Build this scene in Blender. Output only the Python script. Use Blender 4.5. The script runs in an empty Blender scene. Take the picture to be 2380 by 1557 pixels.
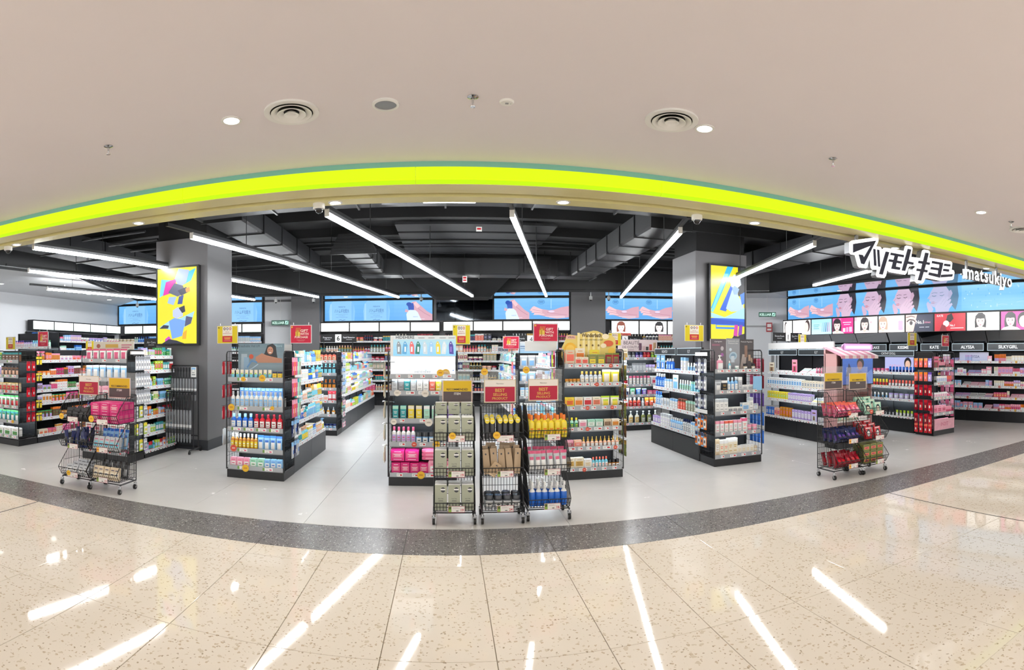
import bpy, bmesh, math, random
from mathutils import Vector, Matrix
random.seed(7)
PI = math.pi
scene = bpy.context.scene
COL = scene.collection

# ------------------------------------------------------------------ camera, world, exposure
EYE = 1.55
cam_data = bpy.data.cameras.new('camera')
cam_data.type = 'PANO'
cam_data.panorama_type = 'CENTRAL_CYLINDRICAL'
F = 1270.0
cam_data.central_cylindrical_range_u_min = -1040.0 / F
cam_data.central_cylindrical_range_u_max = 1340.0 / F
cam_data.central_cylindrical_range_v_min = -735.0 / F
cam_data.central_cylindrical_range_v_max = 822.0 / F
cam_data.central_cylindrical_radius = 1.0
cam_data.clip_start = 0.05
cam = bpy.data.objects.new('camera', cam_data)
cam.location = (0, 0, EYE)
cam.rotation_euler = (PI / 2, 0, 0)
COL.objects.link(cam)
scene.camera = cam

world = bpy.data.worlds.new('mall_daylight')
scene.world = world
world.use_nodes = True
WB = world.node_tree.nodes['Background']
WB.inputs[0].default_value = (1.0, 0.985, 0.965, 1)
WB.inputs[1].default_value = 1.85

vs = scene.view_settings
vs.view_transform = 'Standard'
vs.look = 'None'
vs.gamma = 1
vs.exposure = 0.12
vs.use_curve_mapping = False
scene.cycles.use_denoising = True
scene.cycles.max_bounces = 6
scene.cycles.diffuse_bounces = 3
scene.cycles.glossy_bounces = 3
scene.cycles.use_adaptive_sampling = True
scene.cycles.adaptive_threshold = 0.14
scene.cycles.transparent_max_bounces = 12
scene.cycles.sample_clamp_indirect = 4.0
scene.cycles.caustics_reflective = False
scene.cycles.caustics_refractive = False

TUBE_POWER = 64.0      # linear store lamps
DOWN_POWER = 15.0      # mall downlights (watts)

# ------------------------------------------------------------------ colour helpers
def lin(h):
    h = h.lstrip('#')
    o = []
    for i in (0, 2, 4):
        v = int(h[i:i + 2], 16) / 255
        o.append(v / 12.92 if v <= 0.04045 else ((v + 0.055) / 1.055) ** 2.4)
    return (o[0], o[1], o[2], 1.0)

PAL = {n: lin(h) for n, h in dict(
    white='f2f2f0', cream='efe6d0', beige='d9c6a8', tan='b99f7e', brown='6e4a34', black='1c1c20', charcoal='3b3d42', grey='8e9094',
    silver='c3c7cc', pink='ef9fb6', rose='dd5f86', magenta='d81f78', red='cf2230', crimson='96162a', orange='ee7f24', amber='d08a2e',
    peach='f4c2a4', yellow='f0d83a', lime='b5d23a', green='3f9a52', mint='a9dcc6', teal='2f9aa0', aqua='7fd2e6', sky='8fc4f0',
    blue='2f6fd0', navy='1d2a5c', purple='6b4aa6', lilac='c4aee4', sage='a9ad98', gold='c9a24a', olive='7b8040', coral='f0705c').items()}

# ------------------------------------------------------------------ materials
def mat_new(name):
    m = bpy.data.materials.new(name)
    m.use_nodes = True
    return m, m.node_tree.nodes, m.node_tree.links, m.node_tree.nodes['Principled BSDF']

def plain(name, hexcol, rough=0.5, metal=0.0, spec=0.5, noise=0.0, scale=40.0):
    m, n, l, b = mat_new(name)
    c = lin(hexcol)
    b.inputs['Base Color'].default_value = c
    b.inputs['Roughness'].default_value = rough
    b.inputs['Metallic'].default_value = metal
    b.inputs['Specular IOR Level'].default_value = spec
    if noise:
        t = n.new('ShaderNodeTexNoise'); t.inputs['Scale'].default_value = scale; t.inputs['Detail'].default_value = 4
        tc = n.new('ShaderNodeTexCoord'); l.new(tc.outputs['Object'], t.inputs['Vector'])
        r = n.new('ShaderNodeMix'); r.data_type = 'RGBA'
        r.inputs[6].default_value = tuple(x * (1 - noise) for x in c[:3]) + (1,)
        r.inputs[7].default_value = tuple(min(1, x * (1 + noise)) for x in c[:3]) + (1,)
        l.new(t.outputs['Fac'], r.inputs[0]); l.new(r.outputs[2], b.inputs['Base Color'])
    return m

def emit(name, col, strength):
    m, n, l, b = mat_new(name)
    b.inputs['Base Color'].default_value = (0.02, 0.02, 0.02, 1)
    b.inputs['Emission Color'].default_value = col if len(col) == 4 else tuple(col) + (1,)
    b.inputs['Emission Strength'].default_value = strength
    b.inputs['Specular IOR Level'].default_value = 0.1
    return m

def col_mat(name, rough=0.5, emission=0.0, metal=0.0, spec=0.5):
    m, n, l, b = mat_new(name)
    a = n.new('ShaderNodeAttribute'); a.attribute_name = 'Col'
    if emission:
        b.inputs['Base Color'].default_value = (0.02, 0.02, 0.02, 1)
        b.inputs['Roughness'].default_value = rough
        l.new(a.outputs['Color'], b.inputs['Emission Color'])
        b.inputs['Emission Strength'].default_value = emission
    else:
        l.new(a.outputs['Color'], b.inputs['Base Color'])
        b.inputs['Roughness'].default_value = rough
    b.inputs['Metallic'].default_value = metal
    b.inputs['Specular IOR Level'].default_value = spec
    return m

def product_mat(name, rough, spec=0.5, metal=0.0):
    m, n, l, b = mat_new(name)
    oi = n.new('ShaderNodeObjectInfo')
    a2 = n.new('ShaderNodeAttribute'); a2.attribute_type = 'OBJECT'; a2.attribute_name = 'second_colour'
    a3 = n.new('ShaderNodeAttribute'); a3.attribute_type = 'OBJECT'; a3.attribute_name = 'third_colour'
    am = n.new('ShaderNodeAttribute'); am.attribute_name = 'zone'
    c1 = n.new('ShaderNodeClamp')
    sub = n.new('ShaderNodeMath'); sub.operation = 'SUBTRACT'; sub.inputs[1].default_value = 1; sub.use_clamp = True
    l.new(am.outputs['Fac'], c1.inputs['Value']); l.new(am.outputs['Fac'], sub.inputs[0])
    m1 = n.new('ShaderNodeMix'); m1.data_type = 'RGBA'
    m2 = n.new('ShaderNodeMix'); m2.data_type = 'RGBA'
    l.new(c1.outputs[0], m1.inputs[0]); l.new(oi.outputs['Color'], m1.inputs[6]); l.new(a2.outputs['Color'], m1.inputs[7])
    l.new(sub.outputs[0], m2.inputs[0]); l.new(m1.outputs[2], m2.inputs[6]); l.new(a3.outputs['Color'], m2.inputs[7])
    l.new(m2.outputs[2], b.inputs['Base Color'])
    b.inputs['Roughness'].default_value = rough
    b.inputs['Specular IOR Level'].default_value = spec
    b.inputs['Metallic'].default_value = metal
    return m

def terrazzo(name, base, chips, chip_scale, thr, rough, tint=0.06):
    m, n, l, b = mat_new(name)
    tc = n.new('ShaderNodeTexCoord')
    geo = n.new('ShaderNodeNewGeometry')
    col = None
    bc = lin(base)
    nz = n.new('ShaderNodeTexNoise'); nz.inputs['Scale'].default_value = 3.0; nz.inputs['Detail'].default_value = 5
    l.new(geo.outputs['Position'], nz.inputs['Vector'])
    mx = n.new('ShaderNodeMix'); mx.data_type = 'RGBA'
    mx.inputs[6].default_value = tuple(x * (1 - tint) for x in bc[:3]) + (1,)
    mx.inputs[7].default_value = tuple(min(1, x * (1 + tint)) for x in bc[:3]) + (1,)
    l.new(nz.outputs['Fac'], mx.inputs[0])
    col = mx.outputs[2]
    for i, (chip, sc, th, size) in enumerate(chips):
        # each voronoi cell may carry one chip: cell picked by its random colour, chip cut out by distance
        nd = n.new('ShaderNodeTexNoise'); nd.inputs['Scale'].default_value = sc * 1.6; nd.inputs['Detail'].default_value = 2
        l.new(geo.outputs['Position'], nd.inputs['Vector'])
        ad = n.new('ShaderNodeMix'); ad.data_type = 'VECTOR'; ad.inputs[0].default_value = 0.35 / sc
        vm = n.new('ShaderNodeVectorMath'); vm.operation = 'MULTIPLY_ADD'
        vm.inputs[1].default_value = (1.1 / sc,) * 3
        l.new(nd.outputs['Color'], vm.inputs[0]); l.new(geo.outputs['Position'], vm.inputs[2])
        v = n.new('ShaderNodeTexVoronoi'); v.inputs['Scale'].default_value = sc
        v.voronoi_dimensions = '2D'
        l.new(vm.outputs[0], v.inputs['Vector'])
        sp = n.new('ShaderNodeSeparateColor'); l.new(v.outputs['Color'], sp.inputs[0])
        g1 = n.new('ShaderNodeMath'); g1.operation = 'GREATER_THAN'; g1.inputs[1].default_value = th
        l.new(sp.outputs[0], g1.inputs[0])
        md = n.new('ShaderNodeMath'); md.operation = 'MULTIPLY'; md.inputs[1].default_value = size
        l.new(sp.outputs[1], md.inputs[0])
        g2 = n.new('ShaderNodeMath'); g2.operation = 'LESS_THAN'
        l.new(v.outputs['Distance'], g2.inputs[0]); l.new(md.outputs[0], g2.inputs[1])
        mu = n.new('ShaderNodeMath'); mu.operation = 'MULTIPLY'
        l.new(g1.outputs[0], mu.inputs[0]); l.new(g2.outputs[0], mu.inputs[1])
        k = n.new('ShaderNodeMix'); k.data_type = 'RGBA'
        k.inputs[7].default_value = lin(chip)
        l.new(mu.outputs[0], k.inputs[0]); l.new(col, k.inputs[6]); col = k.outputs[2]
    l.new(col, b.inputs['Base Color'])
    b.inputs['Roughness'].default_value = rough
    b.inputs['Specular IOR Level'].default_value = 0.32
    return m

def concrete(name, base, rough):
    m, n, l, b = mat_new(name)
    geo = n.new('ShaderNodeNewGeometry')
    oi = n.new('ShaderNodeObjectInfo')
    a = n.new('ShaderNodeTexNoise'); a.inputs['Scale'].default_value = 2.6; a.inputs['Detail'].default_value = 8; a.inputs['Roughness'].default_value = 0.65
    l.new(geo.outputs['Position'], a.inputs['Vector'])
    c = lin(base)
    ad = n.new('ShaderNodeMath'); ad.operation = 'MULTIPLY_ADD'; ad.inputs[1].default_value = 0.3; ad.inputs[2].default_value = -0.15
    l.new(oi.outputs['Random'], ad.inputs[0]); ad2 = n.new('ShaderNodeMath'); ad2.operation = 'ADD'; l.new(ad.outputs[0], ad2.inputs[0]); l.new(a.outputs['Fac'], ad2.inputs[1]); ad = ad2
    r = n.new('ShaderNodeMix'); r.data_type = 'RGBA'
    r.inputs[6].default_value = tuple(x * 0.94 for x in c[:3]) + (1,)
    r.inputs[7].default_value = tuple(min(1, x * 1.04) for x in c[:3]) + (1,)
    l.new(ad.outputs[0], r.inputs[0]); l.new(r.outputs[2], b.inputs['Base Color'])
    rr = n.new('ShaderNodeMapRange'); rr.inputs['To Min'].default_value = rough - 0.02; rr.inputs['To Max'].default_value = rough + 0.03
    l.new(a.outputs['Fac'], rr.inputs['Value']); l.new(rr.outputs[0], b.inputs['Roughness'])
    return m

def glass(name, tint, alpha, rough=0.05):
    m, n, l, b = mat_new(name)
    b.inputs['Base Color'].default_value = tint
    b.inputs['Alpha'].default_value = alpha
    b.inputs['Roughness'].default_value = rough
    return m

M = dict(
    mall_tile=terrazzo('cream_terrazzo', 'dcd2c4', [('bfae98', 34, 0.58, 0.30), ('cabda9', 20, 0.55, 0.28), ('a2937e', 52, 0.86, 0.30)], 30, 0.6, 0.05, 0.02),
    strip_tile=terrazzo('grey_terrazzo', '6e6b6a', [('b9b8b4', 55, 0.7, 0.36), ('4a4947', 38, 0.6, 0.4), ('928e88', 90, 0.6, 0.4)], 60, 0.5, 0.25),
    store_tile=concrete('pale_grey_stone_tile', 'c9c7c4', 0.26),
    grout=plain('grout', '8d7d66', 0.8),
    grout_grey=plain('grey_grout', '8c8a88', 0.8),
    joint=plain('black_rubber_joint', '25211e', 0.6),
    mall_ceiling=plain('warm_white_plaster', 'e2dce0', 0.75, noise=0.015, scale=2.0),
    soffit=plain('satin_cream_metal', 'e6dc9c', 0.28, 0.0),
    slot=plain('shutter_slot_black', '181510', 0.6),
    teal_edge=plain('teal_edge_acrylic', '7fbfae', 0.35),
    lime=emit('lime_lightbox', (0.74, 0.95, 0.0), 1.0),
    lime_lip=emit('lime_lightbox_lip', (0.62, 1.0, 0.0), 0.9),
    white_metal=plain('white_powder_coat', 'e8e8e6', 0.4),
    grey_metal=plain('grey_metal', '8f9092', 0.35, 0.6),
    chrome=plain('chrome', 'd0d2d4', 0.12, 1.0),
    dark=plain('black_powder_coat', '0d0e10', 0.45),
    dark_panel=plain('dark_navy_back_panel', '0d1017', 0.5),
    base_grey=plain('graphite_base_panel', '303237', 0.42),
    base_black=plain('black_base_panel', '121316', 0.4),
    black_ceiling=plain('black_ceiling_paint', '090a0c', 0.85),
    duct=plain('black_painted_duct', '0f1013', 0.55, noise=0.2, scale=3.0),
    deck=plain('grey_deck_panel', '1a1b1f', 0.7, noise=0.12, scale=2.0),
    column=plain('grey_column_laminate', '6a696b', 0.33, noise=0.05, scale=1.2),
    wall_white=plain('white_paint', 'dfe1e4', 0.6),
    wall_grey=plain('grey_paint', '7e7d80', 0.5),
    wall_dark=plain('charcoal_paint', '1d1f23', 0.5),
    mirror=plain('polished_mirror_panel', 'd6dae0', 0.03, 1.0),
    mirror_dark=plain('smoked_mirror', '6d747a', 0.05, 1.0),
    tube=emit('linear_lamp_white', (0.96, 0.98, 1.0), TUBE_POWER),
    led=emit('shelf_led', (0.78, 0.92, 1.0), 80.0),
    lamp_disc=emit('downlight_lens', (1.0, 0.95, 0.88), 14.0),
    store_disc=emit('store_downlight_lens', (1.0, 0.98, 0.96), 8.0),
    rubber=plain('black_rubber', '141414', 0.6),
    wire=plain('black_wire', '101114', 0.4),
    paint=col_mat('printed_card', 0.5),
    gloss=col_mat('printed_gloss', 0.25),
    screen=col_mat('led_screen', 0.3, 1.0),
    lightbox=col_mat('backlit_print', 0.3, 1.25),
    lightbox_hot=col_mat('backlit_white', 0.3, 1.6),
    prod=product_mat('packaging', 0.36),
    prod_gloss=product_mat('glossy_packaging', 0.16),
    acrylic=glass('clear_acrylic', (0.9, 0.95, 0.97, 1), 0.10),
    rail=plain('pale_grey_price_rail', 'a9adb2', 0.25),
)

for k_ in ('screen', 'lightbox', 'lightbox_hot', 'lime', 'lime_lip', 'lamp_disc', 'store_disc'):
    M[k_].cycles.emission_sampling = 'NONE'

# ------------------------------------------------------------------ text outlines (made once, before anything else is in the scene)
TXT = {}
BOLD = {'matsukiyo', 'BEST', 'SELLING', 'PRODUCT', 'RECOMMENDED', 'ITEM', 'GIFT', 'WITH', 'PURCHASE', 'KELUAR', '19', '18', '39', '21', '24', '16', '12', '9', '6', 'Wunderbath', 'HIDEHERE', 'No.1', 'KISSME', 'KATE', 'ALYSSA', 'SILKYGIRL'}
def prepare_text(strings):
    tmp = []
    for s in strings:
        cu = bpy.data.curves.new('t', 'FONT')
        cu.body = s; cu.size = 1.0; cu.resolution_u = 2
        cu.offset = 0.022 if s in BOLD else 0.0
        if s == 'matsukiyo': cu.space_character = 1.12
        o = bpy.data.objects.new('t', cu); COL.objects.link(o); tmp.append((s, o, cu))
    dg = bpy.context.evaluated_depsgraph_get()
    for s, o, cu in tmp:
        me = o.evaluated_get(dg).to_mesh()
        vs_ = [(v.co.x, v.co.y) for v in me.vertices]
        fs_ = [tuple(p.vertices) for p in me.polygons]
        if vs_:
            x0 = min(v[0] for v in vs_); x1 = max(v[0] for v in vs_); y0 = min(v[1] for v in vs_); y1 = max(v[1] for v in vs_)
        else:
            x0 = x1 = y0 = y1 = 0
        TXT[s] = ([(x - x0, y) for x, y in vs_], fs_, x1 - x0, y0, y1)
    for s, o, cu in tmp:
        bpy.data.objects.remove(o); bpy.data.curves.remove(cu)

# ------------------------------------------------------------------ mesh builder
V = Vector
class MB:
    def __init__(self, col=(0.8, 0.8, 0.8, 1)):
        self.v = []; self.f = []; self.c = []; self.z = []; self.s = []; self.mi = []
        self.col = col; self.zone = 0.0; self.mat = 0
        self.T = None
    def use(self, c):
        self.col = PAL[c] if isinstance(c, str) and c in PAL else (lin(c) if isinstance(c, str) else c)
        return self
    def addv(self, p):
        if self.T is not None: p = self.T @ V(p)
        self.v.append((p[0], p[1], p[2])); return len(self.v) - 1
    def face(self, ids, smooth=False):
        self.f.append(tuple(ids)); self.c.append(self.col); self.z.append(self.zone); self.s.append(smooth); self.mi.append(self.mat)
    def poly(self, pts, smooth=False):
        self.face([self.addv(p) for p in pts], smooth)
    def box(self, x0, x1, y0, y1, z0, z1, skip=''):
        i = [self.addv(p) for p in ((x0, y0, z0), (x1, y0, z0), (x1, y1, z0), (x0, y1, z0), (x0, y0, z1), (x1, y0, z1), (x1, y1, z1), (x0, y1, z1))]
        for k, q in (('d', (3, 2, 1, 0)), ('u', (4, 5, 6, 7)), ('f', (0, 1, 5, 4)), ('r', (1, 2, 6, 5)), ('b', (2, 3, 7, 6)), ('l', (3, 0, 4, 7))):
            if k not in skip: self.face([i[a] for a in q])
        return self
    def lathe(self, prof, seg=12, cx=0, cy=0, sx=1, sy=1, zones=None, smooth=True):
        rings = []
        for r, z in prof:
            if r < 1e-6: rings.append([self.addv((cx, cy, z))])
            else: rings.append([self.addv((cx + r * sx * math.cos(2 * PI * k / seg), cy + r * sy * math.sin(2 * PI * k / seg), z)) for k in range(seg)])
        z0 = self.zone
        for j in range(len(rings) - 1):
            a, b = rings[j], rings[j + 1]
            if zones: self.zone = zones[j]
            for k in range(seg):
                k2 = (k + 1) % seg
                if len(a) == 1 and len(b) == 1: continue
                if len(a) == 1: self.face((a[0], b[k2], b[k]), smooth)
                elif len(b) == 1: self.face((a[k], a[k2], b[0]), smooth)
                else: self.face((a[k], a[k2], b[k2], b[k]), smooth)
        self.zone = z0
        return self
    def rod(self, p0, p1, r, seg=4, r1=None, caps=True):
        p0, p1 = V(p0), V(p1); d = p1 - p0
        if d.length < 1e-7: return self
        d.normalize()
        a = d.orthogonal().normalized(); b = d.cross(a)
        r1 = r if r1 is None else r1
        ra = [self.addv(p0 + (a * math.cos(2 * PI * (k + .5) / seg) + b * math.sin(2 * PI * (k + .5) / seg)) * r) for k in range(seg)]
        rb = [self.addv(p1 + (a * math.cos(2 * PI * (k + .5) / seg) + b * math.sin(2 * PI * (k + .5) / seg)) * r1) for k in range(seg)]
        for k in range(seg):
            k2 = (k + 1) % seg
            self.face((ra[k], ra[k2], rb[k2], rb[k]), seg > 5)
        if caps:
            self.face(ra[::-1]); self.face(rb)
        return self
    def path(self, pts, r, seg=4, closed=False):
        n = len(pts)
        for i in range(n if closed else n - 1): self.rod(pts[i], pts[(i + 1) % n], r, seg, caps=not closed or seg == 4)
        return self
    def prism(self, pts, o, ux, uy, n, depth, back=True):
        """polygon pts (2-d) on the plane o,ux,uy; front face towards n, sides go back by depth"""
        o, ux, uy, n = V(o), V(ux), V(uy), V(n)
        fr = [self.addv(o + ux * p[0] + uy * p[1]) for p in pts]
        ar = sum(pts[i][0] * pts[(i + 1) % len(pts)][1] - pts[(i + 1) % len(pts)][0] * pts[i][1] for i in range(len(pts)))
        flip = (ux.cross(uy).dot(n) > 0) != (ar > 0)
        self.face(fr[::-1] if flip else fr)
        if depth:
            bk = [self.addv(o + ux * p[0] + uy * p[1] - n * depth) for p in pts]
            for k in range(len(pts)):
                k2 = (k + 1) % len(pts)
                q = (fr[k], bk[k], bk[k2], fr[k2])
                self.face(q[::-1] if flip else q)
            if back: self.face(bk if flip else bk[::-1])
        return self
    def text(self, s, o, ux, uy, h, align='c', depth=0.0, maxw=None):
        if s not in TXT: prepare_text([s])
        vs_, fs_, w, y0, y1 = TXT[s]
        if not vs_: return self
        k = h / 0.7
        kx = k
        if maxw and w * k > maxw: kx = maxw / w
        off = {'c': -w * kx / 2, 'l': 0, 'r': -w * kx}[align]
        o, ux, uy = V(o), V(ux), V(uy)
        base = [self.addv(o + ux * (x * kx + off) + uy * (y * k)) for x, y in vs_]
        for f in fs_: self.face([base[i] for i in f])
        return self
    def mesh(self, name, mats):
        me = bpy.data.meshes.new(name)
        me.from_pydata(self.v, [], self.f)
        for m in (mats if isinstance(mats, (list, tuple)) else [mats]): me.materials.append(m if not isinstance(m, str) else M[m])
        if any(self.mi): me.polygons.foreach_set('material_index', self.mi)
        me.polygons.foreach_set('use_smooth', self.s)
        cn = []; zn = []
        for f, c, z in zip(self.f, self.c, self.z):
            cn.extend(tuple(c) * len(f)); zn.extend([z] * len(f))
        at = me.color_attributes.new('Col', 'FLOAT_COLOR', 'CORNER'); at.data.foreach_set('color', cn)
        if any(self.z):
            a2 = me.attributes.new('zone', 'FLOAT', 'CORNER'); a2.data.foreach_set('value', zn)
        if any(self.s):
            try: me.set_sharp_from_angle(angle=math.radians(38))
            except Exception: pass
        me.update()
        return me
    def build(self, name, mats, parent=None, loc=None, rz=0.0, **kw):
        return link(name, self.mesh(name, mats), parent, loc, rz, **kw)

def link(name, me, parent=None, loc=None, rz=0.0, label=None, cat=None, group=None, kind=None):
    o = bpy.data.objects.new(name, me)
    COL.objects.link(o)
    if parent is not None: o.parent = parent
    if loc is not None: o.location = loc
    if rz: o.rotation_euler = (0, 0, rz)
    tag(o, label, cat, group, kind)
    return o

def tag(o, label=None, cat=None, group=None, kind=None):
    if label: o['label'] = label
    if cat: o['category'] = cat
    if group: o['group'] = group
    if kind: o['kind'] = kind
    return o

def thing(name, label, cat, loc=(0, 0, 0), rz=0.0, group=None):
    o = bpy.data.objects.new(name, None)
    o.empty_display_size = 0.1
    COL.objects.link(o)
    o.location = loc; o.rotation_euler = (0, 0, rz)
    return tag(o, label, cat, group)

# flat artwork: layers of printed shapes on a panel, local x right, z up, facing -y
class Art:
    def __init__(self, x0, z0, w, h, y, step=0.0002):
        self.mb = MB(); self.x0, self.z0, self.w, self.h, self.y, self.k, self.step = x0, z0, w, h, y, 0, step
        self.clip = True
        self.ox, self.sx = 0.0, 1.0
    def pt(self, x, z):
        if self.clip: x = min(max(x, 0), 1); z = min(max(z, 0), 1)
        x = self.ox + x * self.sx
        return (self.x0 + x * self.w, self.y - self.k * self.step, self.z0 + z * self.h)
    def tile(self, a, b): self.ox, self.sx = a, b - a; return self
    def pg(self, pts, c):
        self.k += 1; self.mb.use(c); self.mb.poly([self.pt(*p) for p in pts]); return self
    def rect(self, x0, x1, z0, z1, c): return self.pg([(x0, z0), (x1, z0), (x1, z1), (x0, z1)], c)
    def grad(self, x0, x1, z0, z1, ca, cb, n=8):
        self.k += 1
        a, b = lin(ca), lin(cb)
        for i in range(n):
            t = i / (n - 1); self.mb.use(tuple(a[j] * (1 - t) + b[j] * t for j in range(4)))
            za, zb = z0 + (z1 - z0) * i / n, z0 + (z1 - z0) * (i + 1) / n
            self.mb.poly([self.pt(x0, za), self.pt(x1, za), self.pt(x1, zb), self.pt(x0, zb)])
        return self
    def el(self, cx, cz, rx, rz, c, n=16, rot=0.0):
        asp = self.w / self.h
        p = []
        for k in range(n):
            a = 2 * PI * k / n
            dx, dz = rx * self.w * math.cos(a), rz * self.h * math.sin(a)
            p.append((cx + (dx * math.cos(rot) - dz * math.sin(rot)) / self.w, cz + (dx * math.sin(rot) + dz * math.cos(rot)) / self.h))
        return self.pg(p, c)
    def st(self, pts, wd, c):
        """stroke; wd in metres"""
        self.k += 1; self.mb.use(c)
        q = [(x * self.w, z * self.h) for x, z in pts]
        for (ax, az), (bx, bz) in zip(q, q[1:]):
            d = math.hypot(bx - ax, bz - az) or 1
            nx, nz = -(bz - az) / d * wd / 2, (bx - ax) / d * wd / 2
            self.mb.poly([self.pt((ax + nx) / self.w, (az + nz) / self.h), self.pt((ax - nx) / self.w, (az - nz) / self.h),
                          self.pt((bx - nx) / self.w, (bz - nz) / self.h), self.pt((bx + nx) / self.w, (bz + nz) / self.h)][::-1])
        return self
    def text(self, s, cx, cz, h, c, align='c', maxw=None):
        """h in metres"""
        self.k += 1; self.mb.use(c)
        self.mb.text(s, self.pt(cx, cz), (1, 0, 0), (0, 0, 1), h, align, maxw=maxw); return self
    def done(self, name, mat, parent, label=None):
        return self.mb.build(name, mat, parent, label=label)
prepare_text(['BEST', 'SELLING', 'PRODUCT', 'RECOMMENDED', 'ITEM', 'GIFT', 'WITH', 'PURCHASE', 'KELUAR', 'HIDEHERE', 'matsukiyo', 'Matsukiyo',
              'BEAUTY', 'BEAUTÉ', 'DE COUTURE', 'Wunderbath', 'VIRAL', "DON'T EAT, EVERYTHING IS SOAP", 'KISSME', 'KATE', 'TOKYO', 'ALYSSA', 'SILKYGIRL',
              'CEZANNE', 'CANMAKE', 'CATHY DOLL', 'CATHY', 'hince', 'ILY', 'IN2IT', 'naturie', 'ハトムギ化粧水', 'SKIN CONDITIONER', 'HATOMUGI', 'FACIAL TOWEL',
              'No.1', 'EYEMAKE', 'Breathable Veil UV', 'Hyaluronic acid', 'Moisture Line', 'Premium Peptides', '4', '6', '8', '3', '1',
              '19', '18', '39', '21', '24', '16', '12', '9', '20', '42', 'Fragrance', 'Facial Moisturiser', 'Air Care', 'Men Care', 'Eye Makeup',
              'Skincare Brands', 'SPECIAL', 'MEMBERSHIP PRICE', 'ROHTO', 'Bioré', 'd program'])

# ------------------------------------------------------------------ floors
STORE_Y = 4.82      # back edge of the grey threshold
STRIP_Y = 4.20      # front edge of the grey threshold
def tile_mesh(name, w, d, mat, gap=0.004, t=0.012, bev=0.0015):
    mb = MB(); x, y = w / 2 - gap / 2, d / 2 - gap / 2
    a = [mb.addv(p) for p in ((-x, -y, -t), (x, -y, -t), (x, y, -t), (-x, y, -t))]
    b = [mb.addv(p) for p in ((-x, -y, -bev), (x, -y, -bev), (x, y, -bev), (-x, y, -bev))]
    c = [mb.addv(p) for p in ((-x + bev, -y + bev, 0), (x - bev, -y + bev, 0), (x - bev, y - bev, 0), (-x + bev, y - bev, 0))]
    for k in range(4):
        j = (k + 1) % 4
        mb.face((a[k], a[j], b[j], b[k])); mb.face((b[k], b[j], c[j], c[k]))
    mb.face(c)
    return mb.mesh(name, mat)

mall = MB().box(-16, 16, -12, STRIP_Y, -0.2, -0.006).build('floor', 'grout', label='cream terrazzo tiled mall floor in front of the shop', kind='structure')
TW = 0.593
cols = [0.25 + TW * (k + 0.5) for k in range(-14, 21)]
rows_y = [(3.97, STRIP_Y), (2.745, 3.97), (1.52, 2.745)]
meshes = {}
for (ya, yb) in rows_y:
    me = tile_mesh('floor_tile', TW, yb - ya, M['mall_tile'])
    for cx in cols:
        cy = (ya + yb) / 2
        if yb < 3.0 and (cx < -5 or cx > 8.5): continue
        link('floor_tile', me, mall, (cx, cy, 0))
# the rest of the mall floor, out of view: one sheet of the same stone
MB().box(-16, 16, -12, 1.52, -0.012, 0).build('terrazzo_sheet', 'mall_tile', mall)
MB().box(-16, cols[0] - TW / 2, 1.52, STRIP_Y, -0.012, 0).build('terrazzo_sheet', 'mall_tile', mall)
MB().box(cols[-1] + TW / 2, 16, 1.52, STRIP_Y, -0.012, 0).build('terrazzo_sheet', 'mall_tile', mall)
for xx in (0.25 - 7 * TW, 0.25 + 7 * TW):
    MB().box(xx - 0.007, xx + 0.007, -2, STRIP_Y, -0.02, 0.0006).build('expansion_joint', 'joint', mall)

strip = MB().box(-16, 16, STRIP_Y, STORE_Y, -0.2, -0.006).build('floor', 'grout_grey', label='dark grey terrazzo threshold strip along the shopfront', kind='structure')
me = tile_mesh('threshold_tile', TW * 2, STORE_Y - STRIP_Y, M['strip_tile'])
for k in range(-8, 9): link('threshold_tile', me, strip, (-0.345 + TW + TW * 2 * k, (STRIP_Y + STORE_Y) / 2, 0))

shop = MB().box(-12, 12, STORE_Y, 18.5, -0.2, -0.004).build('floor', 'grout_grey', label='pale grey stone tile floor inside the shop', kind='structure')
me = tile_mesh('store_tile', 1.2, 1.2, M['store_tile'], 0.003, 0.012, 0.0008)
for i in range(-10, 10):
    for j in range(11):
        y = STORE_Y + 0.6 + 1.2 * j
        if abs(1.2 * i + 0.5) < 11.6: link('store_tile', me, shop, (1.2 * i + 0.5, y, 0))

# ------------------------------------------------------------------ mall ceiling and lit fascia
CEIL = 3.17
FY = 4.60           # face of the lit fascia
mc = MB().box(-16, 16, -3.2, FY + 0.015, CEIL, CEIL + 0.25).build('ceiling', 'mall_ceiling', label='smooth warm white mall ceiling', kind='structure')
fas = thing('light_fascia', 'glowing lime yellow light band running above the shop opening', 'light band', (0, FY, 2.988))
MB().box(-11.2, 11.2, 0.02, 0.27, 0.065, 0.18).build('fascia_core', 'wall_white', fas)
MB().box(-11.2, 11.2, -0.004, 0.02, 0.137, 0.182).build('teal_edge_strip', 'teal_edge', fas)
joints = [-11.2, -9.0, -6.8, -4.62, -2.42, -0.27, 1.90, 4.16, 6.35, 8.55, 10.75]
for a, b in zip(joints, joints[1:]):
    p = MB()
    p.box(a + 0.002, b - 0.002, -0.002, 0.02, 0.028, 0.137).build('lime_panel', 'lime', fas)
    q = MB(); q.poly([(a + .002, -0.002, 0.026), (a + .002, 0.03, 0.0), (b - .002, 0.03, 0.0), (b - .002, -0.002, 0.026)])
    q.poly([(a + .002, 0.03, 0.0), (a + .002, 0.03, 0.026), (b - .002, 0.03, 0.026), (b - .002, 0.03, 0.0)])
    q.build('lime_lip', 'lime_lip', fas)
sof = MB(); sof.box(-12, 12, FY + 0.03, 4.875, 2.985, 3.05)
so = sof.build('trim_1', 'soffit', label='satin cream metal soffit plate under the lime light band', kind='structure')
MB().box(-12, 12, 4.875, 4.955, 3.02, 3.05).build('shutter_slot', 'slot', so)
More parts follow.
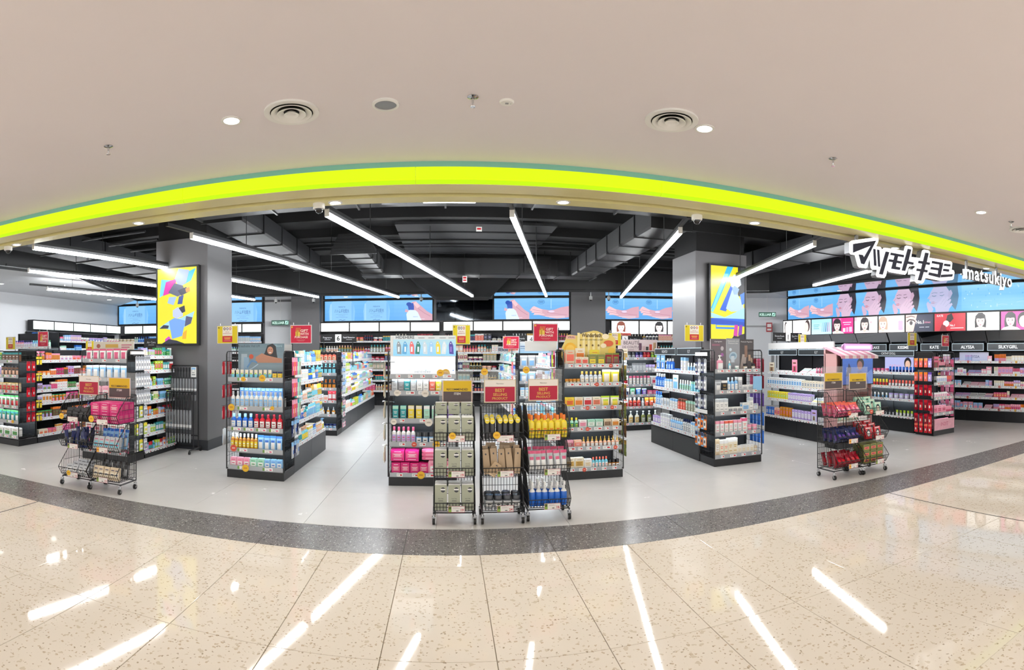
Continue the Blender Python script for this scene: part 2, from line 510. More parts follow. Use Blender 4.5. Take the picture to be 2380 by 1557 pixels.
MB().box(-12, 12, 4.955, 5.14, 2.975, 3.05).build('trim_2', 'soffit', label='inner satin metal soffit plate beside the shutter slot', kind='structure')
MB().box(-12, 12, 5.10, 5.14, 3.05, 3.95).build('wall_bulkhead', 'black_ceiling', label='black bulkhead above the shop opening', kind='structure')
MB().box(-12, 12, FY + 0.29, 5.10, 3.06, 3.95).build('wall_fascia_back', 'black_ceiling', label='dark backing behind the shopfront fascia', kind='structure')

# ------------------------------------------------------------------ shop shell
P0, P1, P2 = (-10.9, 15.9), (-2.0, 17.1), (7.17, 15.04)
R0, R1 = (9.7, 13.4), (11.3, 4.9)
L0, L1 = (-10.8, 5.0), (-10.9, 15.9)
def seg_frame(A, B):
    return (A[0], A[1], 0), math.atan2(B[1] - A[1], B[0] - A[0]), math.dist(A, B)
def wall_seg(name, A, B, mat, label, z0=0.0, z1=3.95, t=0.2):
    o, r, L = seg_frame(A, B)
    return MB().box(-0.05, L + 0.05, 0, t, z0, z1).build(name, mat, None, o, r, label=label, kind='structure')
wall_seg('wall_back', P0, P1, 'wall_grey', 'grey rear wall behind the blue screens')
wall_seg('wall_back', P1, P2, 'wall_grey', 'angled grey rear wall with blue hand screens')
wall_seg('wall_exit', P2, R0, 'wall_white', 'white wall by the green exit sign')
wall_seg('wall_right', R0, R1, 'wall_dark', 'dark side wall behind the makeup shelving')
wall_seg('wall_left', L0, L1, 'wall_white', 'white side wall above the row of light boxes')
MB().box(-12, 12, 5.0, 18.5, 3.95, 4.05).build('ceiling', 'black_ceiling', label='open black painted shop ceiling', kind='structure')

# polished perimeter soffit (mirrors the screens) : rear, right, left
SZ = 3.235
def soffit_poly(name, pts, label, mat='mirror'):
    mb = MB(); mb.prism([(p[0], p[1]) for p in pts], (0, 0, SZ), (1, 0, 0), (0, 1, 0), (0, 0, -1), 0.012)
    return mb.build(name, mat, label=label, kind='structure')
soffit_poly('ceiling', [(-10.9, 15.9), (-2, 17.1), (7.17, 15.04), (6.85, 13.3), (-2.0, 15.25), (-9.1, 14.3), ], 'polished soffit panel reflecting the rear screens')
soffit_poly('ceiling', [(9.7, 13.4), (11.3, 4.9), (9.2, 5.15), (8.15, 12.2)], 'polished soffit panel reflecting the makeup wall screen')
soffit_poly('ceiling', [(7.17, 15.04), (9.7, 13.4), (8.15, 12.2), (6.85, 13.3)], 'pale soffit panel above the exit corridor', 'wall_white')
soffit_poly('ceiling', [(-10.9, 15.9), (-9.1, 14.3), (-7.4, 9.2), (-7.9, 5.15), (-10.8, 5.15)], 'pale soffit panel with downlights above the checkout side', 'wall_white')
# dark vertical edge of the perimeter soffit
edge = [(-7.9, 5.15), (-7.4, 9.2), (-9.1, 14.3), (-2.0, 15.25), (6.85, 13.3), (8.15, 12.2), (9.2, 5.15)]
for i, (a, b) in enumerate(zip(edge, edge[1:])):
    o, r, L = seg_frame(a, b)
    MB().box(-0.02, L + 0.02, 0.0, 0.04, SZ - 0.05, 3.95).build('trim_%d' % (3 + i), 'dark', None, o, r, label='black upstand edging the shop ceiling recess', kind='structure')

# ------------------------------------------------------------------ columns with portrait screens
def column(x0, x1, y0, y1, label):
    c = MB().box(x0, x1, y0, y1, 0, 3.43).build('column', 'column', label=label, kind='structure')
    MB().box(x0 + .03, x1 - .03, y0 + .03, y1 - .03, 3.43, 3.95).build('column_head', 'black_ceiling', c)
    MB().box(x0 - 0.012, x1 + 0.012, y0 - 0.012, y1 + 0.012, 0, 0.16).build('column_skirting', 'base_grey', c)
    return c
column(-4.67, -3.72, 7.92, 8.93, 'square grey column with the screen beside the black umbrella rack')
column(4.37, 5.45, 8.95, 10.0, 'square grey column with the screen behind the white skincare display')
# slimmer grey piers on the rear wall
def pier(A, B, s0, s1, t, label):
    o, r, L = seg_frame(A, B)
    MB().box(s0, s1, -t, 0, 0, 3.3).build('column', 'column', None, o, r, label=label, kind='structure')
pier(P0, P1, 6.12, 7.0, 0.5, 'grey pier between the exit sign and the blue bottle screen')
pier(P1, P2, 5.78, 6.78, 0.45, 'grey pier between the two hand screens')
o_, r_, L_ = seg_frame(P0, P1)
MB().box(5.2, 6.12, -0.06, 0, 0, 3.2).build('wall_panel', 'wall_white', None, o_, r_, label='pale wall panel behind the exit sign', kind='structure')

# ------------------------------------------------------------------ ceiling services
def duct(label, x0, x1, y0, y1, z0, z1, along, n):
    d = thing('air_duct', label, 'duct', ((x0 + x1) / 2, (y0 + y1) / 2, z0), group=None)
    cx, cy = (x0 + x1) / 2, (y0 + y1) / 2
    L = (x1 - x0) if along == 'x' else (y1 - y0)
    for k in range(n):
        a, b = -L / 2 + L * k / n + 0.008, -L / 2 + L * (k + 1) / n - 0.008
        m_ = MB(); w = ((y1 - y0) if along == 'x' else (x1 - x0)) / 2; h = z1 - z0; c = 0.03
        prof = [(-w + c, 0), (w - c, 0), (w, c), (w, h), (-w, h), (-w, c)]
        if along == 'x': m_.prism(prof, (b, 0, 0), (0, 1, 0), (0, 0, 1), (1, 0, 0), b - a)
        else: m_.prism(prof, (0, a, 0), (1, 0, 0), (0, 0, 1), (0, -1, 0), b - a)
        m_.build('duct_section', 'duct', d)
    for k in range(n + 1):
        a = -L / 2 + L * k / n
        m_ = MB(); g = 0.018
        if along == 'x': m_.box(a - .012, a + .012, -(y1 - y0) / 2 - g, (y1 - y0) / 2 + g, -g, z1 - z0)
        else: m_.box(-(x1 - x0) / 2 - g, (x1 - x0) / 2 + g, a - .012, a + .012, -g, z1 - z0)
        m_.build('flange', 'dark', d)
    for sx in (-0.4, 0.4):
        px, py = (sx * L, 0) if along == 'x' else (0, sx * L)
        MB().rod((px, py, z1 - z0), (px, py, 3.95 - z0), 0.008).build('hanger_rod', 'dark', d)
    return d
duct('wide black duct crossing just behind the shop opening', -3.35, 3.3, 6.35, 6.95, 3.42, 3.72, 'x', 6)
duct('banded black duct running back from the right column', 2.75, 3.35, 7.0, 12.0, 3.30, 3.62, 'y', 7)
duct('long black duct crossing in front of the rear screens', -1.9, 3.35, 12.05, 12.6, 3.30, 3.66, 'x', 6)
duct('short black duct with flared outlet beside the long lamp', -1.9, -1.4, 9.5, 12.0, 3.34, 3.62, 'y', 4)
duct('black duct running back beside the left column', -3.4, -2.8, 7.05, 11.8, 3.42, 3.72, 'y', 5)
duct('black duct above the snack aisle', -6.75, -6.05, 6.3, 12.5, 3.34, 3.66, 'y', 6)
duct('black duct above the makeup aisle', 6.0, 6.7, 5.6, 11.6, 3.36, 3.68, 'y', 6)
duct('black cross duct above the makeup aisle', 3.45, 5.95, 6.0, 6.5, 3.40, 3.66, 'x', 3)
# flared outlet
g = thing('air_grille', 'flared black outlet at the end of the short duct', 'grille', (-1.65, 9.46, 3.30))
m_ = MB(); m_.prism([(-.42, 0.0), (.42, 0.0), (.26, .36), (-.26, .36)], (0, -0.02, 0), (1, 0, 0), (0, 0, 1), (0, -1, 0), 0.03); m_.build('flare', 'duct', g)
for k in range(6): MB().box(-.34, .34, -.035, -.018, .05 + k * .05, .06 + k * .05).build('louvre', 'dark', g)
# box grilles
for lab, x, y, rz_ in (('black louvred air grille above the left column', -3.1, 6.25, 0), ('black louvred air grille on the long cross duct', 2.0, 12.0, 0)):
    g = thing('air_grille', lab, 'grille', (x, y, 3.36))
    MB().box(-.30, .30, 0, .04, 0, .36).build('grille_frame', 'duct', g)
    for k in range(9): MB().box(-.25, .25, -.016, 0, .03 + k * .034, .045 + k * .034).build('louvre', 'dark', g)
# grey deck panels
for k in range(5):
    y = 9.3 + k * 0.68
    MB().box(-0.9, 1.9, y, y + 0.54, 3.76, 3.80).build('ceiling_panel', 'deck', label='grey deck panel in the ceiling between the two middle lamps', cat='ceiling panel', group='grey deck panels in the open ceiling')
# beams and pipes
for k, y in enumerate((7.6, 8.9, 10.2, 11.5, 13.0)):
    MB().box(-9, 8.2, y, y + 0.16, 3.78, 3.95).build('ceiling_beam', 'black_ceiling', label='black ceiling beam crossing above the aisles', cat='beam', group='black ceiling beams')
for k, (y, z) in enumerate(((7.3, 3.745), (7.8, 3.745), (10.55, 3.745), (10.95, 3.745), (13.4, 3.745))):
    MB().rod((-8.5, y, z), (8, y, z), 0.022, 8).build('sprinkler_pipe', 'duct', label='thin black pipe crossing under the ceiling', cat='pipe', group='black ceiling pipes')
for k, (x, y) in enumerate(((-5.4, 7.6), (-5.1, 8.0), (-4.9, 8.4))):
    MB().rod((x - 0.6, y, 3.55 - .06 * k), (-4.69, y, 3.55 - .06 * k), 0.02, 8).build('conduit_pipe', 'deck', label='grey conduit above the left column', cat='pipe', group='grey conduits by the left column')
# black sloping bulkhead in front of the smoked mirror
m_ = MB(); m_.prism([(-1.6, .95), (1.75, .95), (1.2, .35), (.85, 0), (-.55, 0), (-1.05, .35)], (0.25, 13.9, 3.0), (1, 0, 0), (0, 0, 1), (0, -1, 0), 0.9)
m_.build('trim_10', 'black_ceiling', label='black sloping bulkhead above the smoked mirror', kind='structure')

# ------------------------------------------------------------------ linear lamps
def tube_lamp(a, b, lab, z=2.95):
    d = V((b[0] - a[0], b[1] - a[1], 0)); L = d.length
    o = thing('linear_lamp', lab, 'lamp', (a[0], a[1], z), math.atan2(d.y, d.x))
    MB().box(0, L, -0.025, 0.025, 0.04, 0.075).build('housing', 'grey_metal', o)
    MB().box(-0.45, L, -0.02, 0.02, 0.075, 0.115).build('track', 'dark', o)
    m_ = MB(); m_.box(0.004, L - 0.004, -0.023, 0.023, 0.0, 0.04, skip='u'); m_.build('diffuser', 'tube', o)
    MB().box(-0.004, 0.004, -0.026, 0.026, 0.0, 0.078).build('end_cap', 'white_metal', o)
    for t in (0.15, 0.5, 0.88): MB().rod((L * t, 0, 0.12), (L * t, 0, 1.0), 0.006).build('suspension_rod', 'dark', o)
K = 1778.0
for sx, sy, ey, lab in ((-.00452, .00502, .0076, 'long white linear lamp furthest over the checkout side'),
                        (-.00367, .00381, .0076, 'long white linear lamp over the far snack shelving'),
                        (-.00284, .00300, .0075, 'long white linear lamp passing behind the left column top'),
                        (-.00169, .00334, .0077, 'long white linear lamp ending above the left column front edge'),
                        (-.000686, .00306, .00757, 'long white linear lamp beside the dome camera left of centre'),
                        (.000372, .00313, .00745, 'long white linear lamp over the middle basket racks'),
                        (.00148, .00326, .00737, 'long white linear lamp beside the right column'),
                        (.00249, .00313, .0066, 'long white linear lamp past the right column'),
                        (.00362, .00350, .0050, 'short white linear lamp behind the hanging shop logo')):
    a = (sx * K, sy * K); b = ((sx + (ey - sy) * 0.229) * K, ey * K)
    tube_lamp(a, b, lab)

# ------------------------------------------------------------------ mall ceiling fittings
def disc_mb(r, z0, z1, seg=24):
    return MB().lathe([(0, z0), (r, z0), (r, z1), (0, z1)], seg)
def downlight(x, y, z, lab, grp, r=0.055, mat='lamp_disc', power=0.0):
    o = thing('downlight', lab, 'lamp', (x, y, z), group=grp)
    MB().lathe([(r + .018, 0.0), (r + .018, -.005), (r, -.007), (r, .0)], 24).build('trim_ring', 'white_metal', o)
    MB().lathe([(0, -.003), (r, -.003)], 24).build('lens', mat, o)
    if power:
        ld = bpy.data.lights.new('downlight_lamp', 'SPOT'); ld.energy = power; ld.color = (1, .93, .82); ld.spot_size = math.radians(140); ld.spot_blend = 1.0; ld.shadow_soft_size = r
        l = bpy.data.objects.new('downlight_lamp', ld); COL.objects.link(l); l.parent = o; l.location = (0, 0, -0.015)
for x in (-8.1, -4.8, -1.46, 1.78, 5.18, 8.5):
    for y in (3.5, 0.3, -2.7):
        lab = {(-1.46, 3.5): 'small round downlight beside the diffuser nearest the ceiling speaker', (1.78, 3.5): 'small round downlight touching distance from the lone right hand diffuser', (5.18, 3.5): 'small round downlight in the mall ceiling above the hanging logo'}.get((x, y), 'small round recessed downlight glowing in the mall ceiling')
        downlight(x, y, CEIL, lab, 'mall ceiling downlights', power=DOWN_POWER * 6)
for x, y, w_ in ((-1.05, 5.04, 'beside the middle dome camera'), (1.08, 5.02, 'over the blue spray rack'), (-3.19, 5.03, 'in front of the left column'), (-5.06, 5.03, 'beside the dome camera over the snack side'), (3.17, 5.03, 'past the dome camera near the right column'), (5.38, 5.03, 'behind the katakana logo'), (7.6, 5.03, 'behind the white hanging lettering')):
    downlight(x, y, 2.975, 'small soffit downlight ' + w_, 'soffit downlights', 0.05, 'store_disc', DOWN_POWER * 2)

def diffuser(x, y, lab):
    o = thing('air_diffuser', lab, 'air vent', (x, y, CEIL))
    def ring(r0, r1, z0, z1, nm):
        MB().lathe([(r1, 0.0), (r1, z0), (r0, z1), (r0 - .006, z1 + .004), (r1 - .01, 0.0)], 40).build(nm, 'white_metal', o)
    ring(.150, .185, -.012, -.014, 'outer_flange')
    MB().lathe([(.148, .0), (.148, -.001), (0, -.001)], 40).build('dark_throat', 'slot', o)
    for r, z in ((.138, -.006), (.098, -.010), (.050, -.012)):
        MB().lathe([(r, z - .012), (r - .004, z - .014), (max(r - .045, 0), z + .004), (max(r - .045, 0), z + .007), (r, z - .008)], 40).build('cone', 'white_metal', o)
    MB().lathe([(0, -.02), (.03, -.018), (.034, -.008), (0, -.006)], 24).build('centre_disc', 'white_metal', o)
diffuser(-1.03, 3.51, 'round multi cone air diffuser near the ceiling speaker')
diffuser(1.51, 3.47, 'round multi cone air diffuser beside the right hand downlight')
diffuser(6.19, 3.52, 'round multi cone air diffuser above the hanging lettering')
o = thing('ceiling_speaker', 'round cream ceiling speaker with grey mesh', 'speaker', (-0.40, 3.52, CEIL))
MB().lathe([(.088, 0), (.088, -.010), (.072, -.014), (.072, -.004)], 32).build('bezel', 'white_metal', o)
MB().lathe([(0, -.010), (.045, -.009), (.072, -.006)], 32).build('mesh_grille', 'grey_metal', o)
o = thing('smoke_detector', 'flat round white detector plate with small print', 'detector', (0.38, 3.49, CEIL))
MB().lathe([(0, -.012), (.04, -.012), (.048, -.004), (.048, 0)], 28).build('plate', 'white_metal', o)
q = MB(); q.use('grey'); q.box(-.01, .012, -.01, .01, -.0135, -.012); q.box(.022, .03, .0, .004, -.0135, -.012); q.build('print', 'paint', o)
for x, y, w_ in ((0.16, 3.44, 'beside the flat detector plate'), (-2.48, 3.47, 'beyond the downlight by the speaker side diffuser'), (2.94, 3.45, 'between the lone diffuser and the hanging logo'), (5.75, 3.44, 'between a downlight and the diffuser over the lettering')):
    o = thing('sprinkler', 'chrome sprinkler head ' + w_, 'sprinkler', (x, y, CEIL), group='mall ceiling sprinklers')
    MB().lathe([(.036, 0), (.036, -.004), (.02, -.010), (.012, -.012)], 20).build('rosette', 'chrome', o)
    MB().lathe([(.008, -.010), (.007, -.04), (.004, -.05), (.003, -.062)], 12).build('body', 'chrome', o)
    MB().lathe([(0, -.062), (.017, -.063), (.016, -.066), (0, -.066)], 14).build('deflector', 'chrome', o)
def dome_camera(x, y, z, lab, s=1.0, grp=None):
    o = thing('dome_camera', lab, 'camera', (x, y, z), group=grp)
    MB().lathe([(.056 * s, 0), (.056 * s, -.045 * s), (.05 * s, -.052 * s), (.038 * s, -.052 * s)], 24).build('housing', 'white_metal', o)
    q = MB(); prof = [(.038 * s * math.cos(a), -.052 * s - .042 * s * math.sin(a)) for a in [PI / 2 * k / 6 for k in range(7)]]
    prof[-1] = (0, prof[-1][1]); q.lathe(prof, 20); q.build('dome', plain_dome, o)
plain_dome = plain('smoked_dome', '1a1b1d', 0.05)
dome_camera(-1.21, 5.05, 2.975, 'white dome camera under the soffit beside the long lamp')
dome_camera(2.48, 5.05, 2.975, 'white dome camera under the soffit near the right column')
dome_camera(-5.24, 5.05, 2.975, 'white dome camera under the soffit beyond the left lamp ends')
# hanging loudspeaker box and flat panel light near the opening
o = thing('loudspeaker', 'dark rectangular loudspeaker hung behind the soffit', 'speaker', (-0.61, 6.2, 3.28))
MB().box(-.15, .15, -.1, .1, 0, .14).build('case', 'duct', o); MB().box(-.13, .13, -.108, -.1, .015, .125).build('grille', 'dark', o)
o = thing('panel_lamp', 'flat white panel lamp just inside the shop opening', 'lamp', (0.02, 5.95, 3.20))
MB().box(-.29, .29, -.03, .03, 0, .03).build('panel', 'white_metal', o); MB().box(-.28, .28, -.026, .026, -.002, 0).build('lens', 'store_disc', o)
for x in (-0.25, .25): MB().rod((x, 0, .03), (x, 0, .7), .004).build('suspension_rod', 'dark', o)
for lab, x, y, z in (('small red and white hanging tag under the deck panels', 0.55, 9.5, 3.68), ('small red and white hanging tag below the long cross duct', 0.38, 12.0, 3.12)):
    o = thing('hanging_tag', lab, 'tag', (x, y, z))
    q = MB(); q.use('white'); q.box(-.05, .05, 0, .006, 0, .14); q.use('red'); q.box(-.035, .035, -.002, 0, .03, .06); q.box(-.035, .035, -.002, 0, .08, .12); q.build('card', 'paint', o)
    MB().rod((0, .003, .14), (0, .003, 3.76 - z), .003).build('cord', 'dark', o)
# pale soffit fittings, checkout side and rear
for i, (x, y) in enumerate(((-9.6, 9.0), (-9.3, 10.6), (-9.4, 12.2), (-9.9, 13.9))):
    downlight(x, y, SZ, 'small round downlight in the pale soffit over the checkout side', 'checkout soffit downlights', 0.07, 'store_disc')
for lab, x, y in (('white bullet camera on the pale soffit over the checkout side', -8.6, 10.2), ('white bullet camera on the soffit beside the far left screen', -9.5, 14.9), ('white bullet camera on the soffit left of the bottle screen', -3.9, 15.6), ('white bullet camera on the soffit right of the bottle screen', -.75, 15.6), ('white bullet camera left on the grey pier', 4.0, 14.9), ('white bullet camera right on the grey pier', 4.5, 14.8), ('white bullet camera on the soffit near the exit sign', 7.6, 13.8), ('white bullet camera over the pale wall panel', -5.0, 15.4)):
    o = thing('bullet_camera', lab, 'camera', (x, y, SZ))
    MB().rod((0, 0, 0), (0, 0, -.06), .014, 8).build('stem', 'white_metal', o)
    MB().lathe([(0, -.06), (.045, -.065), (.05, -.09), (.05, -.15), (.04, -.165), (0, -.165)], 14).build('case', 'white_metal', o)
    MB().lathe([(.03, -.166), (.03, -.18), (0, -.195)], 12).build('lens', plain_dome, o)
for x, y in ((-3.0, 15.9), (-.9, 15.9), (7.9, 13.3), (9.6, 11.0), (9.9, 8.5)):
    downlight(x, y, SZ, 'small round downlight in the polished soffit', 'polished soffit downlights', 0.06, 'store_disc')
# ------------------------------------------------------------------ product prototypes (unit size: 1 wide, 1 deep, 1 high, front towards -y, base at z = 0)
def P_box(mb, part):
    if part == 'cap': return
    e = 0.03
    mb.box(-.5, .5, -.5, .5, 0, 1)
    mb.zone = 1; mb.poly([(-.40, -.502, .30), (.40, -.502, .30), (.40, -.502, .72), (-.40, -.502, .72)])
    mb.zone = 2
    for z, w in ((.62, .30), (.52, .22), (.40, .26), (.84, .25), (.16, .3)):
        mb.poly([(-w, -.504, z - .018), (w, -.504, z - .018), (w, -.504, z + .018), (-w, -.504, z + .018)])
    mb.zone = 1; mb.poly([(.502, -.35, .25), (.502, .35, .25), (.502, .35, .8), (.502, -.35, .8)]); mb.poly([(-.502, .35, .25), (-.502, -.35, .25), (-.502, -.35, .8), (-.502, .35, .8)])
    mb.zone = 0
def P_carton(mb, part):          # box with coloured top band
    if part == 'cap': return
    mb.box(-.5, .5, -.5, .5, 0, 1)
    for s in (1,):
        mb.zone = 1; mb.poly([(-.5, -.502, .78), (.5, -.502, .78), (.5, -.502, 1), (-.5, -.502, 1)])
        mb.poly([(.502, -.5, .78), (.502, .5, .78), (.502, .5, 1), (.502, -.5, 1)]); mb.poly([(-.502, .5, .78), (-.502, -.5, .78), (-.502, -.5, 1), (-.502, .5, 1)])
        mb.zone = 2
        for z, w in ((.60, .3), (.50, .22), (.28, .32)):
            mb.poly([(-w, -.503, z - .02), (w, -.503, z - .02), (w, -.503, z + .02), (-w, -.503, z + .02)])
    mb.zone = 0
def label_front(mb, r, z0, z1, zone, half=0.9):
    n = 5; z_ = mb.zone; mb.zone = zone
    for k in range(n):
        a0, a1 = -PI / 2 - half + 2 * half * k / n, -PI / 2 - half + 2 * half * (k + 1) / n
        mb.poly([(r * math.cos(a0), r * math.sin(a0), z0), (r * math.cos(a1), r * math.sin(a1), z0), (r * math.cos(a1), r * math.sin(a1), z1), (r * math.cos(a0), r * math.sin(a0), z1)], True)
    mb.zone = z_
def P_bottle(mb, part):
    if part != 'cap':
        mb.lathe([(0, 0), (.45, 0), (.5, .03), (.5, .6), (.45, .68), (.22, .75), (.2, .8)], 12)
        label_front(mb, .51, .16, .54, 1); label_front(mb, .515, .36, .42, 2, .5); label_front(mb, .515, .24, .27, 2, .6)
    if part != 'body':
        mb.zone = 2; mb.lathe([(.26, .78), (.26, .97), (.22, 1), (0, 1)], 12); mb.zone = 0
def P_pump(mb, part):
    if part != 'cap':
        mb.lathe([(0, 0), (.46, 0), (.5, .03), (.5, .58), (.44, .64), (.2, .68), (.2, .7)], 12)
        label_front(mb, .51, .12, .5, 1); label_front(mb, .515, .33, .39, 2, .5); label_front(mb, .515, .2, .23, 2, .6)
    if part != 'body':
        mb.zone = 2; mb.lathe([(.24, .69), (.24, .77), (.09, .78), (.09, .9), (.2, .91), (.2, .98), (0, 1)], 10)
        mb.box(-.07, .07, -.55, 0, .92, .97); mb.zone = 0
def P_trigger(mb, part):
    if part != 'cap':
        mb.lathe([(0, 0), (.46, 0), (.5, .03), (.5, .5), (.46, .57), (.34, .64), (.18, .69), (.18, .72)], 12, zones=[0, 0, 0, 0, 2, 2, 2])
        label_front(mb, .51, .1, .42, 1)
    if part != 'body':
        mb.zone = 2; mb.lathe([(.2, .7), (.2, .78), (.14, .8), (.14, .86)], 10); mb.box(-.14, .14, -.55, .3, .85, 1.0); mb.box(-.05, .05, -.42, -.34, .7, .86); mb.zone = 0
def P_tube(mb, part):
    seg = 12
    if part != 'body':
        mb.zone = 2; mb.lathe([(0, 0), (.38, 0), (.38, .15), (0, .15)], seg); mb.zone = 0
    if part != 'cap':
        rings = []
        for z, rx, ry in ((.14, .44, .44), (.2, .48, .46), (.55, .49, .3), (.94, .5, .05), (1.0, .5, .04)):
            rings.append([mb.addv((rx * math.cos(2 * PI * k / seg), ry * math.sin(2 * PI * k / seg), z)) for k in range(seg)])
        for i, (a, b) in enumerate(zip(rings, rings[1:])):
            mb.zone = 1 if i == 1 else 0
            for k in range(seg): mb.face((a[k], a[(k + 1) % seg], b[(k + 1) % seg], b[k]), True)
        mb.zone = 0; mb.face(rings[-1]); mb.face(rings[0][::-1])
        mb.zone = 2
        mb.poly([(-.28, -.44, .56), (.28, -.44, .56), (.28, -.30, .66), (-.28, -.30, .66)]); mb.zone = 0
def P_jar(mb, part):
    if part != 'cap':
        mb.lathe([(0, 0), (.44, 0), (.48, .05), (.48, .6), (.44, .64)], 14); label_front(mb, .49, .12, .52, 1); label_front(mb, .495, .28, .36, 2, .45)
    if part != 'body':
        mb.zone = 2; mb.lathe([(.5, .62), (.5, .94), (.46, 1), (0, 1)], 14); mb.zone = 0
def P_can(mb, part):
    if part == 'cap': return
    mb.lathe([(0, 0), (.42, 0), (.48, .04), (.48, .94), (.42, 1), (0, .99)], 14, zones=[2, 2, 0, 2, 2]); label_front(mb, .49, .2, .7, 1); label_front(mb, .495, .4, .5, 2, .5)
def P_stick(mb, part):
    if part != 'cap': mb.lathe([(0, 0), (.5, 0), (.5, .5), (.42, .52)], 8)
    if part != 'body': mb.zone = 2; mb.lathe([(.48, .5), (.48, 1), (0, 1)], 8); mb.zone = 0
def P_dropper(mb, part):
    if part != 'cap':
        mb.lathe([(0, 0), (.46, 0), (.5, .04), (.5, .5), (.3, .58), (.22, .6)], 10); label_front(mb, .51, .1, .42, 1)
    if part != 'body': mb.zone = 2; mb.lathe([(.26, .58), (.26, .74), (.13, .76), (.11, .96), (0, 1)], 10); mb.zone = 0
def P_pouch(mb, part):
    if part == 'cap': return
    nx, nz = 5, 7
    def prof(u, v): return max(0.0, (1 - (2 * u - 1) ** 2)) ** .6 * max(0.0, math.sin(PI * min(1, .12 + v * .95))) ** .7
    for side in (-1, 1):
        g = [[mb.addv(((u / nx - .5) * (1 - .05 * math.sin(PI * v / nz)), side * .5 * prof(u / nx, v / nz) + side * .02, v / nz)) for u in range(nx + 1)] for v in range(nz + 1)]
        for v in range(nz):
            for u in range(nx):
                mb.zone = 2 if v == nz - 1 else (1 if 1 <= u <= 3 and 1 <= v <= 3 and side < 0 else 0)
                if side < 0 and v == 4 and 1 <= u <= 3: mb.zone = 2
                q = (g[v][u], g[v][u + 1], g[v + 1][u + 1], g[v + 1][u])
                mb.face(q if side < 0 else q[::-1], True)
    mb.zone = 0
def P_packet(mb, part):          # hanging card pack with blister
    if part == 'cap': return
    mb.box(-.5, .5, -.08, .08, 0, .94)
    mb.zone = 1; mb.box(-.5, .5, -.1, -.06, .72, .94); mb.zone = 2
    mb.box(-.36, .36, -.5, -.08, .12, .62); mb.zone = 0
    mb.box(-.12, .12, -.05, .05, .94, 1.0)
    mb.zone = 1; mb.poly([(-.26, -.505, .28), (.26, -.505, .28), (.26, -.505, .48), (-.26, -.505, .48)]); mb.zone = 0
def P_sachet(mb, part):          # flat hanging pouch
    if part == 'cap': return
    for side in (-1, 1):
        g = [[mb.addv(((u / 3 - .5), side * (.5 if 0 < u < 3 and 0 < v < 4 else .08), v / 4)) for u in range(4)] for v in range(5)]
        for v in range(4):
            for u in range(3):
                mb.zone = 1 if (v == 3) else (2 if (u == 1 and v == 1 and side < 0) else 0)
                q = (g[v][u], g[v][u + 1], g[v + 1][u + 1], g[v + 1][u]); mb.face(q if side < 0 else q[::-1], True)
    mb.zone = 0
def P_softpack(mb, part):        # plump wrapped pack
    if part == 'cap': return
    for (a, b, z0, z1) in ((.5, .5, .08, .92),):
        mb.prism([(-a + .08, z0 - .08), (a - .08, z0 - .08), (a, z0 + .02), (a, z1 - .02), (a - .08, z1 + .08), (-a + .08, z1 + .08), (-a, z1 - .02), (-a, z0 + .02)], (0, -b, 0), (1, 0, 0), (0, 0, 1), (0, -1, 0), 1.0)
    mb.zone = 1; mb.poly([(-.34, -.503, .22), (.34, -.503, .22), (.34, -.503, .6), (-.34, -.503, .6)])
    mb.zone = 2; mb.poly([(-.22, -.505, .36), (.22, -.505, .36), (.22, -.505, .46), (-.22, -.505, .46)]); mb.poly([(-.3, -.503, .72), (.3, -.503, .72), (.3, -.503, .78), (-.3, -.503, .78)]); mb.zone = 0
def P_palette(mb, part):         # sloping tester tray with round pans
    if part == 'cap': return
    def tp(x, t, h=0.0): return (x, -.5 + t - h * .3, .12 + t * .88 + h)
    i = [mb.addv(p) for p in ((-.5, -.5, 0), (.5, -.5, 0), (.5, .5, 0), (-.5, .5, 0), tp(-.5, 0), tp(.5, 0), tp(.5, 1), tp(-.5, 1))]
    for q in ((3, 2, 1, 0), (4, 5, 6, 7), (0, 1, 5, 4), (1, 2, 6, 5), (2, 3, 7, 6), (3, 0, 4, 7)): mb.face([i[a] for a in q])
    mb.zone = 1
    for k in range(5):
        cx = -.38 + k * .19
        for ct, zz in ((.3, 1), (.68, 2)):
            mb.zone = zz
            mb.poly([tp(cx + .075 * math.cos(2 * PI * a / 8), ct + .13 * math.sin(2 * PI * a / 8), .012) for a in range(8)])
    mb.zone = 0
def P_compact(mb, part):
    if part == 'cap': return
    mb.lathe([(0, 0), (.5, 0), (.5, .8), (.46, 1), (0, 1)], 14); mb.zone = 1; mb.lathe([(.38, 1.01), (0, 1.02)], 14); mb.zone = 0
def P_board(mb, part):           # small printed show card on the shelf, leaning
    if part == 'cap': return
    mb.box(-.5, .5, -.5, .5, 0, 1); mb.zone = 1; mb.poly([(-.4, -.52, .1), (.4, -.52, .1), (.4, -.52, .55), (-.4, -.52, .55)])
    mb.zone = 2; mb.poly([(-.3, -.53, .7), (.3, -.53, .7), (.3, -.53, .8), (-.3, -.53, .8)]); mb.poly([(-.18, -.53, .18), (.18, -.53, .18), (.12, -.53, .5), (-.12, -.53, .5)]); mb.zone = 0
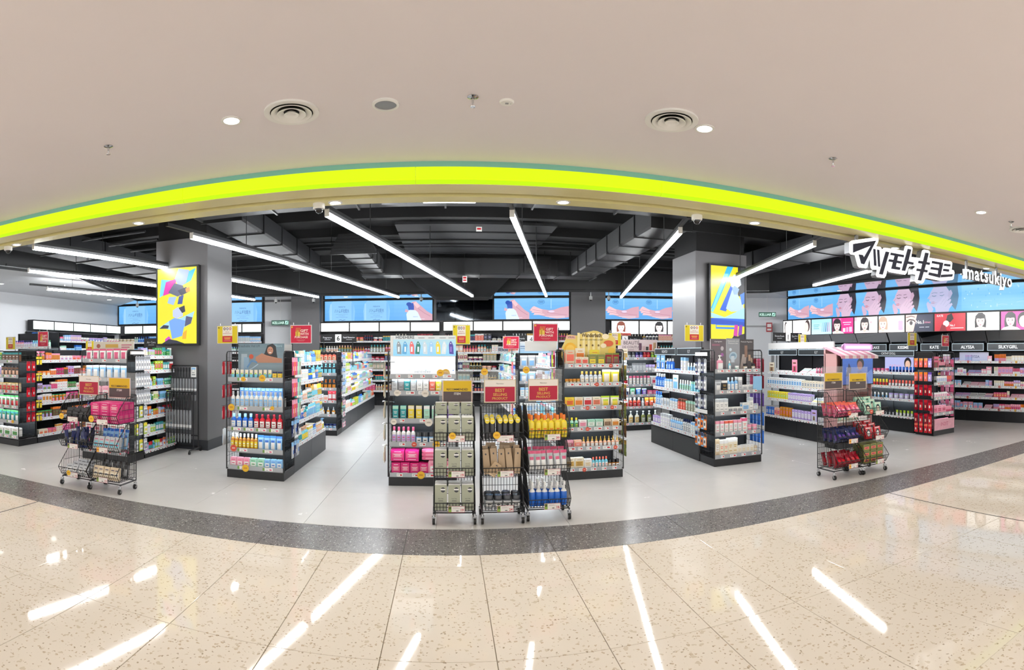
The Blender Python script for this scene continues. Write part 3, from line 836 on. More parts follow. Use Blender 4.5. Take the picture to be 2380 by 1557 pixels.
def P_towelbox(mb, part):        # tall sage pack with round dark emblem
    if part == 'cap':
        return
    mb.box(-.5, .5, -.5, .5, 0, .97)
    mb.zone = 2
    y = -.503
    mb.poly([(.18 + .2 * math.cos(2 * PI * k / 14), y, .78 + .1 * math.sin(2 * PI * k / 14)) for k in range(14)])
    mb.zone = 1
    mb.poly([(-.02, y - .004, .765), (.38, y - .004, .765), (.38, y - .004, .82), (-.02, y - .004, .82)])
    mb.zone = 2; mb.text('FACIAL TOWEL', (0, y, .42), (1, 0, 0), (0, 0, 1), .045, 'c', maxw=.72)
    mb.poly([(-.22, y, .35), (.22, y, .35), (.18, y, .37), (-.18, y, .37)]); mb.zone = 0
    mb.zone = 1; mb.prism([(-.5, .97), (.5, .97), (.46, 1.0), (-.46, 1.0)], (0, -.46, 0), (1, 0, 0), (0, 0, 1), (0, -1, 0), .92); mb.zone = 0
def P_cloth(mb, part):           # rolled dark cloth with round hanging tag
    if part != 'cap': mb.lathe([(0, 0), (.44, 0), (.5, .05), (.5, .8), (.4, .9), (.15, .96), (0, .97)], 10)
    if part != 'body':
        mb.zone = 2; mb.prism([(.46 * math.cos(2 * PI * k / 12), .84 + .15 * math.sin(2 * PI * k / 12)) for k in range(12)], (0, -.56, 0), (1, 0, 0), (0, 0, 1), (0, -1, 0), .05)
        mb.zone = 1; mb.prism([(-.3, .83), (.3, .83), (.3, .86), (-.3, .86)], (0, -.57, 0), (1, 0, 0), (0, 0, 1), (0, -1, 0), .005); mb.zone = 0
def P_slimpack(mb, part):        # flat tall pack with a dot emblem
    if part == 'cap': return
    mb.prism([(-.5, 0), (.5, 0), (.46, .98), (.4, 1), (-.4, 1), (-.46, .98)], (0, -.5, 0), (1, 0, 0), (0, 0, 1), (0, -1, 0), 1.0)
    mb.zone = 2; mb.poly([(.0 + .12 * math.cos(2 * PI * k / 10), -.51, .8 + .04 * math.sin(2 * PI * k / 10)) for k in range(10)])
    mb.zone = 1; mb.poly([(-.36, -.508, .06), (.36, -.508, .06), (.36, -.508, .1), (-.36, -.508, .1)]); mb.zone = 0
def P_portrait(mb, part):        # pack printed with a head
    if part == 'cap': return
    mb.box(-.5, .5, -.5, .5, 0, 1)
    def e(cx, cz, rx, rz, y): return [(cx + rx * math.cos(2 * PI * k / 14), y, cz + rz * math.sin(2 * PI * k / 14)) for k in range(14)]
    mb.zone = 2; mb.poly(e(0, .5, .3, .32, -.506)); mb.zone = 1; mb.poly(e(0, .42, .22, .22, -.51)); mb.poly([(-.4, -.506, .86), (.4, -.506, .86), (.4, -.506, .93), (-.4, -.506, .93)])
    mb.zone = 2; mb.poly([(-.12, -.514, .44), (-.04, -.514, .44), (-.04, -.514, .46), (-.12, -.514, .46)]); mb.poly([(.04, -.514, .44), (.12, -.514, .44), (.12, -.514, .46), (.04, -.514, .46)]); mb.poly([(-.05, -.514, .3), (.05, -.514, .3), (.05, -.514, .325), (-.05, -.514, .325)]); mb.zone = 0

KIND = {  # kind: (builder, object name, category, noun, phrase for 2nd colour, phrase for 3rd colour, width/height, depth/width, cap part name, glossy)
    'box': (P_box, 'product_box', 'box', 'box', 'label', None, .5, .6, None, 0),
    'carton': (P_carton, 'carton', 'carton', 'carton', 'top band', None, .4, .8, None, 0),
    'bottle': (P_bottle, 'bottle', 'bottle', 'bottle', 'label', 'cap', .36, 1, 'cap', 1),
    'pump': (P_pump, 'pump_bottle', 'pump bottle', 'pump bottle', 'label', 'pump', .4, .8, 'pump_head', 1),
    'trigger': (P_trigger, 'spray_bottle', 'spray bottle', 'spray bottle', 'label', 'trigger', .4, .7, 'spray_head', 1),
    'tube': (P_tube, 'squeeze_tube', 'tube', 'tube', 'band', 'cap', .34, .8, 'cap', 0),
    'jar': (P_jar, 'jar', 'jar', 'jar', 'label', 'lid', 1.1, 1, 'lid', 1),
    'can': (P_can, 'can', 'can', 'can', 'label', 'rim', .5, 1, None, 1),
    'stick': (P_stick, 'makeup_stick', 'makeup stick', 'makeup stick', None, 'cap', .2, 1, 'cap', 1),
    'dropper': (P_dropper, 'serum_bottle', 'serum bottle', 'dropper bottle', 'label', 'dropper top', .38, 1, 'dropper', 1),
    'pouch': (P_pouch, 'pouch', 'pouch', 'stand up pouch', 'label', 'seal strip', .72, .35, None, 1),
    'packet': (P_packet, 'hanging_pack', 'hanging pack', 'hanging card pack', 'header', None, .55, .3, None, 0),
    'sachet': (P_sachet, 'sachet', 'sachet', 'hanging sachet', 'top', None, .62, .2, None, 1),
    'softpack': (P_softpack, 'soft_pack', 'soft pack', 'plump soft pack', 'label', None, 1.2, .6, None, 0),
    'palette': (P_palette, 'tester_tray', 'tester tray', 'sloping tester tray', 'pans', None, 2.2, .7, None, 0),
    'compact': (P_compact, 'compact', 'compact', 'round compact', 'lid disc', None, 2.5, 1, None, 1),
    'board': (P_board, 'show_card', 'show card', 'printed show card', 'picture', None, .8, .06, None, 0),
    'towelbox': (P_towelbox, 'facial_towel_box', 'towel box', 'facial towel box', None, 'emblem', .5, .7, None, 0),
    'cloth': (P_cloth, 'rolled_cloth', 'rolled cloth', 'rolled cloth', None, 'round tag', .3, 1, 'round_tag', 0),
    'slimpack': (P_slimpack, 'fabric_pack', 'fabric pack', 'slim fabric pack', None, 'dot emblem', .4, .3, None, 0),
    'portrait': (P_portrait, 'mask_pack', 'mask pack', 'mask pack printed with a head', None, None, .9, .3, None, 0),
}
PROTO = {}
def proto(kind, part):
    key = (kind, part)
    if key not in PROTO:
        mb = MB(); KIND[kind][0](mb, part)
        nm = KIND[kind][8] if part == 'cap' else KIND[kind][1]
        PROTO[key] = (mb.mesh(nm, M['prod_gloss'] if KIND[kind][9] else M['prod']), mb)
    return PROTO[key]

COUNT = {}
CAP = 285
STUFF = {}
LABELS = {}
def put(kind, Mx, x, y, z, w, d, h, cs, label, group, lvl=0, rz=0.0, tilt=0.0, side=0.0):
    """one product, standing at local x,y,z of the frame Mx"""
    k = KIND[kind]
    T = Mx @ Matrix.Translation((x, y, z)) @ Matrix.Rotation(rz, 4, 'Z') @ Matrix.Rotation(tilt, 4, 'X') @ Matrix.Rotation(side, 4, 'Y')
    c1, c2, c3 = (PAL[c] if isinstance(c, str) else c for c in cs)
    COUNT[k[2]] = COUNT.get(k[2], 0) + 1
    if COUNT[k[2]] > CAP:
        st = STUFF.setdefault(k[2], MB())
        src = proto(kind, 'all')[1]
        S = T @ Matrix.Diagonal((w, d, h, 1))
        base = len(st.v)
        st.v.extend(tuple(S @ V(p)) for p in src.v)
        for f, zn, sm in zip(src.f, src.z, src.s):
            st.f.append(tuple(base + i for i in f)); st.z.append(0); st.s.append(sm); st.mi.append(0)
            st.c.append(c1 if zn < .5 else (c2 if zn < 1.5 else c3))
        return None
    split = lvl >= 1 and k[8]
    o = bpy.data.objects.new(k[1], proto(kind, 'body' if split else 'all')[0])
    COL.objects.link(o)
    o.matrix_world = T @ Matrix.Diagonal((w, d, h, 1))
    o.color = c1; o['second_colour'] = c2[:3]; o['third_colour'] = c3[:3]
    o['label'] = label; o['category'] = k[2]; o['group'] = group
    if split:
        c = bpy.data.objects.new(k[8], proto(kind, 'cap')[0]); COL.objects.link(c); c.parent = o
        c.color = c1; c['second_colour'] = c2[:3]; c['third_colour'] = c3[:3]
    return o

ORD = ['top', 'second', 'third', 'fourth', 'fifth', 'sixth', 'seventh', 'bottom']
def colour_phrase(kind, cs, noun=None):
    k = KIND[kind]
    s = cs[0] + ' ' + (noun or k[3])
    if k[5] and cs[2] != cs[0]: s += ' with %s %s' % (cs[2], k[5])
    elif k[4] and cs[1] != cs[0]: s += ' with %s %s' % (cs[1], k[4])
    return s
def make_label(desc, where):
    lab = desc + ' ' + where
    w = lab.split()
    if len(w) > 16: lab = ' '.join(w[:16])
    return lab

def parse(spec):
    """'tube 8 white/sky/aqua .18 [.06]; ...' -> rows; a leading ':noun words:' names the product"""
    out = []
    for it in spec.split(';'):
        it = it.strip()
        if not it: continue
        noun = None
        if it.startswith(':'): noun, it = it[1:].split(':'); it = it.strip()
        t = it.split()
        kind, n, cs, h = t[0], int(t[1]), t[2].split('/'), float(t[3])
        while len(cs) < 3: cs.append(cs[-1])
        k = KIND[kind]
        w = float(t[4]) if len(t) > 4 else h * k[6]
        d = float(t[5]) if len(t) > 5 else w * k[7]
        out.append((kind, n, cs, h, w, d, noun))
    return out

def fill(Mx, x0, x1, y_front, z, spec, where, lvl=0, deep=1, seed=0, tilt=0.0):
    """put the products of spec side by side along a shelf from x0 to x1; front line y_front (items stand behind it)"""
    rows = parse(spec) if isinstance(spec, str) else spec
    tot = sum(r[1] * r[4] for r in rows)
    L = x1 - x0
    sc = min(1.0, L / tot) if tot else 1
    gap = (L - tot * sc) / max(1, sum(r[1] for r in rows))
    x = x0
    rnd = random.Random(seed * 31 + int(z * 1000))
    for kind, n, cs, h, w, d, noun in rows:
        desc = colour_phrase(kind, cs, noun)
        lab = make_label(desc, where)
        base = lab; j = 2
        for i in range(n):
            ww = w * sc
            for q in range(deep):
                yy = y_front + d / 2 + 0.01 + q * (d + 0.004)
                put(kind, Mx, x + gap / 2 + ww / 2, yy, z, ww * .96, d, h * (1 + rnd.uniform(-.015, .015)), cs, lab, lab, lvl if q == 0 else 0, rz=rnd.uniform(-.05, .05), tilt=tilt)
            x += ww + gap

def gen(rnd, L, pal, kinds, h0, h1, run=(2, 5)):
    rows = []; tot = 0
    last = None
    while tot < L * .93:
        kind = rnd.choice(kinds); c1 = rnd.choice(pal); c2 = rnd.choice(pal); c3 = rnd.choice(pal)
        if (kind, c1) == last: continue
        last = (kind, c1)
        if c2 == c1: c2 = 'white' if c1 != 'white' else 'grey'
        if c3 == c1: c3 = 'white' if c1 != 'white' else 'charcoal'
        h = rnd.uniform(h0, h1)
        k = KIND[kind]; w = min(max(h * k[6], .035), .16)
        if kind in ('jar', 'compact', 'softpack', 'palette'): h = min(h, h0 * .8); w = min(h * k[6], .2)
        n = rnd.randint(*run)
        n = min(n, max(1, int((L - tot) / w)))
        rows.append((kind, n, [c1, c2, c3], h, w, min(w * k[7], .14), None)); tot += n * w
    return rows

# ------------------------------------------------------------------ shop fixtures
def frame_m(loc, rz): return Matrix.Translation(loc) @ Matrix.Rotation(rz, 4, 'Z')

TAGC = [('white', 'red', 'grey')]
def price_tag_mesh():
    mb = MB(); mb.use('white'); mb.box(-.5, .5, -.5, .5, -.5, .5)
    mb.use('red'); mb.poly([(.05, -.52, -.25), (.4, -.52, -.25), (.4, -.52, .2), (.05, -.52, .2)])
    mb.use('grey')
    for z, x1 in ((.28, .3), (.05, -.1), (-.15, -.15)): mb.poly([(-.4, -.52, z - .05), (x1, -.52, z - .05), (x1, -.52, z + .05), (-.4, -.52, z + .05)])
    return mb.mesh('price_tag', 'paint')
def price_tag_mesh2():
    mb = MB(); mb.use('white'); mb.box(-.5, .5, -.5, .5, -.5, .5)
    mb.use('6f9a4a'); mb.poly([(-.5, -.52, -.5), (-.3, -.52, -.5), (-.3, -.52, .5), (-.5, -.52, .5)])
    mb.use('rose'); mb.poly([(.18, -.52, -.32), (.4, -.52, -.32), (.4, -.52, .12), (.18, -.52, .12)])
    mb.use('grey'); mb.poly([(-.2, -.52, .2), (.3, -.52, .2), (.3, -.52, .28), (-.2, -.52, .28)]); mb.poly([(-.15, -.52, -.35), (.05, -.52, -.35), (.05, -.52, -.2), (-.15, -.52, -.2)])
    return mb.mesh('price_tag', 'paint')
TAG_ME, TAG_ME2 = price_tag_mesh(), price_tag_mesh2()
def round_tag_mesh(c, ink):
    mb = MB(); n = 20
    mb.use(c); mb.prism([(.5 * math.cos(2 * PI * k / n), .5 * math.sin(2 * PI * k / n)) for k in range(n)], (0, 0, 0), (1, 0, 0), (0, 0, 1), (0, -1, 0), .05)
    mb.use(ink)
    for z, w in ((.07, .24), (-.04, .26)): mb.poly([(-w, -.01, z - .03), (w, -.01, z - .03), (w, -.01, z + .03), (-w, -.01, z + .03)])
    for k in range(20):
        if k in (0, 10): continue
        a = 2 * PI * k / 20; mb.poly([(.42 * math.cos(a) + .02 * math.cos(2 * PI * j / 4), -.01, .42 * math.sin(a) + .02 * math.sin(2 * PI * j / 4)) for j in range(4)])
    return mb.mesh('round_talker', 'paint')
TALK = {'yellow': round_tag_mesh('e9b92c', 'b5651d'), 'red': round_tag_mesh('cf4a33', 'f2d8c8'), 'white': round_tag_mesh('e6e0d4', '9a8e7c'), 'peach': round_tag_mesh('e59a86', 'f6e3da')}
TALK_N = {}
def talker(Mx, x, y, z, d, c, where):
    o = link('shelf_talker', TALK[c])
    o.matrix_world = Mx @ Matrix.Translation((x, y, z)) @ Matrix.Diagonal((d, d * .3, d, 1))
    tag(o, 'round %s shelf talker %s' % (c, where), 'shelf talker', 'round %s talkers %s' % (c, where))

def wire_panel(mb, y0, y1, z0, z1, x, r=.0085, grid=.075, rr=.05):
    """framed wire grid standing in the plane x, rounded top corners"""
    pts = []
    for cy, cz, a0 in ((y0 + rr, z1 - rr, PI), (y1 - rr, z1 - rr, PI / 2)):
        for k in range(5):
            a = a0 - k * PI / 8; pts.append((x, cy + rr * math.cos(a), cz + rr * math.sin(a)))
    mb.path([(x, y0, z0)] + pts + [(x, y1, z0)], r, 6)
    mb.rod((x, y0, z0), (x, y1, z0), r, 6)
    n = max(2, int((y1 - y0) / grid))
    for k in range(1, n): mb.rod((x, y0 + (y1 - y0) * k / n, z0), (x, y0 + (y1 - y0) * k / n, z1), .0022, 4, caps=False)
    n = max(2, int((z1 - z0) / grid))
    for k in range(1, n): mb.rod((x, y0, z0 + (z1 - z0) * k / n), (x, y1, z0 + (z1 - z0) * k / n), .0022, 4, caps=False)

def endcap(label, x0, y0, w, depth, shelves, top, rz=0.0, sides='lr', led=True, tags=5, plinth=.10, side_top=None, back_top=None):
    """free-standing end display facing local -y; local x 0..w, y 0..depth"""
    o = thing('end_display', label, 'display shelf', (x0, y0, 0), rz)
    MB().box(0, w, 0, depth, 0, plinth).build('plinth', 'base_black', o)
    MB().box(0.01, w - .01, depth - .03, depth, plinth, back_top or top).build('back_panel', 'dark_panel', o)
    sh = MB(); sh.box(.012, w - .012, 0.012, depth - .03, -.018, 0); me = sh.mesh('shelf', 'dark')
    rl = MB(); rl.box(.012, w - .012, 0.0, .004, -.022, .028); mr = rl.mesh('price_rail', 'rail')
    ll = MB(); ll.poly([(.03, .0135, -.03), (.03, .0135, -.018), (w - .03, .0135, -.018), (w - .03, .0135, -.03)]); ml = ll.mesh('led_strip', 'led')
    lp = MB(); lp.box(.012, w - .012, .0045, .012, -.034, .0); mp = lp.mesh('shelf_edge', 'grey_metal')
    for i, z in enumerate(shelves):
        s = link('shelf', me, o, (0, 0, z)); link('price_rail', mr, s); link('shelf_edge', mp, s)
        if led and i < len(shelves) - 1: link('led_strip', ml, s)
        rnd = random.Random(int(x0 * 100) + i)
        x = .03
        n = tags + rnd.randint(-1, 1)
        for k in range(n):
            tw = rnd.choice((.055, .07, .1)) if tags > 3 else .13
            xx = .04 + (w - .08) * (k + .5) / n
            t = link('price_tag', TAG_ME2 if tags <= 3 else TAG_ME, s, (xx, -.002, .002)); t.scale = (min(tw, (w - .08) / n * .9), .003, .036)
    st = side_top or top
    for c in sides:
        m = MB(); wire_panel(m, -.005, depth - .02, plinth + .01, st, -.004 if c == 'l' else w + .004); m.build('wire_side', 'wire', o)
    for xx in (.006, w - .022): MB().box(xx, xx + .016, depth - .05, depth - .03, plinth, top).build('upright', 'dark', o)
    global LAST; LAST = (o, frame_m((x0, y0, 0), rz))
    return o, frame_m((x0, y0, 0), rz)
LAST = None
PRONG = MB().rod((0, .14, 0), (0, -.012, .004), .003, 4).mesh('hook_prong', 'chrome')

def run_shelf(label, loc, rz, L, W, shelves, top, base_h=.40, led=True, base='base_grey', shelf_d=None, oneside=False, header=None, panel=.9):
    """gondola run: visible face at local y=0, local x 0..L, body depth W"""
    o = thing('gondola', label, 'shelving', loc, rz)
    n = max(1, round(L / panel))
    for k in range(n):
        MB().box(L * k / n + .002, L * (k + 1) / n - .002, 0.0, W, 0.0, base_h).build('base_panel', base, o)
    yb = W / 2 if not oneside else W - .03
    MB().box(0, L, yb - .012, yb + .012, base_h, top).build('back_panel', 'dark_panel', o)
    for k in range(n + 1):
        xx = min(max(L * k / n, .012), L - .012)
        MB().box(xx - .012, xx + .012, yb - .03, yb + (.03 if not oneside else .012), base_h, top).build('upright', 'dark', o)
    sd = shelf_d or (W / 2 - .02)
    me = MB().box(.004, L - .004, 0, 1, -.02, 0).mesh('shelf', 'dark')
    m = MB(); m.use('d8dade'); m.box(0, L, -.003, .003, -.034, .022)
    for k in range(int(L / .085)):
        x = .02 + k * .085; m.use('white'); m.box(x, x + .06, -.006, -.003, -.022, .018); m.use('grey'); m.box(x + .008, x + .035, -.0066, -.006, -.002, .006)
        if k % 3 == 1: m.use('red'); m.box(x + .036, x + .055, -.0066, -.006, -.016, .004)
    mr = m.mesh('price_strip', 'paint')
    lq = MB(); lq.poly([(.02, .004, -.03), (.02, .004, -.02), (L - .02, .004, -.02), (L - .02, .004, -.03)]); ml = lq.mesh('led_strip', 'led')
    for i, z in enumerate(shelves):
        d = sd * (.82 if i == 0 else (.9 if i < len(shelves) - 1 else 1.0)); y = yb - .012 - d
        s = link('shelf', me, o, (0, y, z)); s.scale = (1, d, 1)
        p = link('price_strip', mr, o, (0, y - .004, z)); tag(p, kind='stuff')
        if led and i < len(shelves) - 1: link('led_strip', ml, o, (0, y, z))
    if header:
        hm = MB().box(0.01, L - .01, yb - .02, yb + .02, top, top + header); hm.build('header_panel', 'white_metal', o)
    ys = [yb - .012 - sd * (.82 if i == 0 else (.9 if i < len(shelves) - 1 else 1.0)) for i in range(len(shelves))]
    return o, frame_m(loc, rz), ys

def hooks(parent_M, xs, zs, y0, kind, cs_list, h, w, where, n_deep=2, dirx=None, lvl=0, dz=0.0, label_noun=None):
    """packs hanging on prongs: xs local positions, zs heights of the prongs, packs face -y, hang from z"""
    k = 0
    for z in zs:
        for x in xs:
            cs = cs_list[k % len(cs_list)]; k += 1
            lab = make_label(colour_phrase(kind, cs, label_noun), where)
            for q in range(n_deep):
                put(kind, parent_M, x, y0 + .018 + q * .028, z - h + .004, w, .022, h, cs, lab, lab, lvl)
            pr = link('hook_prong', PRONG, LAST[0]); pr.matrix_local = LAST[1].inverted() @ parent_M @ Matrix.Translation((x, y0, z))
def prongs(parent, xs, zs, y0, length=.09):
    m = MB()
    for z in zs:
        for x in xs: m.rod((x, y0 + length, z), (x, y0 - .004, z + .004), .003, 4)
    return m.build('hook_prongs', 'chrome', parent)
# ------------------------------------------------------------------ wheeled wire basket racks
def sign_card(parent, x, y, z, w, h, style, name='sign_card'):
    """printed card facing -y, lower left corner at x,y,z"""
    MB().box(x, x + w, y, y + .004, z, z + h).build(name + '_board', 'white_metal', parent)
    a = Art(x, z, w, h, y - .0006)
    if style == 'best':
        a.rect(0, 1, 0, 1, 'c9b48a'); a.rect(.02, .98, .025, .975, 'e8e2dc'); a.rect(.035, .965, .05, .69, 'b3123a')
        a.text('Matsukiyo', .5, .80, h * .055, '2a2426', maxw=w * .28)
        a.text('BEST', .5, .47, h * .14, 'd8a84e'); a.text('SELLING', .5, .30, h * .115, 'd8a84e'); a.text('PRODUCT', .5, .14, h * .10, 'd8a84e')
    elif style == 'rec':
        a.rect(0, 1, 0, 1, 'c9a9a0'); a.rect(.02, .98, .025, .975, 'd6ccbc'); a.rect(.035, .965, .49, .96, 'd9b40c'); a.rect(.035, .965, .04, .49, '54484a')
        a.text('RECOMMENDED', .5, .54, h * .09, '3a3022', maxw=w * .78); a.text('ITEM', .5, .34, h * .10, 'd8d4d0')
    elif style == 'gift':
        a.rect(0, 1, 0, 1, 'efe6e4'); a.rect(.02, .98, .02, .98, 'c4123c')
        for dx, dz, c in ((.24, .52, 'd9b03a'), (.30, .60, 'b8902a'), (.36, .50, 'e0c050')): a.rect(dx, dx + .1, .38, dz + .12, c)
        for dx in (.26, .32, .38, .44): a.st([(dx, .62), (dx + .03, .86)], w * .018, 'd9b03a')
        a.text('GIFT', .66, .62, h * .15, 'f0dcd0'); a.text('WITH', .66, .45, h * .13, 'f0dcd0'); a.text('PURCHASE', .52, .28, h * .115, 'f0dcd0', maxw=w * .62)
        a.rect(.3, .7, .17, .19, 'd98a8a'); a.rect(.36, .64, .12, .135, 'd98a8a'); a.el(.08, .9, .04, .05, 'd9b03a')
    elif style == 'special':
        a.rect(0, 1, 0, 1, 'eee6c0'); a.rect(.02, .98, .02, .98, 'dcc60e'); a.rect(.26, .74, .44, .96, 'ece6da')
        for dx, c in ((.36, '2a2622'), (.5, '3a4c7a'), (.64, 'b8483c')): a.el(dx, .84, .055, .08, c); a.el(dx, .84, .03, .05, 'e8d8c8')
        a.text('SPECIAL', .5, .63, h * .05, 'b03a3a', maxw=w * .3); a.text('MEMBERSHIP PRICE', .5, .54, h * .05, 'b03a3a', maxw=w * .42)
        a.rect(.26, .74, .08, .42, 'c4203c'); a.rect(.34, .66, .30, .34, 'e8b04a'); a.rect(.36, .64, .23, .27, 'e8b04a'); a.rect(.34, .66, .15, .165, 'e8b0a0')
        a.el(.08, .9, .04, .05, '8a7a10')
    a.done(name + '_print', 'paint', parent)

def caster(parent, x, y):
    MB().rod((x, y, .095), (x, y, .075), .011, 10).build('caster_stem', 'chrome', parent)
    q = MB(); q.box(x - .016, x + .016, y - .024, y + .006, .058, .076); q.box(x - .017, x - .014, y - .018, y - .004, .024, .06); q.box(x + .014, x + .017, y - .018, y - .004, .024, .06)
    f = q.build('caster_fork', 'chrome', parent)
    w = MB(); n = 18
    prof = [(.028 * math.cos(2 * PI * k / n), .028 + .028 * math.sin(2 * PI * k / n)) for k in range(n)]
    w.prism(prof, (x - .011, y - .012, 0), (0, 1, 0), (0, 0, 1), (-1, 0, 0), .022)
    w.build('caster_wheel', 'rubber', f)
    h = MB(); prof = [(.012 * math.cos(2 * PI * k / 10), .028 + .012 * math.sin(2 * PI * k / 10)) for k in range(10)]
    h.prism(prof, (x - .013, y - .012, 0), (0, 1, 0), (0, 0, 1), (-1, 0, 0), .026); h.build('wheel_hub', 'grey_metal', f)

def basket_rack(label, x0, y0, w, d, tiers, top, prices, sign, lip=.085, out=.05, card_w=.15):
    """local x 0..w, y 0..d, tiers = basket floor heights"""
    o = thing('basket_rack', label, 'basket rack', (x0, y0, 0))
    r = .0026
    fr = MB()
    for x in (0.0, w):
        fr.rod((x, d, .10), (x, d, top), .006, 6); fr.rod((x, 0.02, .10), (x, d, .10), .009, 4)
    fr.rod((0, d, top), (w, d, top), .005, 6); fr.rod((0, .03, .10), (w, .03, .10), .006, 4); fr.rod((0, d - .02, .10), (w, d - .02, .10), .006, 4)
    fr.build('frame', 'wire', o)
    for x in (.0, w):
        for y in (.02, d - .01): caster(o, x, y)
    zs = list(tiers) + [top]
    for i, z in enumerate(tiers):
        zt = zs[i + 1] - .012
        hs = zt - z
        b = MB()
        fy = -out
        # floor
        n = int(w / .028)
        for k in range(n + 1):
            x = w * k / n
            b.rod((x, 0, z), (x, d, z), r, 4, caps=False)
            b.rod((x, d, z), (x, d, zt), r, 4, caps=False)                     # back wires
            b.rod((x, 0, z), (x, fy, z + lip), r, 4, caps=False)                # front lip wires
        for k in range(1, 6): b.rod((0, d * k / 6, z), (w, d * k / 6, z), r, 4, caps=False)
        for zz in (z + lip * .5,): b.rod((0, fy * .5, zz), (w, fy * .5, zz), r * .9, 4, caps=False)
        b.rod((0, fy, z + lip), (w, fy, z + lip), .0042, 6); b.rod((0, 0, z), (w, 0, z), .004, 6)
        for k in range(1, 4): b.rod((0, d, z + hs * k / 4), (w, d, z + hs * k / 4), r, 4, caps=False)
        # sides: rim runs from back top down to the front lip
        m = int(d / .03)
        for x in (0, w):
            rim = [(d, zt), (d * .45, zt), (0.0, z + lip + .07), (fy, z + lip)]
            b.path([(x, p[0], p[1]) for p in rim], .0042, 6)
            b.rod((x, fy, z + lip), (x, 0, z), .004, 6)
            for k in range(m + 1):
                y = d * k / m
                zz = zt if y >= d * .45 else (z + lip + .07) + (zt - z - lip - .07) * y / (d * .45)
                b.rod((x, y, z), (x, y, zz), r, 4, caps=False)
            b.rod((x, 0, z + lip * .6), (x, d, z + lip * .6), r, 4, caps=False); b.rod((x, 0.05, z + hs * .5), (x, d, z + hs * .5), r, 4, caps=False)
        bo = b.build('wire_basket', 'wire', o)
        # price card in its holder
        cx = w * .55
        MB().box(cx - card_w / 2, cx + card_w / 2, fy - .012, fy - .008, z - .004, z + .052).build('price_card_board', 'white_metal', bo)
        a = Art(cx - card_w / 2, z - .004, card_w, .056, fy - .0125)
        a.rect(0, 1, 0, 1, 'c2607a'); a.rect(.02, .98, .05, .95, 'e6e4de')
        if prices[i][0] == 'g': a.rect(.02, .2, .05, .95, '86a848'); a.rect(.05, .17, .5, .9, '4a5230')
        if prices[i][0] == 'y': a.rect(.02, .24, .05, .95, 'e8b43a'); a.rect(.04, .22, .4, .6, 'b8502a')
        a.rect(.28, .6, .74, .78, 'a8a4a0'); a.rect(.28, .7, .62, .66, 'c8a4a8'); a.rect(.48, .62, .18, .3, '3a3a3a')
        a.text(prices[i][1:], .93, .2, .022, 'c2304a', 'r'); a.done('price_card_print', 'paint', bo)
    # acrylic sign holder on the back rail
    if sign:
        st, sx, sw, sz, sh, tall = sign
        MB().box(max(sx - .03, 0), w - .002, d + .006, d + .010, top - .05, sz + sh + tall).build('acrylic_holder', 'acrylic', o)
        sign_card(o, sx, d - .012, sz, sw, sh, st)
    return o, frame_m((x0, y0, 0), 0)

def heap(Mx, kind, cs, n, x0, x1, y0, y1, z, h, w, d, where, rows=2, lean=.12, seed=1, noun=None, lvl=1, jitter=1.0, step=0.0):
    rnd = random.Random(seed)
    lab = make_label(colour_phrase(kind, cs, noun), where)
    per = math.ceil(n / rows); k = 0
    for r_ in range(rows):
        for i in range(per):
            if k >= n: return
            x = x0 + (x1 - x0) * (i + .5) / per
            y = y0 + (y1 - y0) * (r_ + .5) / rows
            put(kind, Mx, x + rnd.uniform(-.004, .004) * jitter, y, z + r_ * step, w, d, h * (1 + rnd.uniform(-.02, .02)), cs, lab, lab, lvl, rz=rnd.uniform(-.15, .15) * jitter, tilt=-lean * (1 + .3 * rnd.uniform(-1, 1) * jitter), side=rnd.uniform(-.07, .07) * jitter)
            k += 1

T3 = (.125, .44, .76)
# centre rack 1: facial towel packs
o, m1 = basket_rack('black wire rack of sage facial towel boxes under a recommended item card', -.125, 4.95, .375, .33, T3, 1.07, ('g19', 'g19', 'w19'), ('rec', .075, .29, 1.08, .216, .09), lip=.075, out=.02)
for i, z in enumerate(T3):
    wh = 'in the %s basket of the sage towel rack' % ('bottom', 'middle', 'top')[i]
    lab = 'sage facial towel box with dark emblem ' + wh
    for q in range(2):
        for k in range(3):
            put('towelbox', m1, .065 + k * .122, .045 + q * .085, z + .004, .108, .078, .235 if i < 2 else .21, ('sage', 'white', 'charcoal'), lab, lab, 0, rz=random.uniform(-.03, .03), tilt=-.03)
lab = 'pale sage facial towel box in the raised back row of the sage towel rack'
for k in range(3): put('towelbox', m1, .065 + k * .122, .265, .975, .108, .05, .115, ('sage', 'white', 'charcoal'), lab, lab)
talker(m1, .17, -.034, .81, .062, 'yellow', 'on the top lip of the sage towel rack')
talker(m1, .055, .33, 1.365, .068, 'yellow', 'on the clear holder above the sage towel rack')
# centre rack 2
o, m2 = basket_rack('black wire rack of dark rolled cloths and beige packs under a best selling card', .318, 4.95, .372, .33, T3, 1.07, ('g24', 'g18', 'w18'), ('best', .035, .31, 1.075, .225, .09), lip=.075, out=.03)
heap(m2, 'cloth', ('charcoal', 'white', 'yellow'), 12, .02, .355, .02, .25, .765, .20, .05, .05, 'in the top basket of the rolled cloth rack', 2, .1, 3, 'rolled sport cloth', step=.012)
heap(m2, 'slimpack', ('tan', 'beige', 'charcoal'), 15, .02, .355, .01, .27, .445, .23, .062, .02, 'in the middle basket of the rolled cloth rack', 3, .12, 4, 'fabric sponge pack', step=.015, jitter=1.6)
lab = 'flat tan sponge pack leaning in the middle basket of the rolled cloth rack'
put('slimpack', m2, .07, -.002, .448, .085, .02, .13, ('tan', 'beige', 'charcoal'), lab, lab, 0, side=.6)
heap(m2, 'jar', ('silver', 'white', 'charcoal'), 8, .02, .355, .02, .26, .13, .12, .082, .082, 'in the bottom basket of the rolled cloth rack', 2, 0, 5, 'wide charcoal lidded tub')
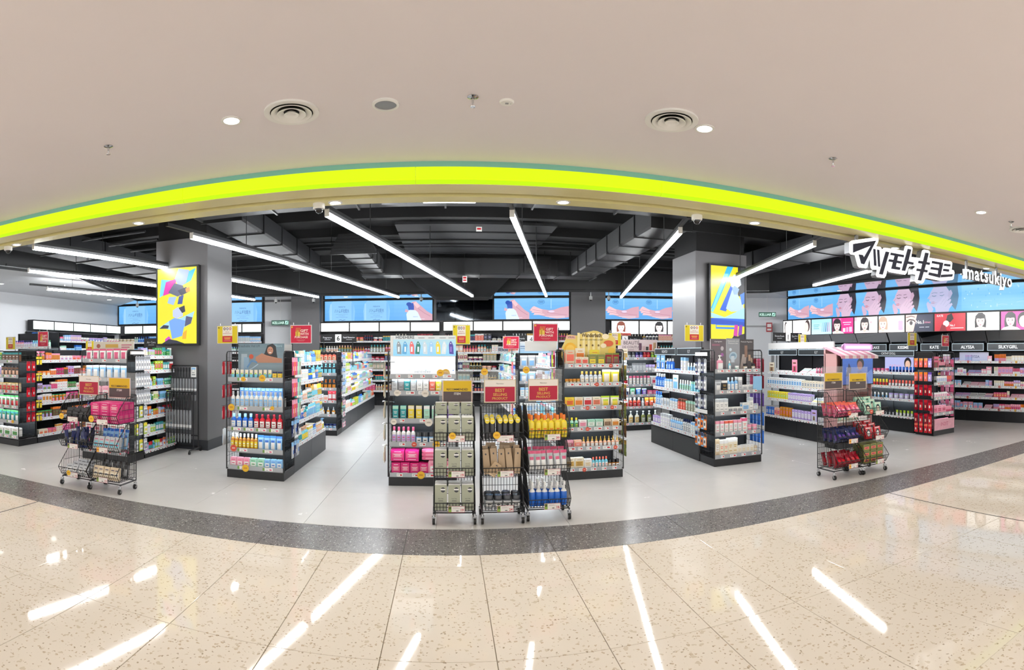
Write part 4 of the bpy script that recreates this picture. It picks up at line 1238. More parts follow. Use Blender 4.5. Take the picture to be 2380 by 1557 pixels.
talker(m2, .125, -.048, .815, .066, 'yellow', 'on the top lip of the rolled cloth rack')
talker(m2, .04, .33, 1.375, .068, 'yellow', 'on the clear holder above the rolled cloth rack')
# centre rack 3
o, m3 = basket_rack('black wire rack of yellow bottles and blue sprays under a best selling card', .742, 4.99, .392, .33, T3, 1.07, ('g16', 'g21', 'g39'), ('best', .05, .30, 1.085, .215, .10), lip=.085, out=.055)
heap(m3, 'bottle', ('yellow', 'yellow', 'orange'), 12, .01, .382, -.02, .26, .765, .21, .058, .05, 'in the top basket of the blue spray rack', 2, .02, 6, 'square shampoo bottle', jitter=.3)
heap(m3, 'pouch', ('silver', 'white', 'rose'), 12, .01, .382, -.01, .26, .445, .20, .064, .05, 'in the middle basket of the blue spray rack', 2, .1, 7, 'laundry pouch', jitter=1.4, step=.012)
heap(m3, 'trigger', ('blue', 'blue', 'white'), 12, .02, .375, -.01, .25, .13, .225, .062, .06, 'in the bottom basket of the blue spray rack', 2, .0, 8, 'cleaning spray', jitter=.4)
talker(m3, .03, .33, 1.39, .068, 'yellow', 'on the clear holder above the blue spray rack')

# left pair
T3b = (.13, .46, .77)
o, l1 = basket_rack('black wire rack of navy pouches and grey packs under a best selling card', -4.22, 4.95, .41, .34, T3b, 1.08, ('w12', 'g12', 'w12'), ('best', .0, .305, 1.045, .235, .06), lip=.09, out=.06)
heap(l1, 'packet', ('black', 'charcoal', 'charcoal'), 12, .03, .38, .0, .28, .775, .15, .075, .03, 'in the top basket of the navy pouch rack', 3, .3, 11, 'foil pack', jitter=1.8)
heap(l1, 'pouch', ('navy', 'black', 'navy'), 14, .03, .38, -.02, .28, .465, .18, .055, .045, 'in the middle basket of the navy pouch rack', 3, .2, 12, 'gummy pouch', jitter=2.4, step=.012)
heap(l1, 'softpack', ('silver', 'white', 'charcoal'), 11, .04, .37, .0, .27, .135, .11, .085, .04, 'in the bottom basket of the navy pouch rack', 3, .4, 13, 'wrapped glove pack', step=.016, jitter=2.2)
talker(l1, .06, -.075, .82, .07, 'yellow', 'on the top lip of the navy pouch rack')
talker(l1, .17, -.078, .17, .06, 'yellow', 'on the bottom lip of the navy pouch rack')
o, l2 = basket_rack('black wire rack of magenta cotton boxes under a recommended item card', -3.80, 4.95, .41, .34, T3b, 1.08, ('g12', 'y12', 'w9'), ('rec', .03, .31, 1.03, .24, .06), lip=.09, out=.06)
lab = 'magenta cotton pad box stacked in the top basket of the magenta box rack'
for q in range(3):
    for k in range(3):
        for s in range(2): put('box', l2, .075 + k * .13, .055 + q * .105, .775 + s * .112, .124, .1, .11, ('magenta', 'rose', 'white'), lab, lab)
heap(l2, 'softpack', ('silver', 'aqua', 'rose'), 5, .02, .39, -.02, .10, .465, .15, .07, .035, 'in the middle basket of the magenta box rack', 1, .3, 14, 'wipes sleeve')
heap(l2, 'pouch', ('sky', 'white', 'blue'), 6, .02, .39, .12, .28, .468, .22, .058, .05, 'at the back of the middle basket of the magenta box rack', 1, .1, 15, 'wipes pouch')
heap(l2, 'softpack', ('beige', 'cream', 'navy'), 5, .02, .39, -.02, .09, .135, .145, .07, .03, 'in the bottom basket of the magenta box rack', 1, .3, 16, 'razor sleeve')
heap(l2, 'pouch', ('charcoal', 'silver', 'black'), 5, .02, .39, .12, .28, .138, .18, .07, .05, 'at the back of the bottom basket of the magenta box rack', 1, .1, 17, 'foil pouch')
talker(l2, .08, -.078, .82, .075, 'yellow', 'on the top lip of the magenta box rack')

# right pair
T3c = (.13, .44, .76)
o, r1_ = basket_rack('black wire rack of pink and crimson slim pouches under a recommended item card', 4.36, 5.08, .44, .34, T3c, 1.08, ('y6', 'y6', 'w6'), ('rec', .10, .31, 1.09, .215, .08), lip=.09, out=.06)
for z, cs, nm, sd in ((.765, ('rose', 'pink', 'coral'), 'top', 21), (.445, ('navy', 'purple', 'navy'), 'middle', 22), (.135, ('crimson', 'red', 'crimson'), 'bottom', 23)):
    heap(r1_, 'pouch', cs, 18, .02, .42, .0, .3, z, .165, .064, .045, 'in the %s basket of the pink pouch rack' % nm, 3, .2, sd, 'slim body wash pouch')
    heap(r1_, 'pouch', cs, 5, .03, .41, -.045, -.02, z + .05, .12, .066, .03, 'lying at the front lip of the %s basket of the pink pouch rack' % nm, 1, .75, sd + 30, 'slim body wash pouch')
talker(r1_, .17, -.078, .815, .06, 'red', 'on the top lip of the pink pouch rack')
o, r2_ = basket_rack('black wire rack of portrait mask packs under a recommended item card', 4.83, 5.06, .40, .34, T3c, 1.08, ('g12', 'w39', 'w39'), ('rec', .04, .32, 1.07, .22, .08), lip=.09, out=.06)
heap(r2_, 'portrait', ('mint', 'cream', 'black'), 6, .03, .37, -.01, .27, .765, .15, .125, .03, 'in the top basket of the mask pack rack', 3, .2, 24, 'printed mask pack', step=.03, lvl=0)
heap(r2_, 'portrait', ('red', 'white', 'black'), 6, .03, .37, -.01, .27, .445, .15, .125, .03, 'in the middle basket of the mask pack rack', 3, .2, 25, 'printed mask pack', step=.03, lvl=0)
lab = 'patterned olive and red bath tablet box in the bottom basket of the mask pack rack'
for q in range(2):
    for k in range(3):
        for s in range(3): put('softpack', r2_, .07 + k * .122, .06 + q * .12, .135 + s * .082, .115, .08, .08, ('olive', 'coral', 'navy'), lab, lab)
talker(r2_, .06, -.078, .81, .06, 'red', 'on the top lip of the mask pack rack')
# ------------------------------------------------------------------ end displays and aisle runs
def put_rows(Mx, w, shelves, specs, where, y=.02, lvl=1, deep=2, seed=0):
    n = len(shelves)
    for i, (z, sp) in enumerate(zip(shelves, specs)):
        nm = 'top' if i == 0 else ('bottom' if i == n - 1 else ORD[i])
        fill(Mx, .03, w - .03, y, z, sp, 'on the %s shelf of the %s' % (nm, where), lvl, deep, seed + i)

def pole_sign(label, x, y, z, w, h, style, rz=0.0, post_h=.35, px=None):
    o = thing('promo_sign', label, 'sign', (x, y, z), rz)
    sign_card(o, -w / 2, 0, .0, w, h, style)
    m = MB(); m.box(-w / 2 - .004, w / 2 + .004, .004, .012, -.004, h + .006); m.build('sign_frame', 'grey_metal', o)
    for sx in (-.36, .36): MB().rod((sx * w, .012, h - .01), (sx * w, .012, h + .035), .004, 6).build('clip', 'white_metal', o)
    px = w / 2 - .02 if px is None else px
    MB().rod((px, .02, -post_h), (px, .02, h * .8), .006, 6).build('post', 'dark', o)
    return o

# ---- A : snack end and aisle
zA = (1.42, 1.17, .905, .65, .40, .145)
o, MA = endcap('black end display of snack pouches beside the aisle of party bags', -7.25, 6.46, .80, .45, zA, 1.60, tags=3)
put_rows(MA, .8, zA, ('carton 4 green/lime/white .15 .08; carton 5 brown/teal/white .15 .08', 'pouch 3 lilac/purple/white .17 .1; pouch 5 brown/peach/black .17 .09',
    'can 7 beige/red/gold .15 .1', 'pouch 7 white/red/green .19 .11', 'pouch 7 teal/white/green .19 .11', 'softpack 4 white/green/olive .15 .17'), 'snack end display', deep=1)
for i, (x, c) in enumerate(((.12, 'red'), (.5, 'red'), (.3, 'yellow'), (.66, 'yellow'))): talker(MA, x, -.006, zA[i + 1] + .005, .055, c, 'on shelf edge %s of the snack end display' % ('two', 'three', 'four', 'five')[i])
FA = frame_m((-6.44, 6.50, 0), PI / 2)
hooks(FA, (.10, .22), (1.42, 1.22, .98, .74, .56), -.10, 'sachet', [('red', 'crimson', 'silver')], .16, .09, 'on the side grid of the snack end display', 1, label_noun='candy bag')
hooks(FA, (.34, .42), (1.50, 1.22, .76, .54), -.08, 'packet', [('black', 'yellow', 'yellow')], .16, .065, 'on the side grid of the snack end display', 1, label_noun='honey lozenge pack')
zr = (1.42, 1.15, .90, .68, .41, .13)
o, MR, ys = run_shelf('black shelving run of sweets and small gifts behind the snack end', (-6.45, 6.93, 0), PI / 2, 4.2, .8, zr, 1.62, .10, led=False, base='base_black')
rnd = random.Random(5)
for i, z in enumerate(zr):
    fill(MR, .05, 2.0, ys[i], z, gen(rnd, 1.95, ['rose', 'pink', 'orange', 'cream', 'lilac', 'brown', 'white', 'green', 'amber', 'magenta'], ['box', 'softpack', 'pouch', 'carton'], .12, .18, (2, 4)), 'on the %s shelf of the sweets aisle' % (ORD[i] if i < 5 else 'bottom'), 0, 1, i)

# ---- B : tissue end, travel aisle
zB = (1.45, 1.18, .93, .66, .40, .13)
o, MBm = endcap('black end display of pink handled cotton pouches behind the left basket racks', -5.05, 6.40, .80, .45, zB, 1.60, tags=4)
put_rows(MBm, .8, zB, ('pouch 6 white/rose/rose .17 .12', 'pouch 6 sky/white/white .2 .12', 'softpack 5 pink/white/rose .15 .13', 'bottle 9 silver/sky/navy .17', 'softpack 5 white/pink/red .14 .14', 'box 6 rose/white/white .15 .12'), 'cotton pouch end display', deep=1)
q = thing('header_card', 'long cream header card above the cotton pouch end display', 'sign', (-5.0, 6.62, 1.60))
MB().box(0, .72, 0, .01, 0, .13).build('board', 'white_metal', q); a = Art(0, 0, .72, .13, -.001); a.rect(0, 1, 0, 1, 'cfc8b8'); a.rect(.3, .62, .3, .7, 'c9a24a'); a.el(.12, .5, .05, .25, 'a05a48'); a.rect(.7, .95, .55, .65, 'b04a6a'); a.rect(.7, .9, .3, .4, 'b04a6a'); a.done('print', 'paint', q)
FB = frame_m((-4.245, 6.44, 0), PI / 2)
hooks(FB, (.07, .14, .21, .28, .35, .41), (1.52, 1.28, 1.04), -.10, 'packet', [('silver', 'grey', 'white')], .21, .06, 'on the side grid of the cotton pouch end display', 1, label_noun='ear care pack')
hooks(FB, (.1, .22, .34), (.80, .55, .32), -.08, 'packet', [('white', 'silver', 'grey'), ('lime', 'yellow', 'white')], .17, .09, 'low on the side grid of the cotton pouch end display', 1)
for zz in (1.54, .82, .57): MB().box(-5.05 + .8 + .01, -5.05 + .8 + .03, 6.46, 6.82, zz, zz + .045).build('price_channel', 'white_metal', label='white price channel on the side grid at height of %s packs' % {1.54: 'the top', .82: 'the lower', .57: 'the lowest'}[zz], cat='price rail', group='side grid price channels')
zr = (1.50, 1.28, 1.04, .82, .59, .335, .09)
o, MR, ys = run_shelf('black shelving run of travel toiletries beside the grey column', (-4.25, 6.88, 0), PI / 2, .98, .8, zr, 1.60, .08, led=False, base='base_black')
rnd = random.Random(11)
for i, z in enumerate(zr):
    fill(MR, .02, .96, ys[i], z, gen(rnd, .94, ['mint', 'white', 'sky', 'teal', 'lime', 'orange', 'red', 'lilac', 'cream', 'green'], ['box', 'tube', 'bottle', 'carton', 'packet'], .11, .16, (1, 3)), 'on the %s shelf of the travel aisle' % ('top', 'second', 'third', 'fourth', 'fifth', 'sixth', 'bottom')[i], 0, 1, i)

# ---- umbrella rack
o = thing('umbrella_rack', 'black wheeled rack hung with grey umbrellas in front of the column', 'rack', (-4.28, 7.45, 0), 0)
m = MB()
for x in (0, .47):
    m.rod((x, .32, .06), (x, .32, 1.36), .011, 6); m.rod((x, .0, .06), (x, .42, .06), .011, 6); m.rod((x, .14, .06), (x, .14, .95), .009, 6)
m.rod((0, .32, 1.36), (.47, .32, 1.36), .011, 6); m.rod((0, .14, .95), (.47, .14, .95), .009, 6); m.rod((0, .32, .25), (.47, .32, .25), .008, 6); m.rod((0, .42, .06), (.47, .42, .06), .01, 6)
m.build('frame', 'wire', o)
for x in (0, .47):
    for y in (.01, .40): MB().rod((x - .012, y, .025), (x + .012, y, .025), .025, 12).build('wheel', 'rubber', o)
um = MB(); um.use('8c8e92'); um.lathe([(0, 0), (.014, .02), (.021, .30), (.017, .36)], 8)
um.use('2a2b2e'); um.lathe([(.018, .355), (.018, .375), (.009, .38), (.009, .46), (.016, .47), (.016, .53), (0, .54)], 8); um.use('e0e0e0'); um.lathe([(.0215, .17), (.0215, .20)], 8); um.use('3a3c40'); um.lathe([(.022, .10), (.022, .15)], 8)
ume = um.mesh('umbrella', 'paint')
for row, (yy, zz, n, sc) in enumerate(((.30, .80, 9, 1.0), (.12, .16, 9, 1.45))):
    for k in range(n):
        lab = 'folded grey umbrella with dark handle hanging on the %s row of the rack' % ('upper', 'lower')[row]
        u = link('umbrella', ume, None, (-4.28 + .03 + k * .0515, 7.45 + yy - .035, zz), label=lab, cat='umbrella', group='umbrellas on the %s rack row' % ('upper', 'lower')[row]); u.scale = (1.0, 1, sc)
q = MB(); q.use('white'); q.box(-.045, .045, 0, .004, 0, .16); q.use('sky'); q.box(-.035, .035, -.001, 0, .12, .15); q.use('grey'); q.box(-.03, .03, -.001, 0, .03, .05); q.box(-.03, .02, -.001, 0, .07, .08)
q.build('hang_tag', 'paint', None, (-3.86, 7.70, 1.18), label='white information tag hanging on the umbrella rack', cat='tag')

# ---- C : sunscreen end
zC = (1.23, .87, .61, .35, .13)
o, MC = endcap('black end display of sunscreen with a smiling woman poster', -2.70, 6.33, .745, .45, zC, 1.58, tags=3)
put_rows(MC, .745, zC, ('tube 9 cream/aqua/lime .12 .045; carton 2 yellow/navy/red .1 .05', 'bottle 11 white/sky/silver .21 .055', ':deodorant bottle: bottle 4 blue/white/sky .19 .07; :deodorant bottle: bottle 5 red/white/crimson .19 .07', 'bottle 7 amber/yellow/white .20 .052; pouch 4 sky/white/blue .19 .08',
                       'softpack 3 pink/white/rose .12 .09; softpack 2 mint/white/green .12 .1; softpack 3 sky/white/blue .12 .08'), 'sunscreen end display', deep=1)
q = thing('shelf_riser', 'raised back row of blue sunscreen boxes on the second shelf', 'shelf riser', (-2.62, 6.52, .87)); MB().box(0, .58, 0, .2, 0, .11).build('riser', 'white_metal', q)
fill(MC, .08, .66, .22, .981, 'box 10 sky/blue/white .13 .055', 'on the riser of the sunscreen end display', 0, 1)
q = thing('poster_board', 'grey blue sunscreen poster of a smiling woman resting on her arms', 'poster', (-2.67, 6.63, 1.24))
MB().box(0, .63, 0, .012, 0, .44).build('board', 'white_metal', q)
a = Art(0, 0, .63, .44, -.001); a.grad(0, 1, 0, 1, '8fa4ae', '6d8794'); a.text('Breathable Veil UV', .24, .9, .032, '3c4c56', maxw=.3); a.text('Bioré', .88, .9, .03, '9fc0cf')
a.pg([(.52, .62), (.58, .72), (.64, .95), (.75, 1.0), (.82, .92), (.84, .7), (.86, .55), (.7, .5)], '1c1a1c'); a.el(.70, .80, .065, .115, 'c98e72'); a.pg([(.38, .6), (.52, .72), (.62, .66), (.8, .6), (.95, .56), (.95, .44), (.4, .44)], 'bc8468')
a.st([(.665, .83), (.685, .835)], .005, '2a1a16'); a.st([(.715, .83), (.735, .825)], .005, '2a1a16'); a.pg([(.67, .755), (.73, .75), (.72, .725), (.69, .72)], 'f2e6e0')
a.pg([(.06, .1), (.07, .7), (.2, .7), (.2, .1)], 'a8bcc8'); a.pg([(.12, .12), (.13, .6), (.24, .6), (.24, .12)], '8fb2cc'); a.el(.29, .62, .05, .07, 'c8502c'); a.st([(.2, .3), (.3, .5), (.42, .45)], .02, '5f8fc0'); a.st([(.2, .2), (.32, .28), (.44, .4)], .012, 'b8d0e0')
a.text('ROHTO', .25, .03, .03, '5a6a74'); a.done('print', 'gloss', q)
for x, z, d, c, w_ in ((.22, 1.235, .06, 'yellow', 'top edge, small'), (.47, 1.25, .085, 'yellow', 'top edge, large'), (.06, .88, .085, 'yellow', 'second edge, large'), (.6, .885, .05, 'yellow', 'second edge, small'), (.09, .37, .085, 'red', 'fourth edge'), (.25, .13, .09, 'yellow', 'bottom edge')): talker(MC, x, -.008, z, d, c, 'on the %s of the sunscreen end display' % w_)
FC = frame_m((-1.95, 6.37, 0), PI / 2)
hooks(FC, (.06, .14, .22, .30, .38), (1.50, 1.24, .98), -.10, 'sachet', [('rose', 'pink', 'cream'), ('coral', 'pink', 'white'), ('rose', 'pink', 'cream'), ('mint', 'teal', 'white'), ('sage', 'mint', 'white')], .22, .075, 'on the side grid of the sunscreen end display', 1)
hooks(FC, (.08, .2, .32), (.72, .46), -.09, 'sachet', [('navy', 'sky', 'white'), ('silver', 'sky', 'blue')], .2, .1, 'low on the side grid of the sunscreen end display', 1)
FCl = frame_m((-2.72, 6.75, 0), -PI / 2)
hooks(FCl, (.08, .2, .32), (1.45, 1.15, .88), -.09, 'packet', [('red', 'crimson', 'white')], .17, .07, 'on the outer grid of the sunscreen end display', 1)
hooks(FCl, (.08, .2, .32), (.6,), -.08, 'packet', [('white', 'silver', 'sky')], .22, .1, 'low on the outer grid of the sunscreen end display', 1)
zr = (1.41, 1.15, .88, .62, .335)
o, MR, ys = run_shelf('black shelving run of suncare bottles behind the sunscreen end', (-1.96, 6.80, 0), PI / 2, 1.85, .74, zr, 1.58, .31, header=None)
SUN = ['white', 'sky', 'aqua', 'yellow', 'peach', 'gold', 'teal', 'cream', 'white', 'blue']
rnd = random.Random(21)
for i, z in enumerate(zr):
    fill(MR, .02, 1.83, ys[i], z, gen(rnd, 1.8, SUN, ['tube', 'bottle', 'carton', 'box', 'pump', 'packet'], .15, .2, (2, 4)), 'on the %s shelf of the suncare aisle' % (ORD[i] if i < 4 else 'bottom'), 0, 1, i)
q = thing('header_card', 'pale header board with a face at the near end of the suncare aisle', 'sign', (-2.0, 6.86, 1.58), 0)
MB().box(-.62, 0, 0, .012, 0, .09).build('board', 'white_metal', q)
pole_sign('yellow special price sign above the sunscreen end display', -2.82, 6.62, 1.685, .29, .23, 'special')
pole_sign('crimson gift with purchase sign above the sunscreen end display', -1.855, 6.75, 1.685, .28, .23, 'gift', px=-.12)

# ---- D : second row behind C
zD = (1.40, 1.16, .88, .64, .38, .12)
o, MD = endcap('black end display of shampoo bottles behind the sunscreen aisle', -2.85, 10.10, .78, .42, zD, 1.58, tags=4)
put_rows(MD, .78, zD, ('pump 9 coral/peach/black .2 .08', 'pump 9 black/aqua/aqua .2 .08', 'pump 9 black/amber/orange .18 .08', 'box 6 white/peach/rose .12 .1; box 2 red/white/white .2 .08', 'box 1 rose/white/white .3 .08; dropper 6 amber/white/silver .16 .07', 'box 5 cream/gold/white .1 .1; jar 4 silver/sky/navy .1 .08'), 'shampoo end display', lvl=0, deep=1)
FD = frame_m((-2.06, 10.14, 0), PI / 2)
hooks(FD, (.06, .14, .22, .30), (1.54, 1.28, 1.02), -.10, 'packet', [('navy', 'sky', 'silver'), ('silver', 'sky', 'white')], .24, .07, 'on the side grid of the shampoo end display', 1)
hooks(FD, (.06, .16, .26), (.72, .50, .30), -.10, 'packet', [('grey', 'charcoal', 'pink'), ('charcoal', 'grey', 'white')], .17, .09, 'low on the side grid of the shampoo end display', 1)
zr = (1.41, 1.16, .93, .70, .37)
o, MR, ys = run_shelf('long black shelving run of facial care behind the shampoo end', (-2.07, 10.53, 0), PI / 2, 4.9, .76, zr, 1.58, .33)
FACE = ['white', 'sky', 'aqua', 'white', 'cream', 'yellow', 'lime', 'mint', 'peach', 'coral', 'lilac', 'blue']
rnd = random.Random(31)
for i, z in enumerate(zr):
    fill(MR, .02, 4.88, ys[i], z, gen(rnd, 4.8, FACE, ['tube', 'bottle', 'carton', 'box', 'pump', 'softpack'], .15, .2, (3, 6)), 'on the %s shelf of the facial care aisle' % (ORD[i] if i < 4 else 'bottom'), 0, 1, i)

# ---- E : lit tote display
zE = (1.285, 1.09, .765, .487, .125)
o, ME = endcap('black end display with a glowing header of miniature perfume bags', -.69, 6.39, .80, .45, zE, 1.58, tags=4)
kz = MB(); kz.prism([(0, 0), (.0, .465), (.06, .465), (.12, .03)], (.015, .04, 1.30), (0, 1, 0), (0, 0, 1), (-1, 0, 0), .77); kz.build('header_case', 'white_metal', o)
a = Art(.02, 1.31, .76, .205, .037); a.grad(0, 1, 0, 1, 'ffffff', 'f4fbff', 4); a.text('HIDEHERE', .5, .05, .03, '9aa0a8'); a.pg([(.28, .22), (.3, .26), (.29, .2)], '5ab4e0'); a.pg([(.53, .22), (.56, .26), (.55, .2)], '6ab8c0'); a.pg([(.78, .24), (.82, .24), (.8, .2)], 'd0b030'); a.pg([(.95, .2), (.98, .26), (.98, .18)], '3a7ac0'); a.done('glowing_panel', 'lightbox', o)
a = Art(.05, 1.525, .74, .235, .037); a.grad(0, 1, 0, 1, '8fd0f4', 'b8d8dc', 6)
a.rect(0, 1, .82, 1, 'd4d6d2'); a.text('HIDEHERE', .19, .86, .034, '3a4048', maxw=.27)
for k, c in enumerate(('8c9498', '5aa4d0', 'e86a6a', '1f7a6a', 'c8d4d8', '9cc8e8', 'e8d040', 'd8e0e0', '4a3a9a')):
    x = .085 + k * .104; t = .012 * (-1) ** k
    a.pg([(x - .035 + t, .1), (x + .035 + t, .08), (x + .04, .52), (x + .01, .72), (x - .012, .72), (x - .03, .55)], c); a.pg([(x - .012, .2), (x + .016, .2), (x + .018, .46), (x - .01, .46)], 'dfe8ea' if k != 8 else '8a6ac0'); a.el(x, .62, .008, .03, 'f0f0f0')
for k in (.4, .56, .74, .88): a.rect(k, k + .1, .88, .91, '6a7074')
a.done('header_print', 'screen', o)
put_rows(ME, .8, zE[1:], ('carton 1 silver/grey/grey .17 .07; carton 1 grey/white/silver .17 .07; carton 1 teal/aqua/white .17 .07; carton 1 silver/sky/white .17 .07; carton 2 white/silver/grey .17 .07; carton 1 coral/pink/white .17 .07; carton 1 yellow/cream/white .17 .07; carton 2 white/sky/silver .17 .07',
    'carton 2 teal/mint/white .17 .07; carton 2 yellow/cream/white .17 .07; carton 2 mint/white/sage .17 .07; carton 1 navy/sky/white .17 .07; carton 1 purple/lilac/white .17 .07',
    'bottle 5 white/lilac/rose .2 .06; jar 6 sky/white/charcoal .14 .08', ':cotton pad box: box 4 magenta/rose/white .14 .17; softpack 2 pink/white/rose .17 .24'), 'tote charm end display', deep=1)
lab = 'magenta cotton pad box stacked on the bottom shelf of the tote charm end display'
for k in range(2): put('box', ME, .1 + k * .17, .13, .125 + .155, .16, .16, .13, ('magenta', 'rose', 'white'), lab, lab)
lab = 'flat pink cotton wrap lying on the softpacks of the tote charm end display'
for k in range(3): put('softpack', ME, .52, .14, .30 + k * .042, .26, .2, .04, ('rose', 'pink', 'pink'), lab, lab)
for x, z, d, c, w_ in ((.10, 1.09, .075, 'white', 'second edge, near end'), (.43, 1.085, .085, 'white', 'second edge, middle'), (.06, .75, .07, 'white', 'third edge, near end'), (.47, .745, .09, 'white', 'third edge, middle'), (.30, .487, .06, 'red', 'fourth edge'), (.56, .49, .085, 'yellow', 'fourth edge'), (.38, .13, .09, 'yellow', 'bottom edge'), (.67, 1.32, .10, 'yellow', 'glowing header')): talker(ME, x, -.008 if z < 1.3 else .03, z, d, c, 'on the %s of the tote charm end display' % w_)
FEl = frame_m((-.71, 6.80, 0), -PI / 2)
hooks(FEl, (.30, .38), (1.45, 1.22, .98, .72, .46), -.05, 'packet', [('cream', 'sage', 'beige')], .2, .07, 'on the outer grid of the tote charm end display', 1, label_noun='comb pack')
pole_sign('yellow special price sign above the tote charm display next to the sage towel rack', .178, 6.95, 1.67, .22, .245, 'special', px=-.09)
pole_sign('small yellow special price sign behind the glowing tote header', -.62, 8.6, 1.62, .24, .15, 'special')
zr = (1.41, 1.15, .88, .62, .335)
o, MRx, ys = run_shelf('black shelving run behind the glowing tote display', (.11, 6.86, 0), PI / 2, 2.0, .78, zr, 1.55, .31)

# ---- F : soap display with yellow header
zF = (1.40, 1.17, .88, .62, .38, .12)
o, MF = endcap('black end display of novelty soaps under a scalloped yellow header', 1.41, 6.53, .76, .45, zF, 1.60, tags=6)
hd = thing('header_card', 'scalloped yellow striped header card lettered for novelty soap', 'sign', (1.47, 6.72, 1.41))
pts = [(0, 0), (.66, 0), (.67, .24), (.66, .33), (.62, .37), (.57, .385), (.52, .36), (.49, .40), (.42, .43), (.37, .435), (.33, .425), (.25, .41), (.20, .39), (.15, .37), (.06, .38), (.02, .37), (.0, .3), (-.04, .22), (-.05, .1)]
m = MB(); m.use('e8cf74'); m.prism(pts, (0, 0, 0), (1, 0, 0), (0, 0, 1), (0, -1, 0), .012); m.build('board', 'paint', hd)
a = Art(0, 0, .66, .44, -.002); a.clip = False
for k in range(5): a.rect(.24 + k * .1, .29 + k * .1, .3, .92, 'f2e3a8')
a.rect(.02, .2, .74, .84, 'e9b8a4'); a.text('VIRAL', .12, .765, .025, '3a2420'); a.text('Wunderbath', .52, .80, .05, '4a3418', maxw=.26); a.rect(.24, .80, .70, .745, '4a3418') if 0 else None
a.text("DON'T EAT, EVERYTHING IS SOAP", .52, .70, .018, '3a2c18', maxw=.3)
for x in (.30, .42, .54, .66): a.el(x, .56, .018, .03, '7a6030')
a.el(.1, .42, .13, .22, 'f0b93a'); a.el(.1, .42, .09, .15, 'f4ca5c')
a.el(.80, .82, .07, .08, 'f6e6c0'); a.el(.86, .62, .10, .09, 'd8643a'); a.el(.76, .55, .06, .07, 'f6e6c0'); a.el(.92, .40, .07, .1, 'f2c84a')
a.done('print', 'paint', hd)
put_rows(MF, .76, zF, ('box 1 beige/coral/coral .2 .14; box 2 cream/coral/red .11 .1; softpack 2 olive/yellow/gold .14 .13; :mesh soap bag: pouch 2 crimson/brown/olive .16 .11', 'jar 4 gold/cream/amber .07 .05; bottle 5 silver/white/gold .16 .06; pouch 2 yellow/cream/white .18 .12', ':soap box: box 1 yellow/orange/red .13 .11; :soap box: box 1 cream/orange/amber .13 .11; :soap box: box 1 white/red/red .13 .11; :soap box: box 1 cream/coral/olive .13 .11; pouch 2 cream/yellow/lime .14 .12',
    'bottle 3 mint/green/yellow .14 .05; :soap box: box 1 white/pink/rose .11 .1; :soap box: box 2 mint/white/green .11 .1; :soap box: box 1 beige/brown/tan .11 .1; :soap box: box 1 cream/amber/orange .11 .1', ':soap box: box 1 pink/crimson/white .1 .1; :soap box: box 1 peach/coral/white .1 .1; dropper 9 peach/white/gold .14 .05', 'box 2 cream/gold/brown .14 .14; box 1 white/cream/gold .12 .12; bottle 5 aqua/white/coral .14 .05; jar 3 amber/white/black .1 .06'), 'novelty soap end display', deep=1)
lab = 'peach soap carton standing at the back of the top novelty soap shelf'
for x, w, h, cs in ((.25, .12, .22, ('cream', 'orange', 'amber')), (.44, .13, .2, ('yellow', 'cream', 'orange')),): put('box', MF, x, .2, 1.40, w, .06, h, cs, lab.replace('peach', cs[0]), lab.replace('peach', cs[0]))
for i, (x, s) in enumerate(((.60, 0), (.42, 1), (.30, 2), (.62, 2), (.30, 3), (.66, 4), (.26, 5))): talker(MF, x, -.008, zF[s], .05, 'red', 'tag %s on the shelf edges of the novelty soap display' % ('one', 'two', 'three', 'four', 'five', 'six', 'seven')[i])
FF = frame_m((2.18, 6.57, 0), PI / 2)
hooks(FF, (.05, .16, .28), (1.40, 1.16, .92, .68, .44), -.07, 'sachet', [('olive', 'gold', 'cream'), ('brown', 'gold', 'amber')], .2, .09, 'on the outer grid of the novelty soap display', 1)
FFl = frame_m((1.395, 6.95, 0), -PI / 2)
hooks(FFl, (.10, .2, .3), (1.58, 1.36), -.10, 'sachet', [('purple', 'lilac', 'white'), ('lime', 'green', 'yellow'), ('crimson', 'rose', 'white')], .2, .1, 'on the inner grid of the novelty soap display', 1)
zr = (1.36, 1.10, .85, .60, .335)
o, MR, ys = run_shelf('black shelving run of face masks beside the novelty soap display', (1.42, 9.1, 0), -PI / 2, 2.1, .74, zr, 1.58, .31)
rnd = random.Random(41)
for i, z in enumerate(zr):
    fill(MR, .02, 2.08, ys[i], z, gen(rnd, 2.0, ['white', 'silver', 'sky', 'cream', 'aqua', 'white', 'pink', 'brown'], ['carton', 'box', 'packet', 'tube'], .16, .21, (3, 6)), 'on the %s shelf of the face mask aisle' % (ORD[i] if i < 4 else 'bottom'), 0, 1, i)
q = thing('header_card', 'blank cream header board over the face mask aisle', 'sign', (1.42, 7.0, 1.585), -PI / 2 * 0); MB().box(-.42, -.0, 0, .012, 0, .13).build('board', 'white_metal', q)
pole_sign('large crimson gift with purchase sign beside the scalloped yellow header', 1.226, 6.75, 1.705, .31, .22, 'gift', px=.17)
pole_sign('yellow special price sign beyond the scalloped yellow header', 2.17, 6.86, 1.66, .17, .16, 'special', px=-.06)
pole_sign('small crimson gift with purchase sign in front of the aisle four sign', 1.17, 10.0, 1.64, .30, .23, 'gift', px=.16)

